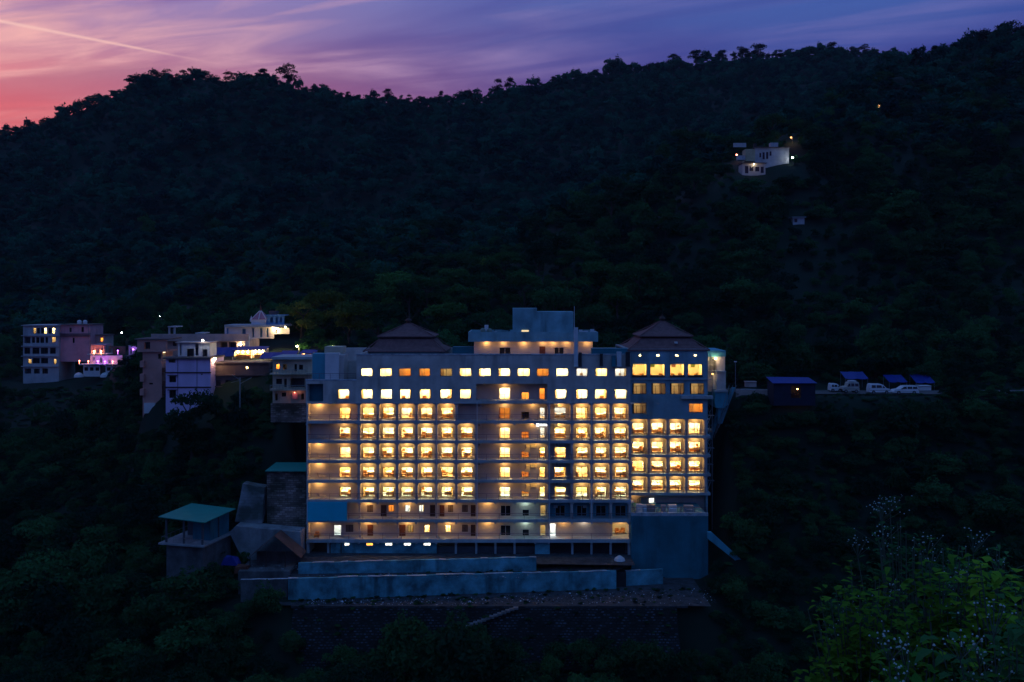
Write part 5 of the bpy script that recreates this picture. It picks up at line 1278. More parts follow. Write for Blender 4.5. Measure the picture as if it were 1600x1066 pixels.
rs_ = np.random.default_rng(77); sp_ = []
for _ in range(150):
    x = rs_.uniform(PX(455, 138), PX(1095, 145)); t = (x - PX(450, 138)) / (PX(963, 143.6) - PX(450, 138)); y = rs_.uniform(135.9, 137.6 + 5.2 * max(0, min(1.2, t))) if rs_.random() < .6 else 137.7 + 5.5 * max(0, min(1, t)) - .1
    sv = rs_.uniform(.08, .32); sp_.append((x, y, zg - .02, sv, sv, sv * rs_.uniform(.5, 1), rs_.uniform(0, 6.28), rs_.integers(4)))
for _ in range(70):
    x = rs_.uniform(PX(455, 134), PX(1060, 134)); t = rs_.random(); sv = rs_.uniform(.15, .5); sp_.append((x, bank_y(t), -52.3 + 7.55 * t - .1, sv, sv, sv * .7, rs_.uniform(0, 6.28), rs_.integers(4)))
for _ in range(60):
    x = rs_.uniform(PX(470, 140), PX(960, 144)); t = (x - PX(450, 138)) / (PX(963, 143.6) - PX(450, 138)); sv = rs_.uniform(.08, .26); sp_.append((x, 138.7 + 5.6 * t + rs_.uniform(0, 1.5), -41.95, sv, sv, sv * .8, rs_.uniform(0, 6.28), rs_.integers(4)))
gn_forest('terrace_weeds', sp_, SHRUBP, 'dark weeds growing on the terraces, gravel strip and stone bank')
# ---- green-roofed pavilion, rotated
pav = thing('pavilion', (-49, 146, -38), 'open pavilion with a flat green metal roof on a stone plinth', 'pavilion')
cA = np.array([-46.0, 140.0]); uL = np.array([-7.7, 2.0]); uR = np.array([2.1, 8.7])
def pq(a, b): return cA + uL * a + uR * b
def pbx(mb, a0, a1, b0, b1, z0, z1, z2=None):
    q = [pq(a0, b0), pq(a0, b1), pq(a1, b1), pq(a1, b0)]
    mb.hull([(p[0], p[1], z0) for p in q], [(p[0], p[1], z1) for p in q]); return mb
zR = PZ(816.6, 140); zS = PZ(853, 140.3)
mb = MB(); q = [pq(0, 0), pq(0, 1), pq(1, 1), pq(1, 0)]; h = [.0, .12, .55, .42]
mb.hull([(p[0], p[1], zR - .12 + d) for p, d in zip(q, h)], [(p[0], p[1], zR + d) for p, d in zip(q, h)]); mb.build('roof', 'greenroof', pav)
mb = MB(); pbx(mb, .02, 1.0, .0, 1.0, zS - .25, zS); mb.build('terrace_slab', 'concrete', pav)
mb = MB(); pbx(mb, .10, .88, .08, .98, -46, zS - .26); mb.build('plinth', 'concrete_dim', pav)
mb = MB(); pbx(mb, .12, .5, .35, .95, zS + .002, zR - .06); mb.build('cabin', 'darkblue', pav)
mb = MB(); pbx(mb, .5, .8, .6, .92, zS + .002, zR - .02); mb.build('cabin', 'undercroft', pav)
for a, b in ((.1, .08), (.5, .08), (.88, .08), (.88, .9), (.12, .6)):
    mb = MB(); p = pq(a, b); mb.box(p[0] - .14, p[0] + .14, p[1] - .14, p[1] + .14, zS + .002, zR - .06); mb.build('column', 'undercroft', pav)
mb = MB()
for (a0, b0), (a1, b1) in (((.05, .03), (.95, .03)), ((.95, .03), (.95, .95))):
    p, q = pq(a0, b0), pq(a1, b1); mb.bar((p[0], p[1], zS + .9), (q[0], q[1], zS + .9), .03)
    for t in np.linspace(0, 1, 8): u = p + (q - p) * t; mb.bar((u[0], u[1], zS), (u[0], u[1], zS + .9), .02, 4)
mb.build('railing', 'steel', pav)
# ---- stone building with green roof, beside the hotel
sb = thing('stone_building', (PX(447, 153), 153, -37), 'windowless brown stone building with a green metal roof against the hotel end', 'building')
Y0 = 150.8
mb = MB(); mb.pbox(417, 477.5, 738, 835, Y0, Y0 + 6); mb.build('wall', 'rubblewall', sb)
mb = MB(); zr0 = PZ(736, 150); mb.hull([(PX(414, 150), 150, zr0 - .1), (PX(478.4, 150), 150, zr0 - .1), (PX(478.4, 150), 157, zr0 - .05), (PX(414, 150), 157, zr0 - .05)], [(PX(414, 150), 150, zr0), (PX(478.4, 150), 150, zr0), (PX(478.4, 150), 157, zr0 + .15), (PX(414, 150), 157, zr0 + .15)]); mb.build('roof', 'greenroof', sb)
bt = MB(); Yb = 150.2
bt.prism([(PX(367, Yb), PZ(815, Yb)), (PX(409, Yb), PZ(818, Yb)), (PX(413, Yb), PZ(762, Yb)), (PX(379, Yb), PZ(756, Yb)), (PX(375, Yb), PZ(778, Yb))], Yb, Yb + 2.2); bt.build('concrete_buttress', 'concretelines', label='leaning grey concrete buttress beside the brown stone building', category='buttress')
mb = MB(); Yb = 147.5; mb.prism([(PX(358, Yb), PZ(832, Yb)), (PX(368, Yb), PZ(822, Yb)), (PX(470, Yb), PZ(832, Yb)), (PX(470, Yb), PZ(872, Yb)), (PX(380, Yb), PZ(876, Yb))], Yb, Yb + 3.2); mb.build('concrete_platform', 'concrete', label='rough grey concrete platform strewn with debris left of the hotel', category='platform')
litter('scattered_litter', 110, [(PX(385, 149), PX(474, 149), 147.8, 150, PZ(829, 148.5))], .06, .25, 'rubbish', 'pale debris on the concrete platform', 8)
shed = thing('tarpaulin_shed', P(430, 888, 144), 'low dark shed with a pitched brown tarpaulin roof left of the terraces', 'shed')
mb = MB(); Yh = 143; x0, xm, x1 = PX(388, Yh), PX(429, Yh), PX(470, Yh); ze, zm = PZ(872, Yh), PZ(838, Yh)
mb.hull([(x0, Yh, ze - .06), (xm, Yh, zm - .06), (xm, Yh + 4, zm - .06), (x0, Yh + 4, ze - .06)], [(x0, Yh, ze), (xm, Yh, zm), (xm, Yh + 4, zm), (x0, Yh + 4, ze)])
mb.hull([(xm, Yh, zm - .061), (x1, Yh, ze - .06), (x1, Yh + 4, ze - .06), (xm, Yh + 4, zm - .061)], [(xm, Yh, zm), (x1, Yh, ze), (x1, Yh + 4, ze), (xm, Yh + 4, zm)]); mb.build('roof', 'tarp_brown', shed)
for p in (390, 415, 445, 468):
    mb = MB(); x = PX(p, Yh); mb.bar((x, Yh + .2, -43), (x, Yh + .2, ze + (.0 if p in (390, 468) else .9)), .07); mb.build('post', 'darkwood', shed)
mb = MB(); mb.box(x0 + .3, x1 - .3, Yh + 3.6, Yh + 3.8, -43, ze); mb.build('back_wall', 'brown_house', shed)
litter('scattered_litter', 90, [(x0, x1, Yh - 1, Yh + 1.5, PZ(888, Yh))], .06, .2, 'rubbish', 'pale odds and ends in front of the tarpaulin shed', 9)
mb = MB(); Yh = 141; mb.box(PX(372, Yh), PX(452, Yh), Yh, Yh + 6, -46, PZ(893, Yh)); mb.build('yard_platform', 'concrete_dim', label='stained concrete yard wall carrying the tarpaulin shed', category='wall')
slant_wall('yard_wall', PX(376, 139), 139, PX(449, 138.6), 138.6, -46, PZ(906, 139), PZ(905, 138.6), .4, 'concrete_dim', 'grey block wall continuing left from the lower retaining wall', seed=7, n=5)
mb = MB(); x, y, z = P(358, 868, 143); mb.hull([(x - 1.3, y, z - 1.5), (x + 1.4, y - .3, z - 1.5), (x + 1.5, y + 1.2, z - 1.5), (x - 1.1, y + 1.3, z - 1.5)], [(x - .9, y + .2, z - .5), (x + .4, y, z - .1), (x + 1.1, y + .9, z - .45), (x - .6, y + 1, z - .2)]); mb.build('tarpaulin_heap', 'tarp_blue', label='blue tarpaulin bundle beside the pavilion plinth', category='tarpaulin')
mb = MB(); x, y, z = P(378, 884, 142); mb.hull([(x - 1.2, y, z - 1.2), (x + 1.0, y - .1, z - 1.2), (x + 1, y + 1.1, z - 1.2), (x - 1.2, y + 1.2, z - 1.2)], [(x - 1.1, y + .1, z - .3), (x + .8, y, z - .1), (x + .9, y + 1, z - .2), (x - .9, y + 1.1, z)]); mb.build('red_sheet_stack', 'redwood', label='dark red covered stack below the pavilion', category='stack')

# ------------------------------------------------------------------ houses
def house(name, label, px0, px1, py0, py1, Y, depth, m, openings=(), slabs=(), parapet=None, cat='house', sink=3.0, slab_m='concrete', over=.35, frame='frame_dark'):
    """block house whose front wall has real openings; openings: (x0,x1,y0,y1,kind) in photo pixels"""
    root = thing(name, (PX((px0 + px1) / 2, Y), Y + depth / 2, PZ(py1, Y)), label, cat)
    x0, x1, zt_, zb_ = PX(px0, Y), PX(px1, Y), PZ(py0, Y), PZ(py1, Y) - sink
    hs = [(PX(a, Y), PX(b, Y), PZ(d, Y), PZ(c, Y)) for a, b, c, d, k in openings]
    mb = MB(); mb.wall(x0, x1, zb_, zt_, Y, .25, hs)
    mb.box(x0, x0 + .2, Y + .251, Y + depth, zb_, zt_); mb.box(x1 - .2, x1, Y + .251, Y + depth, zb_, zt_); mb.box(x0 + .2, x1 - .2, Y + depth - .2, Y + depth, zb_, zt_); mb.box(x0 + .2, x1 - .2, Y + .251, Y + depth - .2, zt_ - .25, zt_ - .02)
    mb.build('wall', m, root)
    for (a, b, c, d, k), h in zip(openings, hs):
        w, hh = h[1] - h[0], h[3] - h[2]
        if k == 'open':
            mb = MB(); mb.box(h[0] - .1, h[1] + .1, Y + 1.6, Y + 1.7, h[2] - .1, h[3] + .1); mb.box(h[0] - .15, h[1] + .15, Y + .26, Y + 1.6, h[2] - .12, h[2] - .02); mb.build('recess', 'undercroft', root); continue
        st = 'plain' if w < .8 else 'sash'
        xc, z0, z1, ww, h2, wo = window(a, b, c, d, Y, st, frame, 'darkpane' if k in ('dark', 'shut') else 'glass', root=root)
        if k in ('warm', 'amber', 'cool', 'dim', 'gold'): room(xc, z0 - .3, z1 + .3, Y, ww + .5, 1.6, k, root=root, yoff=.27)
    for s in slabs:
        mb = MB(); mb.box(x0 - over, x1 + over, Y - over * 1.4, Y - .003, PZ(s, Y) - .1, PZ(s, Y) + .1); mb.build('floor_band', slab_m, root)
    if parapet:
        t = PZ(parapet, Y); mb = MB(); mb.box(x0 - over, x1 + over, Y - over * 1.5, Y + depth + .2, zt_ + .001, zt_ + .18); mb.build('roof_slab', slab_m, root)
    return root
# far grey five-storey house and its pink neighbour
g1 = [(x, x + 4.4, 512.5, 521.5, k) for x, k in ((52, 'dim'), (58, 'shut'), (64, 'shut'), (68.5, 'warm'), (75.5, 'shut'), (81.5, 'warm'))]
g2 = [(38, 47.5, 527, 536.5, 'open'), (50, 54.5, 527, 536, 'dark'), (56.5, 61.5, 527, 536, 'dark'), (63, 69, 527, 536, 'dark'), (71, 75, 527, 536, 'dark'), (81, 87, 527, 535, 'dim')]
g3 = [(38, 47, 543.5, 553, 'dark'), (50.5, 61.5, 543.5, 553, 'dark'), (63.5, 75, 543.5, 553, 'dark'), (78, 87, 543.5, 553, 'dark')]
g4 = [(44, 49, 561, 568, 'dim'), (51, 62, 559.5, 568, 'dark'), (64, 75, 559.5, 568, 'dark'), (84, 88, 561, 569, 'dim')]
g5 = [(38.5, 48.5, 576, 584, 'open'), (53, 62, 576, 584, 'open'), (66, 75, 576, 584, 'open')]
gh = house('village_house', 'grey five-storey house with rows of windows at the village edge', 36, 92, 509, 587, 270, 10, 'grey_house', g1 + g2 + g3 + g4 + g5, (524.5, 541, 556.5, 572.5), 509, slab_m='grey_house')
pink = house('village_house', 'pink house with rooftop water tanks joined to the grey five-storey house', 93, 140, 508, 549, 271, 9, 'pink_house', [(108, 112, 512, 519, 'dark'), (127, 131, 511, 519, 'dark'), (113.5, 116.5, 528, 536, 'shut')], (522, 525), 507, slab_m='brown_house')
for p, n in ((124, 'left'), (133, 'right')): water_tank(p, 274, PZ(507.5, 271) + .1, .6, 1.2, 'white_paint', 'white water tank on the pink house, ' + ('nearer the grey house' if n == 'left' else 'nearer its open corner'))
pst = MB(); pst.bar(P(138.5, 524, 270.5), P(138.5, 507, 270.5), .08); pst.bar(P(91.5, 524, 270.5), P(91.5, 507, 270.5), .08); pst.bar(P(109, 524, 270.5), P(109, 507, 270.5), .06); pst.build('porch_post', 'concrete', pink)
# decorated restaurant terraces
Yr = 262
rs = thing('terrace_restaurant', P(157, 588, Yr), 'stepped white restaurant with string lights and purple glow', 'restaurant')
mb = MB(); mb.pwall(142, 163, 540, 553, Yr, .2, [(144, 148, 543, 552), (149.5, 155.5, 543.5, 552), (157, 161.5, 543, 552)]); mb.pbox(142, 163, 538.6, 539.9, Yr - .4, Yr + 5); mb.pbox(142, 163, 540, 553, Yr + 4, Yr + 4.2); mb.build('upper_room', 'pink_house', rs)
mb = MB(); mb.pbox(136, 164, 553.1, 554.5, Yr - 1.2, Yr + 4); mb.build('upper_deck', 'white_paint', rs)
mb = MB(); mb.pwall(141, 191, 556, 569, Yr + .5, .2, [(145, 148.5, 558.5, 563), (156, 160, 559, 569), (169, 173, 562, 568), (183, 186.5, 562, 567)]); mb.pbox(141, 191, 555, 569, Yr + 4, Yr + 4.2); mb.build('middle_room', 'white_paint', rs)
mb = MB(); mb.pbox(123, 192, 569.1, 570.4, Yr - 2, Yr + 4); mb.build('lower_deck', 'white_paint', rs)
for a, b in ((130, 156), (165, 192)):
    n = 3; w = (b - a) / n; ho = [(a + w * i + 1.6, a + w * (i + 1) - 1.2, 574, 579.5) for i in range(n)]
    mb = MB(); mb.pwall(a, b, 572, 588.5, Yr - 1, .25, ho); mb.pbox(a, b, 571, 588.5, Yr + 2, Yr + 2.2); mb.build('lower_wall', 'white_paint', rs)
    mb = MB(); mb.pbox(a + .5, b - .5, 572.5, 588, Yr - .4, Yr - .3); mb.build('dark_glazing', 'darkpane', rs)
for p in (120, 161):
    mb = MB(); x, y, z = P(p + 3, 586, Yr - 2); mb.lathe([(1.3, z - .6), (1.2, z), (.7, z + .5), (.1, z + .7)], x, y, 10); mb.build('canopy', 'white_paint', rs)
for i, (p, q, m, c, pw) in enumerate(((124, 564, 'lamp_red', (1, .3, .15), 24), (138, 564.5, 'lamp_red', (1, .45, .2), 24), (153, 564.5, 'lamp_purple', (.6, .15, 1), 60), (164, 565, 'lamp_purple', (.8, .2, .9), 40), (176, 565, 'lamp_red', (1, .35, .3), 24), (192, 565, 'lamp_red', (1, .3, .15), 24), (147, 549, 'lamp_orange', (1, .4, .2), 30), (158, 549, 'lamp_orange', (1, .4, .2), 30), (184, 548, 'lamp_purple', (.5, .1, 1), 60))):
    x, y, z = P(p, q, Yr - .6 if q > 555 else Yr - .3); mb = MB(); mb.lathe([(.05, z - .18), (.2, z - .05), (.2, z + .05), (.05, z + .18)], x, y, 8); mb.bar((x, y, z - .18), (x, y, z - 1.0), .04); lo = mb.build('terrace_lamp', m, rs); light(lo, (x, y - .3, z), pw, c, .15)
mb = MB(); mb.pwall(170, 196, 541, 554, Yr + 6, .3, [(172, 176, 544, 552), (181, 186, 544, 553)]); mb.build('village_shed', 'brown_house', label='dim shed with a purple glow above the restaurant deck', category='shed')
mb = MB(); mb.pwall(201, 222, 541, 556, 245, .3, [(203, 206, 545, 553), (212, 216, 546, 555)]); mb.pbox(200, 223, 540, 541, 244, 250); hb = mb.build('village_shed', 'grey_house', label='small shed with violet lamps behind the salmon house', category='shed'); 
x, y, z = P(208, 546, 244.5); mb = MB(); mb.lathe([(.05, z - .2), (.25, z), (.05, z + .2)], x, y, 8); lo = mb.build('lamp', 'lamp_purple', hb); light(lo, (x, y - .4, z), 40, (.35, .2, 1), .15)
lt = house('village_shed', 'low dim shed with a tin roof between the restaurant and the salmon house', 197, 221, 557, 572, 240, 5, 'grey_house', [(200, 204, 561, 570, 'dark'), (209, 214, 561, 567, 'dim')], (), 556.5, cat='shed', slab_m='concrete_dim')
lt2 = house('village_shed', 'small pinkish shed above the restaurant deck beside the pink house', 143, 166, 524, 537, 275, 5, 'pinkish_slab', [(147, 150, 528, 535, 'dark'), (157, 161, 528, 534, 'amber')], (), 523.5, cat='shed', slab_m='brown_house')
# salmon house
Ys = 185
sh = house('village_house', 'tall salmon-coloured house with small side balconies', 223, 253, 550, 630, Ys, 6, 'salmon_house', [(233, 239, 598.5, 601, 'dark'), (247, 251.5, 553, 561, 'dim')], (), None)
mb = MB(); hs = [(PX(227, Ys), PX(236, Ys), PZ(545.5, Ys), PZ(534.5, Ys))]; mb.wall(PX(216, Ys), PX(262, Ys), PZ(550, Ys), PZ(531, Ys), Ys - .5, .3, hs); mb.box(PX(216, Ys), PX(262, Ys), Ys - .199, Ys + 6, PZ(550, Ys) + .01, PZ(548, Ys)); mb.box(PX(216, Ys), PX(216, Ys) + .2, Ys - .199, Ys + 6, PZ(548, Ys), PZ(531, Ys)); mb.build('top_storey', 'salmon_house', sh)
window(227, 236, 534.5, 545.5, Ys - .5, 'sash', pane='darkpane', root=sh)
mb = MB(); mb.box(PX(213, Ys), PX(266, Ys), Ys - .9, Ys + 6.4, PZ(531, Ys) + .002, PZ(529, Ys)); mb.build('roof_slab', 'brown_house', sh)
for q0, q1 in ((564, 574), (584.5, 596.5), (608, 618)):
    mb = MB(); mb.pbox(218.5, 224.5, q0, q1, Ys - .8, Ys + 2); mb.build('side_balcony', 'salmon_house', sh)
mb = MB(); mb.pbox(225, 242, 630, 646, Ys - .5, Ys + 3); mb.build('plinth', 'white_paint', sh)
mb = MB(); mb.pbox(253.2, 259, 575, 582, Ys - .6, Ys + 1); mb.pbox(253.2, 259, 596, 603, Ys - .6, Ys + 1); mb.pbox(253.2, 259, 615, 622, Ys - .6, Ys + 1); mb.build('link_balcony', 'redwood', sh)
# lilac house
Yl = 175
lh = house('village_house', 'bright lilac three-storey house with dark floor bands', 259, 329, 561, 630, Yl, 8, 'purple_house', [(263.5, 274, 561.8, 566.8, 'warm'), (264.5, 275, 587.5, 597.5, 'dark'), (264.5, 275, 610, 622, 'dark'), (314, 316.5, 584, 586, 'dark')], (582.2, 605.2), None, slab_m='darkwood', over=.12)
mb = MB(); mb.box(PX(256, Yl), PX(331, Yl), Yl - .5, Yl + 8, PZ(561, Yl) + .002, PZ(558.5, Yl)); mb.build('roof_slab', 'brown_house', lh)
mb = MB(); mb.box(PX(263, Yl), PX(277, Yl), Yl - .5, Yl - .003, PZ(587, Yl), PZ(586.2, Yl)); mb.box(PX(263, Yl), PX(277, Yl), Yl - .5, Yl - .003, PZ(609.6, Yl), PZ(608.8, Yl)); mb.build('window_hood', 'darkwood', lh)
for p in (278, 308): 
    mb = MB(); mb.bar((PX(p, Yl), Yl - .08, PZ(560, Yl)), (PX(p, Yl), Yl - .08, PZ(628, Yl)), .04); mb.build('drainpipe', 'darkwood', lh)
rf = house('rooftop_room', 'half-finished pale room with doors on the roof of the lilac house', 278, 328, 536, 558.4, Yl + 3, 4, 'white_paint', [(281, 283.5, 538, 556, 'open'), (292, 303, 545, 557, 'open'), (305, 310, 538, 556, 'open'), (316, 324, 546, 557, 'open')], (), 536, cat='building', sink=.0, slab_m='pinkish_slab')
# long terrace building behind, shop row and temple
Yt = 196
tbd = house('village_house', 'long low building with a pinkish concrete roof edge and dark bays', 237, 389, 533, 548, Yt, 8, 'pinkish_slab', [(270, 276, 530 + 4, 541, 'dark'), (280, 286.5, 534, 541, 'dark'), (294, 301, 534, 541, 'dark'), (344, 355, 534.5, 547, 'open'), (357.5, 369.5, 534.5, 547, 'open'), (372.5, 375.5, 535, 546, 'dim'), (377, 380, 535, 546, 'dim')], (), None)
mb = MB(); mb.pbox(236, 388, 522, 533, Yt - 1, Yt - .75); mb.box(PX(236, Yt), PX(388, Yt), Yt - .749, Yt + 8, PZ(533, Yt) + .01, PZ(531, Yt)); mb.build('roof_edge', 'pinkish_slab', tbd)
mb = MB(); mb.pbox(383, 389, 526, 543, Yt - .6, Yt - .01); mb.build('white_pier', 'white_paint', tbd)
x, y, z = P(375, 531.5, Yt - .3); mb = MB(); mb.box(x - .3, x + .3, y - .1, y + .1, z - 1.0, z - .85); lo = mb.build('porch_lamp', 'lamp_room', tbd); light(lo, (x, y - .2, z - 1.0), 30, GOLD, .1)
x, y, z = P(317, 532, Yl + 2); 
sl_ = thing('yard_lamp', P(317, 545, Yl + 2.6), 'small white lamp on the pale rooftop room', 'lamp'); mb = MB(); mb.lathe([(.05, z - .15), (.18, z), (.05, z + .15)], x, y, 8); mb.build('bulb', 'lamp_white', sl_); mb = MB(); mb.bar((x, y, z - .15), (x, y, PZ(558, Yl + 2)), .03); mb.build('pole', 'steel', sl_); light(sl_, (x, y - .3, z), 12, (1, .95, .8))
for a, b, q0, q1 in ((262, 275, 510, 522), (305, 318, 520, 523)):
    mb = MB(); mb.pbox(a, b, q0, q0 + 1.6, Yt + 2, Yt + 6); mb.pbox(a + 1, a + 3, q0 + 1.7, 522, Yt + 2.5, Yt + 3); mb.pbox(b - 4, b - 2, q0 + 1.7, 522, Yt + 2.5, Yt + 3); mb.build('roof_canopy', 'grey_house', label=('tall' if a == 262 else 'low') + ' concrete canopy standing on the long pinkish roof', category='canopy')
Ye = 207
tp = thing('temple', P(400, 528, Ye), 'white hill temple with a red and white pyramidal spire and a blue upper room', 'temple')
ho = [(354, 357, 513, 524), (378, 384, 514, 524), (394, 397, 513, 527), (406, 410, 513, 527), (416, 420, 513, 527)]
mb = MB(); mb.pwall(351, 428, 511.2, 529, Ye, .3, ho); mb.pbox(351, 428, 511.2, 529, Ye + 5, Ye + 5.2); mb.build('hall_wall', 'white_paint', tp)
mb = MB(); mb.pbox(352, 427, 512.5, 528, Ye + .9, Ye + 1.0); mb.build('hall_recess', 'temple_blue', tp)
mb = MB(); mb.pbox(350.5, 444.5, 507.6, 511, Ye - 1, Ye + 6); mb.build('roof_slab', 'grey_house', tp)
mb = MB(); mb.pbox(392.5, 414.5, 499.5, 507.4, Ye + .3, Ye + 3.3); mb.build('spire_base', 'white_paint', tp)
mb = MB(); cx, cy = PX(404, Ye), Ye + 1.8; a0, zz0, zz1 = 1.7, PZ(499.4, Ye), PZ(486, Ye)
for i in range(6):
    t0, t1 = i / 6, (i + 1) / 6; s0, s1 = a0 * (1 - t0 ** 1.15 * .9), a0 * (1 - t1 ** 1.15 * .9) * 1.0; z0_, z1_ = zz0 + (zz1 - zz0) * t0, zz0 + (zz1 - zz0) * t1
    mb.hull([(cx - s0, cy - s0, z0_), (cx + s0, cy - s0, z0_), (cx + s0, cy + s0, z0_), (cx - s0, cy + s0, z0_)], [(cx - s1, cy - s1, z1_), (cx + s1, cy - s1, z1_), (cx + s1, cy + s1, z1_), (cx - s1, cy + s1, z1_)])
spp = mb.build('spire', 'temple_red', tp)
for sx in (-1, 0, 1):
    m2 = MB(); m2.bar((cx + sx * a0, cy - a0 - .02, zz0), (cx + sx * .18, cy - .2, zz1), .10, 5); m2.build('spire_rib', 'white_paint', spp)
mb = MB(); mb.lathe([(.28, zz1), (.34, zz1 + .15), (.12, zz1 + .4), (.2, zz1 + .6), (.06, zz1 + .8), (.04, zz1 + 2.0)], cx, cy, 8); mb.build('finial', 'redwood', spp)
for p in (391.5, 413): 
    mb = MB(); x = PX(p, Ye); z = PZ(500, Ye); mb.lathe([(.3, z - .4), (.32, z + .1), (.15, z + .5), (.03, z + .9)], x, Ye + .6, 8); mb.build('corner_turret', 'white_paint', tp)
mb = MB(); mb.pwall(416, 444, 493.5, 507.4, Ye + 1, .25, [(422, 426.5, 496, 504), (430.5, 434, 496, 506), (437, 441, 496, 504)]); mb.pbox(416, 444, 493.5, 507.4, Ye + 3, Ye + 3.2); mb.pbox(414.5, 446, 492, 493.4, Ye + .4, Ye + 4); mb.build('blue_room', 'temple_blue', tp)
mb = MB(); mb.pbox(420, 432, 486, 491.9, Ye + 1.5, Ye + 3.5); mb.build('roof_cabin', 'brown_house', tp)
x, y, z = P(430, 513.5, Ye - .2); mb = MB(); mb.lathe([(.06, z - .2), (.4, z), (.06, z + .2)], x, y, 8); lo = mb.build('porch_lamp', 'lamp_street', tp); light(lo, (x, y - .6, z - .2), 90, GOLD, .2)
mb = MB(); mb.pwall(428.5, 452, 512.5, 522, Ye + .5, .25, [(430, 432.5, 515, 521)]); mb.build('lit_annex', 'white_paint', tp)
x, y, z = P(446, 511.5, Ye - .6); lo2 = MB(); lo2.lathe([(.05, z - .1), (.15, z), (.05, z + .1)], x, y, 8); l2 = lo2.build('annex_lamp', 'lamp_street', tp); light(l2, (x, y, z), 60, GOLD, .15)
# brightly lit stalls on the road
def stall(px0, px1, py0, py1, Y, power, label, lampm='lamp_street', color=GOLD, roof='tarp_blue', depth=3):
    t = thing('market_stall', P((px0 + px1) / 2, py1, Y), label, 'stall')
    x0, x1, z0, z1 = PX(px0, Y), PX(px1, Y), PZ(py1, Y), PZ(py0, Y)
    mb = MB(); mb.box(x0, x1, Y + depth, Y + depth + .1, z0 - .5, z1); mb.box(x0 - .08, x0, Y + .4, Y + depth, z0 - .5, z1); mb.box(x1, x1 + .08, Y + .4, Y + depth, z0 - .5, z1); mb.build('panels', 'room_cream', t)
    mb = MB(); mb.hull([(x0 - .4, Y - .5, z1 - .15), (x1 + .4, Y - .5, z1 - .15), (x1 + .2, Y + depth + .3, z1 + .35), (x0 - .2, Y + depth + .3, z1 + .35)], [(x0 - .4, Y - .5, z1 - .1), (x1 + .4, Y - .5, z1 - .1), (x1 + .2, Y + depth + .3, z1 + .4), (x0 - .2, Y + depth + .3, z1 + .4)]); mb.build('awning', roof, t)
    mb = MB(); mb.box(x0 + .3, x1 - .3, Y + .5, Y + 1.2, z0 - .5, z0 + .3); mb.build('counter', 'bedwood', t)
    for q in np.linspace(.2, .8, 3 if x1 - x0 > 2 else 1):
        x = x0 + (x1 - x0) * q; z = z1 - .55; mb = MB(); mb.lathe([(.04, z - .16), (.16, z - .04), (.14, z + .06), (.04, z + .14)], x, Y + .6, 8); mb.bar((x, Y + .6, z + .14), (x, Y + .6, z + .5), .015, 4); b = mb.build('bulb', lampm, t)
        light(b, (x, Y + .6, z - .3), power, color, .15)
stall(365.5, 391, 546, 557, 186, 130, 'blazing yellow market stall on the road below the temple')
stall(394, 413, 545.5, 556.5, 186.5, 90, 'bright cream market stall next to the blazing yellow one', color=(1, .8, .5))
stall(471, 486, 551, 558, 182, 40, 'small stall with an orange lamp behind the hotel end wing', 'lamp_orange', (1, .5, .2))
def tarp(px0, px1, py0, py1, Y, label, depth=4, m='tarp_blue', rise=.5):
    t = MB(); x0, x1, z0, z1 = PX(px0, Y), PX(px1, Y), PZ(py1, Y), PZ(py0, Y); n = 6
    for i in range(n):
        a, b = x0 + (x1 - x0) * i / n, x0 + (x1 - x0) * (i + 1) / n; s = lambda k: -.12 * math.sin(math.pi * ((k * 2) % n) / n) * (z1 - z0)
        t.hull([(a, Y, z0 + s(i)), (b, Y, z0 + s(i + 1)), (b, Y + depth, z1 + s(i + 1) * .4), (a, Y + depth, z1 + s(i) * .4)], [(a, Y, z0 + s(i) + .04), (b, Y, z0 + s(i + 1) + .04), (b, Y + depth, z1 + s(i + 1) * .4 + .04), (a, Y + depth, z1 + s(i) * .4 + .04)])
    tt = thing('tarpaulin_awning', ((x0 + x1) / 2, Y, z0 - 2), label, 'tarpaulin'); t.build('sheet', m, tt)
    for x in (x0 + .1, x1 - .1):
        mb = MB(); mb.bar((x, Y + .1, z0 - 2.6), (x, Y + .1, z0), .04); mb.bar((x, Y + depth - .1, z0 - 2.6), (x, Y + depth - .1, z1), .04); mb.build('pole', 'steel', tt)
    return tt
tarp(331, 364, 544, 556, 184, 'blue tarpaulin over the road above the lilac house', 3)
tarp(405, 438, 552, 560, 181, 'blue tarpaulin in front of the bright cream stall', 3)
tarp(436, 462, 549.5, 555.5, 183, 'blue tarpaulin beside the beige house roof', 3)
tarp(468, 492, 548.5, 554, 185, 'blue tarpaulin over the orange-lit stall', 3)
# street lamp with a bare bulb on the brown wall, brown building, utility pole
bb = house('village_house', 'dark brown weathered building below the lit market stalls', 330, 420, 566, 614, 178, 6, 'brown_house', [(383.5, 388, 572.5, 577, 'warm'), (336, 345, 594, 606, 'dark'), (352, 361, 594, 604, 'dark'), (397, 406, 592, 604, 'dark')], (567, 586, 604), None, slab_m='brown_house')
fl = thing('street_lamp', P(335.5, 580, 177), 'glaring street lamp at the corner of the lilac house', 'lamp')
x, y, z = P(335.5, 561, 176.4); mb = MB(); mb.lathe([(.06, z - .22), (.24, z - .08), (.26, z + .06), (.06, z + .2)], x, y, 10); mb.build('bulb', 'lamp_street', fl); mb = MB(); mb.bar((x, y + .5, z + .3), (x, y + .5, PZ(585, 177)), .05); mb.bar((x, y + .5, z + .3), (x, y, z + .2), .04); mb.build('pole', 'steel', fl); light(fl, (x, y - .3, z), 170, WARM, .2)
up = thing('utility_pole', P(375, 644, 165), 'concrete utility pole with wide cross-arms among the trees', 'pole')
mb = MB(); x, y, z = P(375, 590, 165); mb.bar((x, y, PZ(650, 165)), (x, y, z), .12, 8, .09); mb.build('shaft', 'concrete', up)
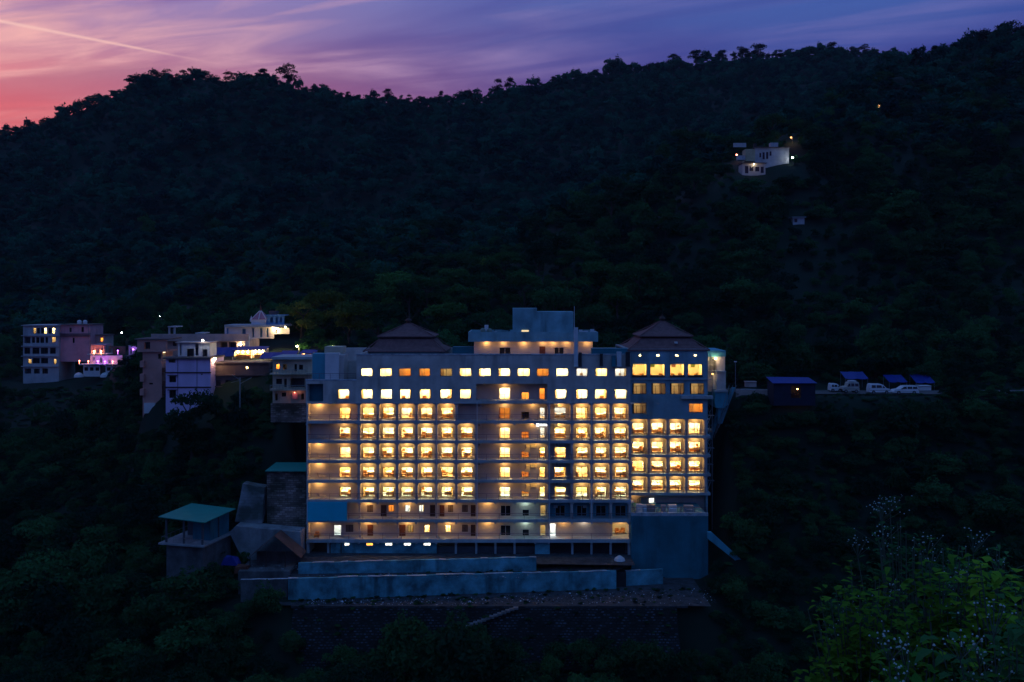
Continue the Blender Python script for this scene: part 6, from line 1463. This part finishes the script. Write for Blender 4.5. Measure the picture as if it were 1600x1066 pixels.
mb = MB(); mb.bar(P(362, 585, 165), P(375, 594, 165), .05); mb.bar(P(393, 590, 165), P(375, 600, 165), .05); mb.bar(P(361, 598, 165), P(377, 594, 165), .04); mb.build('cross_arm', 'concrete', up)
# beige house next to the hotel
Yg = 163
bh = house('village_house', 'weathered beige house with balconies between the brown building and the hotel', 426, 487, 562, 630, Yg, 7, 'beige_house', [(431, 437, 569, 577, 'amber'), (442, 448, 569, 578, 'open'), (460, 464, 569, 580, 'dark'), (467, 473.5, 570, 578, 'dark'), (431.5, 440.5, 592, 600.5, 'dark'), (444, 448, 592, 605, 'open'), (454, 476, 591, 605, 'open'), (430, 434, 615, 626, 'open'), (440, 447, 613.5, 620, 'dark'), (470, 475, 615, 625, 'open')], (), None)
mb = MB(); mb.pbox(424, 487.5, 558, 561.9, Yg - 1.0, Yg + 7); mb.build('roof_slab', 'grey_house', bh)
for q0, q1 in ((579.5, 586), (604, 611)):
    mb = MB(); mb.pbox(421.5, 478 if q0 > 590 else 486, q0 + 4, q1 - .5, Yg - 1.5, Yg - .003); mb.build('balcony_slab', 'beige_house', bh)
    mb = MB(); 
    for p in range(422, 478, 5): mb.bar(P(p, q0 + 4, Yg - 1.4), P(p, q0 - 1.5, Yg - 1.4), .035, 4)
    mb.bar(P(422, q0 - 1.5, Yg - 1.4), P(478, q0 - 1.5, Yg - 1.4), .04); mb.build('railing', 'steel', bh)
x, y, z = P(461, 619, Yg - .3); mb = MB(); mb.box(x - .45, x + .45, y - .05, y, z - .5, z + .5); mb.build('shrine_panel', 'temple_red', bh); rl = MB(); rl.lathe([(.03, z + .55), (.1, z + .65), (.03, z + .72)], x, y - .3, 8); l3 = rl.build('shrine_lamp', 'lamp_red', bh); light(l3, (x, y - .5, z + .6), 10, (1, .4, .3), .08)
mb = MB(); mb.pbox(423, 478, 630.5, 660, Yg - .4, Yg + .4); mb.build('foundation', 'rubblewall', bh)

# ------------------------------------------------------------------ houses and lamps on the hill
Yh = YHILL
h1 = house('hill_house', 'long white house with dark doors on the hillside', 1180, 1233, 231, 247.5, Yh + 5, 6, 'hillpaint', [(1186.5, 1189.5, 239, 246, 'dark'), (1191.5, 1195, 238, 249, 'dark'), (1197, 1200.5, 237.5, 248.5, 'dark'), (1202.5, 1205.5, 236.5, 243.5, 'dark')], (), 230.5, slab_m='brown_house')
mb = MB(); mb.pbox(1165, 1179.8, 233, 252, Yh + 4.8, Yh + 9); mb.build('yellow_wing', 'yellowish', h1)
mb = MB(); mb.pbox(1178.5, 1182.5, 224, 232.9, Yh + 6, Yh + 7); mb.build('roof_tank', 'tank_black', h1)
mb = MB(); mb.pbox(1204, 1216, 223, 230, Yh + 9, Yh + 11); mb.build('back_shed', 'hillpaint', h1)
h2 = house('hill_house', 'small cream house with brown shutters below the long white hill house', 1160, 1196, 255.5, 272.5, Yh, 5, 'plaster', [(1164, 1169.5, 259.5, 271, 'dark'), (1171, 1177, 260, 267.5, 'dark'), (1180, 1186.5, 260.5, 268, 'dark'), (1188.5, 1193.5, 260.5, 270.5, 'dark')], (), 255, slab_m='brown_house')
mb = MB(); mb.pwall(1146, 1166, 223.5, 230, Yh + 9, .3, [(1150, 1152, 225, 228), (1156, 1158, 225, 228), (1161, 1163, 225, 229)]); mb.pbox(1146, 1166, 223.5, 230, Yh + 11, Yh + 11.2); mb.build('hill_shed', 'grey_house', label='grey shed behind the left end of the white hill house', category='shed')
mb = MB(); mb.pbox(1153, 1164.5, 243, 250, Yh + 4, Yh + 6); mb.build('hill_shed', 'hillpaint', label='white lean-to left of the yellowish hill house wing', category='shed')
def hill_lamp(px, py, Y, power, m, color, label, ph=2.2, r=.3):
    if Y > 225: Y = hit(px, py + ph * F / Y) - .3
    x, y, z = P(px, py, Y); zg_ = min(ground_z(x, y), z - 1.0); t = thing('pole_lamp', (x, y, zg_), label, 'lamp')
    mb = MB(); mb.lathe([(.06, z - r), (r, z - r * .3), (r, z + r * .3), (.06, z + r)], x, y, 8); mb.build('bulb', m, t); mb = MB(); mb.bar((x + .4, y, zg_ - .3), (x + .4, y, z + r), .04); mb.bar((x + .4, y, z + r), (x, y, z + r), .04); mb.build('pole', 'steel', t); light(t, (x, y - .5, z - .4), power, color, .25)
hill_lamp(1238, 246.5, Yh, 18, 'lamp_white', (.9, 1, .85), 'white lamp on a pole right of the white hill house', r=.24)
x, y, z = P(1178, 256.5, Yh - .5); mb = MB(); mb.lathe([(.03, z - .12), (.1, z), (.03, z + .1)], x, y, 8); lo = mb.build('porch_lamp', 'lamp_room', h2); light(lo, (x, y - 1.6, z - .5), 26, (1, .8, .55), .15)
hill_lamp(1236, 215, Yh + 16, 160, 'lamp_hill', (1, .4, .15), 'orange lamp behind the white hill house', r=.3)
hill_lamp(1151, 242, Yh + 4, 60, 'lamp_red', (1, .3, .15), 'reddish lamp left of the white hill house', r=.28)
hill_lamp(1373, 166, 348, 160, 'lamp_hill', (1, .6, .4), 'lone pinkish lamp high on the near right hill', ph=5.0, r=.45)
hill_lamp(772, 411, 262, 260, 'lamp_hill', (1, .6, .25), 'lone orange lamp among the trees above the stair tower', r=.3)
hill_lamp(561, 470, 240, 12, 'lamp_white', (.9, 1, 1), 'tiny white lamp in the trees above the left pagoda roof', r=.16)
hill_lamp(464, 541, 197, 560, 'lamp_street', (1, .75, .3), 'street lamp lighting the bushes beside the beige house', r=.15)
hill_lamp(520, 541, 198, 560, 'lamp_street', (1, .72, .3), 'street lamp lighting the bushes behind the hotel wing', r=.15)
for i, (px, py, Y) in enumerate(((90, 494, 330), (168, 499, 330), (190, 520, 320), (250, 494, 330), (370, 496, 300))): hill_lamp(px, py, Y, 6, 'lamp_white', (1, .95, .9), ('tiny lamp in the forest above the grey house', 'tiny lamp in the forest above the pink house', 'tiny lamp above the restaurant', 'tiny lamp in the forest above the salmon house', 'tiny lamp in the forest left of the temple')[i], r=.16)
hut = house('hill_hut', 'tiny pale hut alone on the dark slope', 1239, 1257, 340, 348.5, hit(1248, 349) - .5, 3, 'hillpaint', [(1241, 1246, 342, 347.5, 'dark')], (), 339.6, cat='hut', slab_m='grey_house')

# ------------------------------------------------------------------ road side on the right
lp = thing('street_lamp', P(1149, 606, 170), 'tall unlit street lamp beside the service core of the hotel', 'lamp')
mb = MB(); x, y, z = P(1149, 566, 170); mb.bar((x, y, PZ(612, 170)), (x, y, z), .07, 7, .05); mb.build('pole', 'steel', lp); mb = MB(); mb.box(x - .22, x + .22, y - .25, y + .1, z, z + .18); mb.build('head', 'white_paint', lp)
st = thing('tarpaulin_stall', P(1241, 626, 162), 'dark roadside stall under a bright blue tarpaulin with a glowing doorway', 'stall')
Yk = 162.5; x0, x1 = PX(1209, Yk), PX(1274, Yk); z0, z1 = PZ(634, Yk), PZ(599, Yk)
mb = MB(); mb.wall(x0, x1, z0, z1, Yk, .1, [(PX(1236, Yk), PX(1251, Yk), PZ(622, Yk), PZ(603, Yk))]); mb.box(x0, x0 + .1, Yk + .101, Yk + 4, z0, z1); mb.box(x1 - .1, x1, Yk + .101, Yk + 4, z0, z1); mb.box(x0 + .1, x1 - .1, Yk + 3.9, Yk + 4, z0, z1); mb.build('walls', 'tarp_dark', st)
mb = MB(); mb.hull([(x0 - .3, Yk - .4, z1 + .002), (x1 + .2, Yk - .4, z1 + .002), (x1 + .2, Yk + 4.3, z1 + .6), (x0 - .2, Yk + 4.3, z1 + .7)], [(x0 - .3, Yk - .4, z1 + .06), (x1 + .2, Yk - .4, z1 + .06), (x1 + .2, Yk + 4.3, z1 + .66), (x0 - .2, Yk + 4.3, z1 + .76)]); mb.build('tarpaulin', 'tarp_blue', st)
mb = MB(); x, y, z = P(1246, 608, Yk + 1.8); mb.lathe([(.04, z - .1), (.12, z), (.04, z + .1)], x, y, 8); b = mb.build('bulb', 'lamp_orange', st); light(b, (x, y, z - .2), 34, (1, .42, .13), .1)
for k in range(5):
    mb = MB(); x = PX(1238 + k * 3, Yk); mb.box(x - .12, x + .12, Yk + 1.0, Yk + 1.3, z0 + 1.2, z0 + 1.7 + .25 * (k % 3)); mb.build('goods', 'redwood', st)
tarp(1321, 1357, 583, 592, 176, 'blue tarpaulin roof behind the cream off-roader', 3); tarp(1389, 1418, 588, 597, 176, 'blue tarpaulin roof between the two white vans', 3); tarp(1431, 1461, 587, 598, 176, 'blue tarpaulin roof right of the silver van', 3)
mb = MB(); mb.pbox(1437, 1455, 603.5, 610.5, 174.5, 176); mb.pbox(1436.5, 1455.5, 603, 603.4, 174.3, 176.2); mb.build('roadside_counter', 'white_paint', label='pale roadside counter under the right-hand blue tarpaulin', category='counter')
mb = MB(); mb.pbox(1165, 1182, 597, 605, 172.5, 173.3); mb.pbox(1164.5, 1182.5, 596.3, 596.9, 172.3, 173.5); mb.build('roadside_block', 'pinkish_slab', label='pale concrete block beside the road next to the street lamp', category='block')
slant_wall('road_parapet', PX(1150, 167.5), 167.5, PX(1212, 166.8), 166.8, -19.5, PZ(609, 167.5), PZ(609, 166.8), .35, 'pinkish_slab', 'low rough parapet along the road edge by the tarpaulin stall', seed=11, n=8)
def van(px0, px1, py0, py1, Y, face, kind, m, label):
    """side-on van; profile pulled in at the roof, with glass, wheels, bumpers and lamps"""
    x0, x1, zb, ztp = PX(px0, Y), PX(px1, Y), PZ(py1, Y), PZ(py0, Y); Lh = x1 - x0; H = ztp - zb; W = 1.7
    root = thing('parked_van' if kind != 'jeep' else 'parked_jeep', ((x0 + x1) / 2, Y + W / 2, zb), label, 'van' if kind != 'jeep' else 'jeep')
    X = (lambda u: x0 + u * Lh) if face > 0 else (lambda u: x1 - u * Lh)     # u=0 rear, u=1 nose
    prof = {'van': [(0, .18), (0, .50), (.03, .93), (.10, 1), (.55, .98), (.66, .88), (.80, .60), (.96, .52), (1, .42), (1, .18)],
            'mpv': [(0, .20), (0, .55), (.04, .92), (.10, 1), (.52, 1), (.62, .93), (.77, .62), (.95, .53), (1, .42), (1, .20)],
            'jeep': [(0, .22), (0, .55), (.02, .92), (.06, .96), (.62, .96), (.68, .90), (.72, .60), (.97, .55), (1, .48), (1, .22)]}[kind]
    belt = .56
    def ring(y, inset): return [(X(u), y + (inset * max(0, (v - belt)) / (1 - belt) if y < Y + W / 2 else -inset * max(0, (v - belt)) / (1 - belt)), zb + v * H) for u, v in prof]
    mb = MB(); mb.hull(ring(Y, .16), ring(Y + W, .16)); body = mb.build('body', m, root)
    def sidepoly(pts, name, mm, off=.012):
        q = MB(); yy = lambda v: Y - off + .16 * max(0, v - belt) / (1 - belt)
        a = [(X(u), yy(v), zb + v * H) for u, v in pts]; b = [(p[0], p[1] + off * .7, p[2]) for p in a]; q.hull(a, b); q.build(name, mm, root)
    gl = {'van': [[(.10, .60), (.30, .60), (.30, .88), (.11, .88)], [(.33, .60), (.60, .60), (.58, .86), (.33, .88)], [(.63, .60), (.74, .60), (.66, .80), (.63, .84)]],
          'mpv': [[(.05, .62), (.24, .62), (.24, .90), (.07, .90)], [(.26, .62), (.46, .62), (.46, .91), (.26, .91)], [(.48, .62), (.70, .62), (.60, .88), (.48, .91)]],
          'jeep': [[(.05, .60), (.26, .60), (.26, .86), (.05, .86)], [(.30, .60), (.50, .60), (.50, .87), (.30, .87)], [(.53, .60), (.68, .60), (.66, .84), (.53, .87)]]}[kind]
    for g in gl: sidepoly(g, 'side_window', 'darkpane')
    sidepoly([(.02, .36), (.98, .36), (.98, .39), (.02, .39)], 'rub_strip', 'tyre')
    for u in (.19, .81):
        for yy in (Y - .02, Y + W - .18):
            w = MB(); w.lathe([(.31, 0), (.33, .03), (.33, .17), (.31, .2)], 0, 0, 16); wo = put('wheel', w.data('wheel', 'tyre', smooth=False), (X(u), yy + .2, zb + .32), root); wo.rotation_euler = (R(90), 0, 0)
            if yy < Y: 
                q = MB(); q.lathe([(.19, 0), (.16, .03)], 0, 0, 12); ro = put('rim', q.data('rim', 'rim'), (X(u), yy + .2, zb + .32), wo); ro.location = (0, 0, .19)
    mb = MB(); a, b = sorted((X(1.0), X(1.02))); mb.box(a, b, Y + .1, Y + W - .1, zb + .2 * H, zb + .34 * H); a, b = sorted((X(-.015), X(0))); mb.box(a, b, Y + .1, Y + W - .1, zb + .2 * H, zb + .34 * H); mb.build('bumper', 'tyre' if kind == 'jeep' else m, root)
    sidepoly([(.93, .43), (.99, .42), (.985, .49), (.93, .51)], 'headlight', 'duct'); sidepoly([(.003, .45), (.02, .45), (.02, .60), (.003, .60)], 'tail_light', 'red_cloth')
    q = MB(); xm = X(.69); q.box(xm - .08, xm + .08, Y - .18, Y - .03, zb + .60 * H, zb + .70 * H); q.build('mirror', 'tyre', root)
    if kind == 'jeep':
        q = MB(); a, b = sorted((X(.16), X(.56))); q.box(a, b, Y + .25, Y + W - .25, ztp - .04 * H + .06, ztp - .04 * H + .28); q.build('roof_luggage', 'white_paint', root)
        q = MB(); a, b = sorted((X(.08), X(.62)))
        for yy in (Y + .2, Y + W - .2): q.bar((a, yy, ztp + .02), (b, yy, ztp + .02), .03)
        q.build('roof_rack', 'steel', root)
Yv = 168.6
van(1317, 1343, 597, 614.5, Yv, -1, 'jeep', 'van_cream', 'cream off-roader with roof luggage parked at the road edge')
van(1359, 1391.5, 600, 616, Yv, 1, 'van', 'van_white', 'white minivan with its nose towards the silver van')
van(1397, 1436, 603, 616.5, Yv - .2, -1, 'mpv', 'van_white', 'long silver-white people carrier nose to nose with the white minivan')
van(1298, 1316, 599.5, 613, Yv + 3, 1, 'van', 'van_white', 'white car half hidden by bushes behind the cream off-roader')
wr = MB(); wr.bar(P(1150, 570, 172), P(1215, 578, 176), .03, 4); wr.bar(P(1150, 572, 172), P(1200, 590, 176), .03, 4); 

# ------------------------------------------------------------------ foreground plants on the camera's slope
def leaf(mb, p, d, L, w, droop=.35, up=(0, 0, 1)):
    """pointed leaf folded along its midrib"""
    p = np.array(p, float); d = np.array(d, float); d /= np.linalg.norm(d); s = np.cross(d, up); n_ = np.linalg.norm(s)
    if n_ < 1e-4: s = np.array([1., 0, 0])
    else: s /= n_
    u = np.cross(s, d); k = []
    for t, ww in ((0, 0), (.3, 1), (.65, .75), (1, 0)):
        c = p + d * L * t - np.array([0, 0, 1]) * droop * L * t * t; k.append((tuple(c - s * w * ww + u * .25 * w * ww), tuple(c), tuple(c + s * w * ww + u * .25 * w * ww)))
    mb.face(k[0][1], k[1][0], k[1][1]); mb.face(k[0][1], k[1][1], k[1][2])
    mb.face(k[1][0], k[2][0], k[2][1], k[1][1]); mb.face(k[1][1], k[2][1], k[2][2], k[1][2])
    mb.face(k[2][0], k[3][1], k[2][1]); mb.face(k[2][1], k[3][1], k[2][2])
def bush(name, label, x, y, H, W, nst, seed, lm, L, w, flowers=0, lean=(0, 0), z=None, per=34):
    r = np.random.default_rng(seed); z = ground_z(x, y) if z is None else z; root = thing(name, (x, y, z), label, 'shrub')
    st = MB(); lf = MB(); fl = MB()
    for i in range(nst):
        a = r.uniform(0, 6.28); q = r.uniform(.1, 1) ** .7 * W; top = np.array([x + math.cos(a) * q + lean[0], y + math.sin(a) * q * .8 + lean[1], z + H * r.uniform(.62, 1.0) * (1 - .25 * (q / W) ** 2)])
        b0 = np.array([x + math.cos(a) * q * .25, y + math.sin(a) * q * .25, z - .1]); mid = (b0 + top) / 2 + np.array([0, 0, H * .1])
        pts = [b0, mid, top]; st.bar(pts[0], pts[1], .012, 4, .008); st.bar(pts[1], pts[2], .008, 4, .003)
        for k in range(per):
            t = r.uniform(.25, 1); p = (1 - t) ** 2 * b0 + 2 * t * (1 - t) * mid + t * t * top; p = p + r.normal(size=3) * .05
            d = r.normal(size=3); d[2] = abs(d[2]) * .5 + .05; leaf(lf, p, d, L * r.uniform(.6, 1.25), w * r.uniform(.7, 1.2), r.uniform(.1, .6))
        if i < flowers:
            for k in range(18):
                d = r.normal(size=3); d[2] = abs(d[2]); p = top + d * .06 + np.array([0, 0, .08]); s = r.uniform(.0035, .008)
                if k % 2 == 0: st.bar(top, p, .002, 3)
                fl.hull([tuple(p + (-s, 0, 0)), tuple(p + (0, -s, 0)), tuple(p + (s, 0, 0)), tuple(p + (0, s, 0))], [tuple(p + (-s * .6, 0, s)), tuple(p + (0, -s * .6, s)), tuple(p + (s * .6, 0, s)), tuple(p + (0, s * .6, s))])
    st.build('stems', 'stem', root, kind='stuff'); lf.build('leaves', lm, root, smooth=True, kind='stuff')
    if flowers: fl.build('flower_heads', 'petal', root, kind='stuff')
def top_at(px, py, Y):        # height of a plant whose top shows at that row
    x = PX(px, Y); return x, PZ(py, Y) - ground_z(x, Y)
for (px, py, Y, W, n, sd, lm, L, w, fw, lb) in (
    (1420, 792, 7.6, .62, 70, 1, 'leaf_near_blue', .075, .018, 18, 'tall weed with sprays of tiny white flowers on the near slope'),
    (1540, 815, 7.0, .40, 36, 2, 'leaf_near_blue', .075, .018, 9, 'smaller white-flowered weed beside the tall flowering one'),
    (1350, 865, 7.2, .50, 60, 3, 'leaf_near', .085, .028, 0, 'broad-leaved green shrub left of the white-flowered weeds'),
    (1480, 848, 6.4, .55, 70, 4, 'leaf_near', .09, .03, 0, 'dense green shrub in front of the white-flowered weeds'),
    (1590, 840, 6.0, .5, 60, 5, 'leaf_near', .10, .032, 0, 'green shrub at the right under the slope path'),
    (1585, 905, 4.6, .35, 30, 6, 'leaf_near_blue', .10, .026, 6, 'long-leaved plant with a few white flowers close to the slope path'),
    (1420, 990, 4.6, .4, 24, 7, 'leaf_near', .09, .026, 4, 'low leafy plant under the dense green shrub')):
    x, H = top_at(px, py, Y); bush('foreground_shrub', lb, x, Y, max(H, .8), W, n, sd, lm, L, w, fw)

# ------------------------------------------------------------------ evening haze
def make_haze():
    m = bpy.data.materials.new('haze'); m.use_nodes = True
    nt = m.node_tree; nt.nodes.clear()
    v = nt.nodes.new('ShaderNodeVolumePrincipled')
    v.inputs['Color'].default_value = (.80, .88, 1.0, 1); v.inputs['Density'].default_value = .00006; v.inputs['Anisotropy'].default_value = .0
    o = nt.nodes.new('ShaderNodeOutputMaterial'); nt.links.new(v.outputs[0], o.inputs['Volume'])
    MATS['haze'] = m
    lo = float(GZ.min()) - 1.0; hi = max(float(GZ.max()), 300.0) + 40
    mb = MB(); mb.box(-1310, 1310, -310, 1110, lo, hi)
    ob = mb.build('haze', 'haze', kind='stuff', label='thin blue evening haze filling the valley')
make_haze()
sc.cycles.volume_bounces = 0
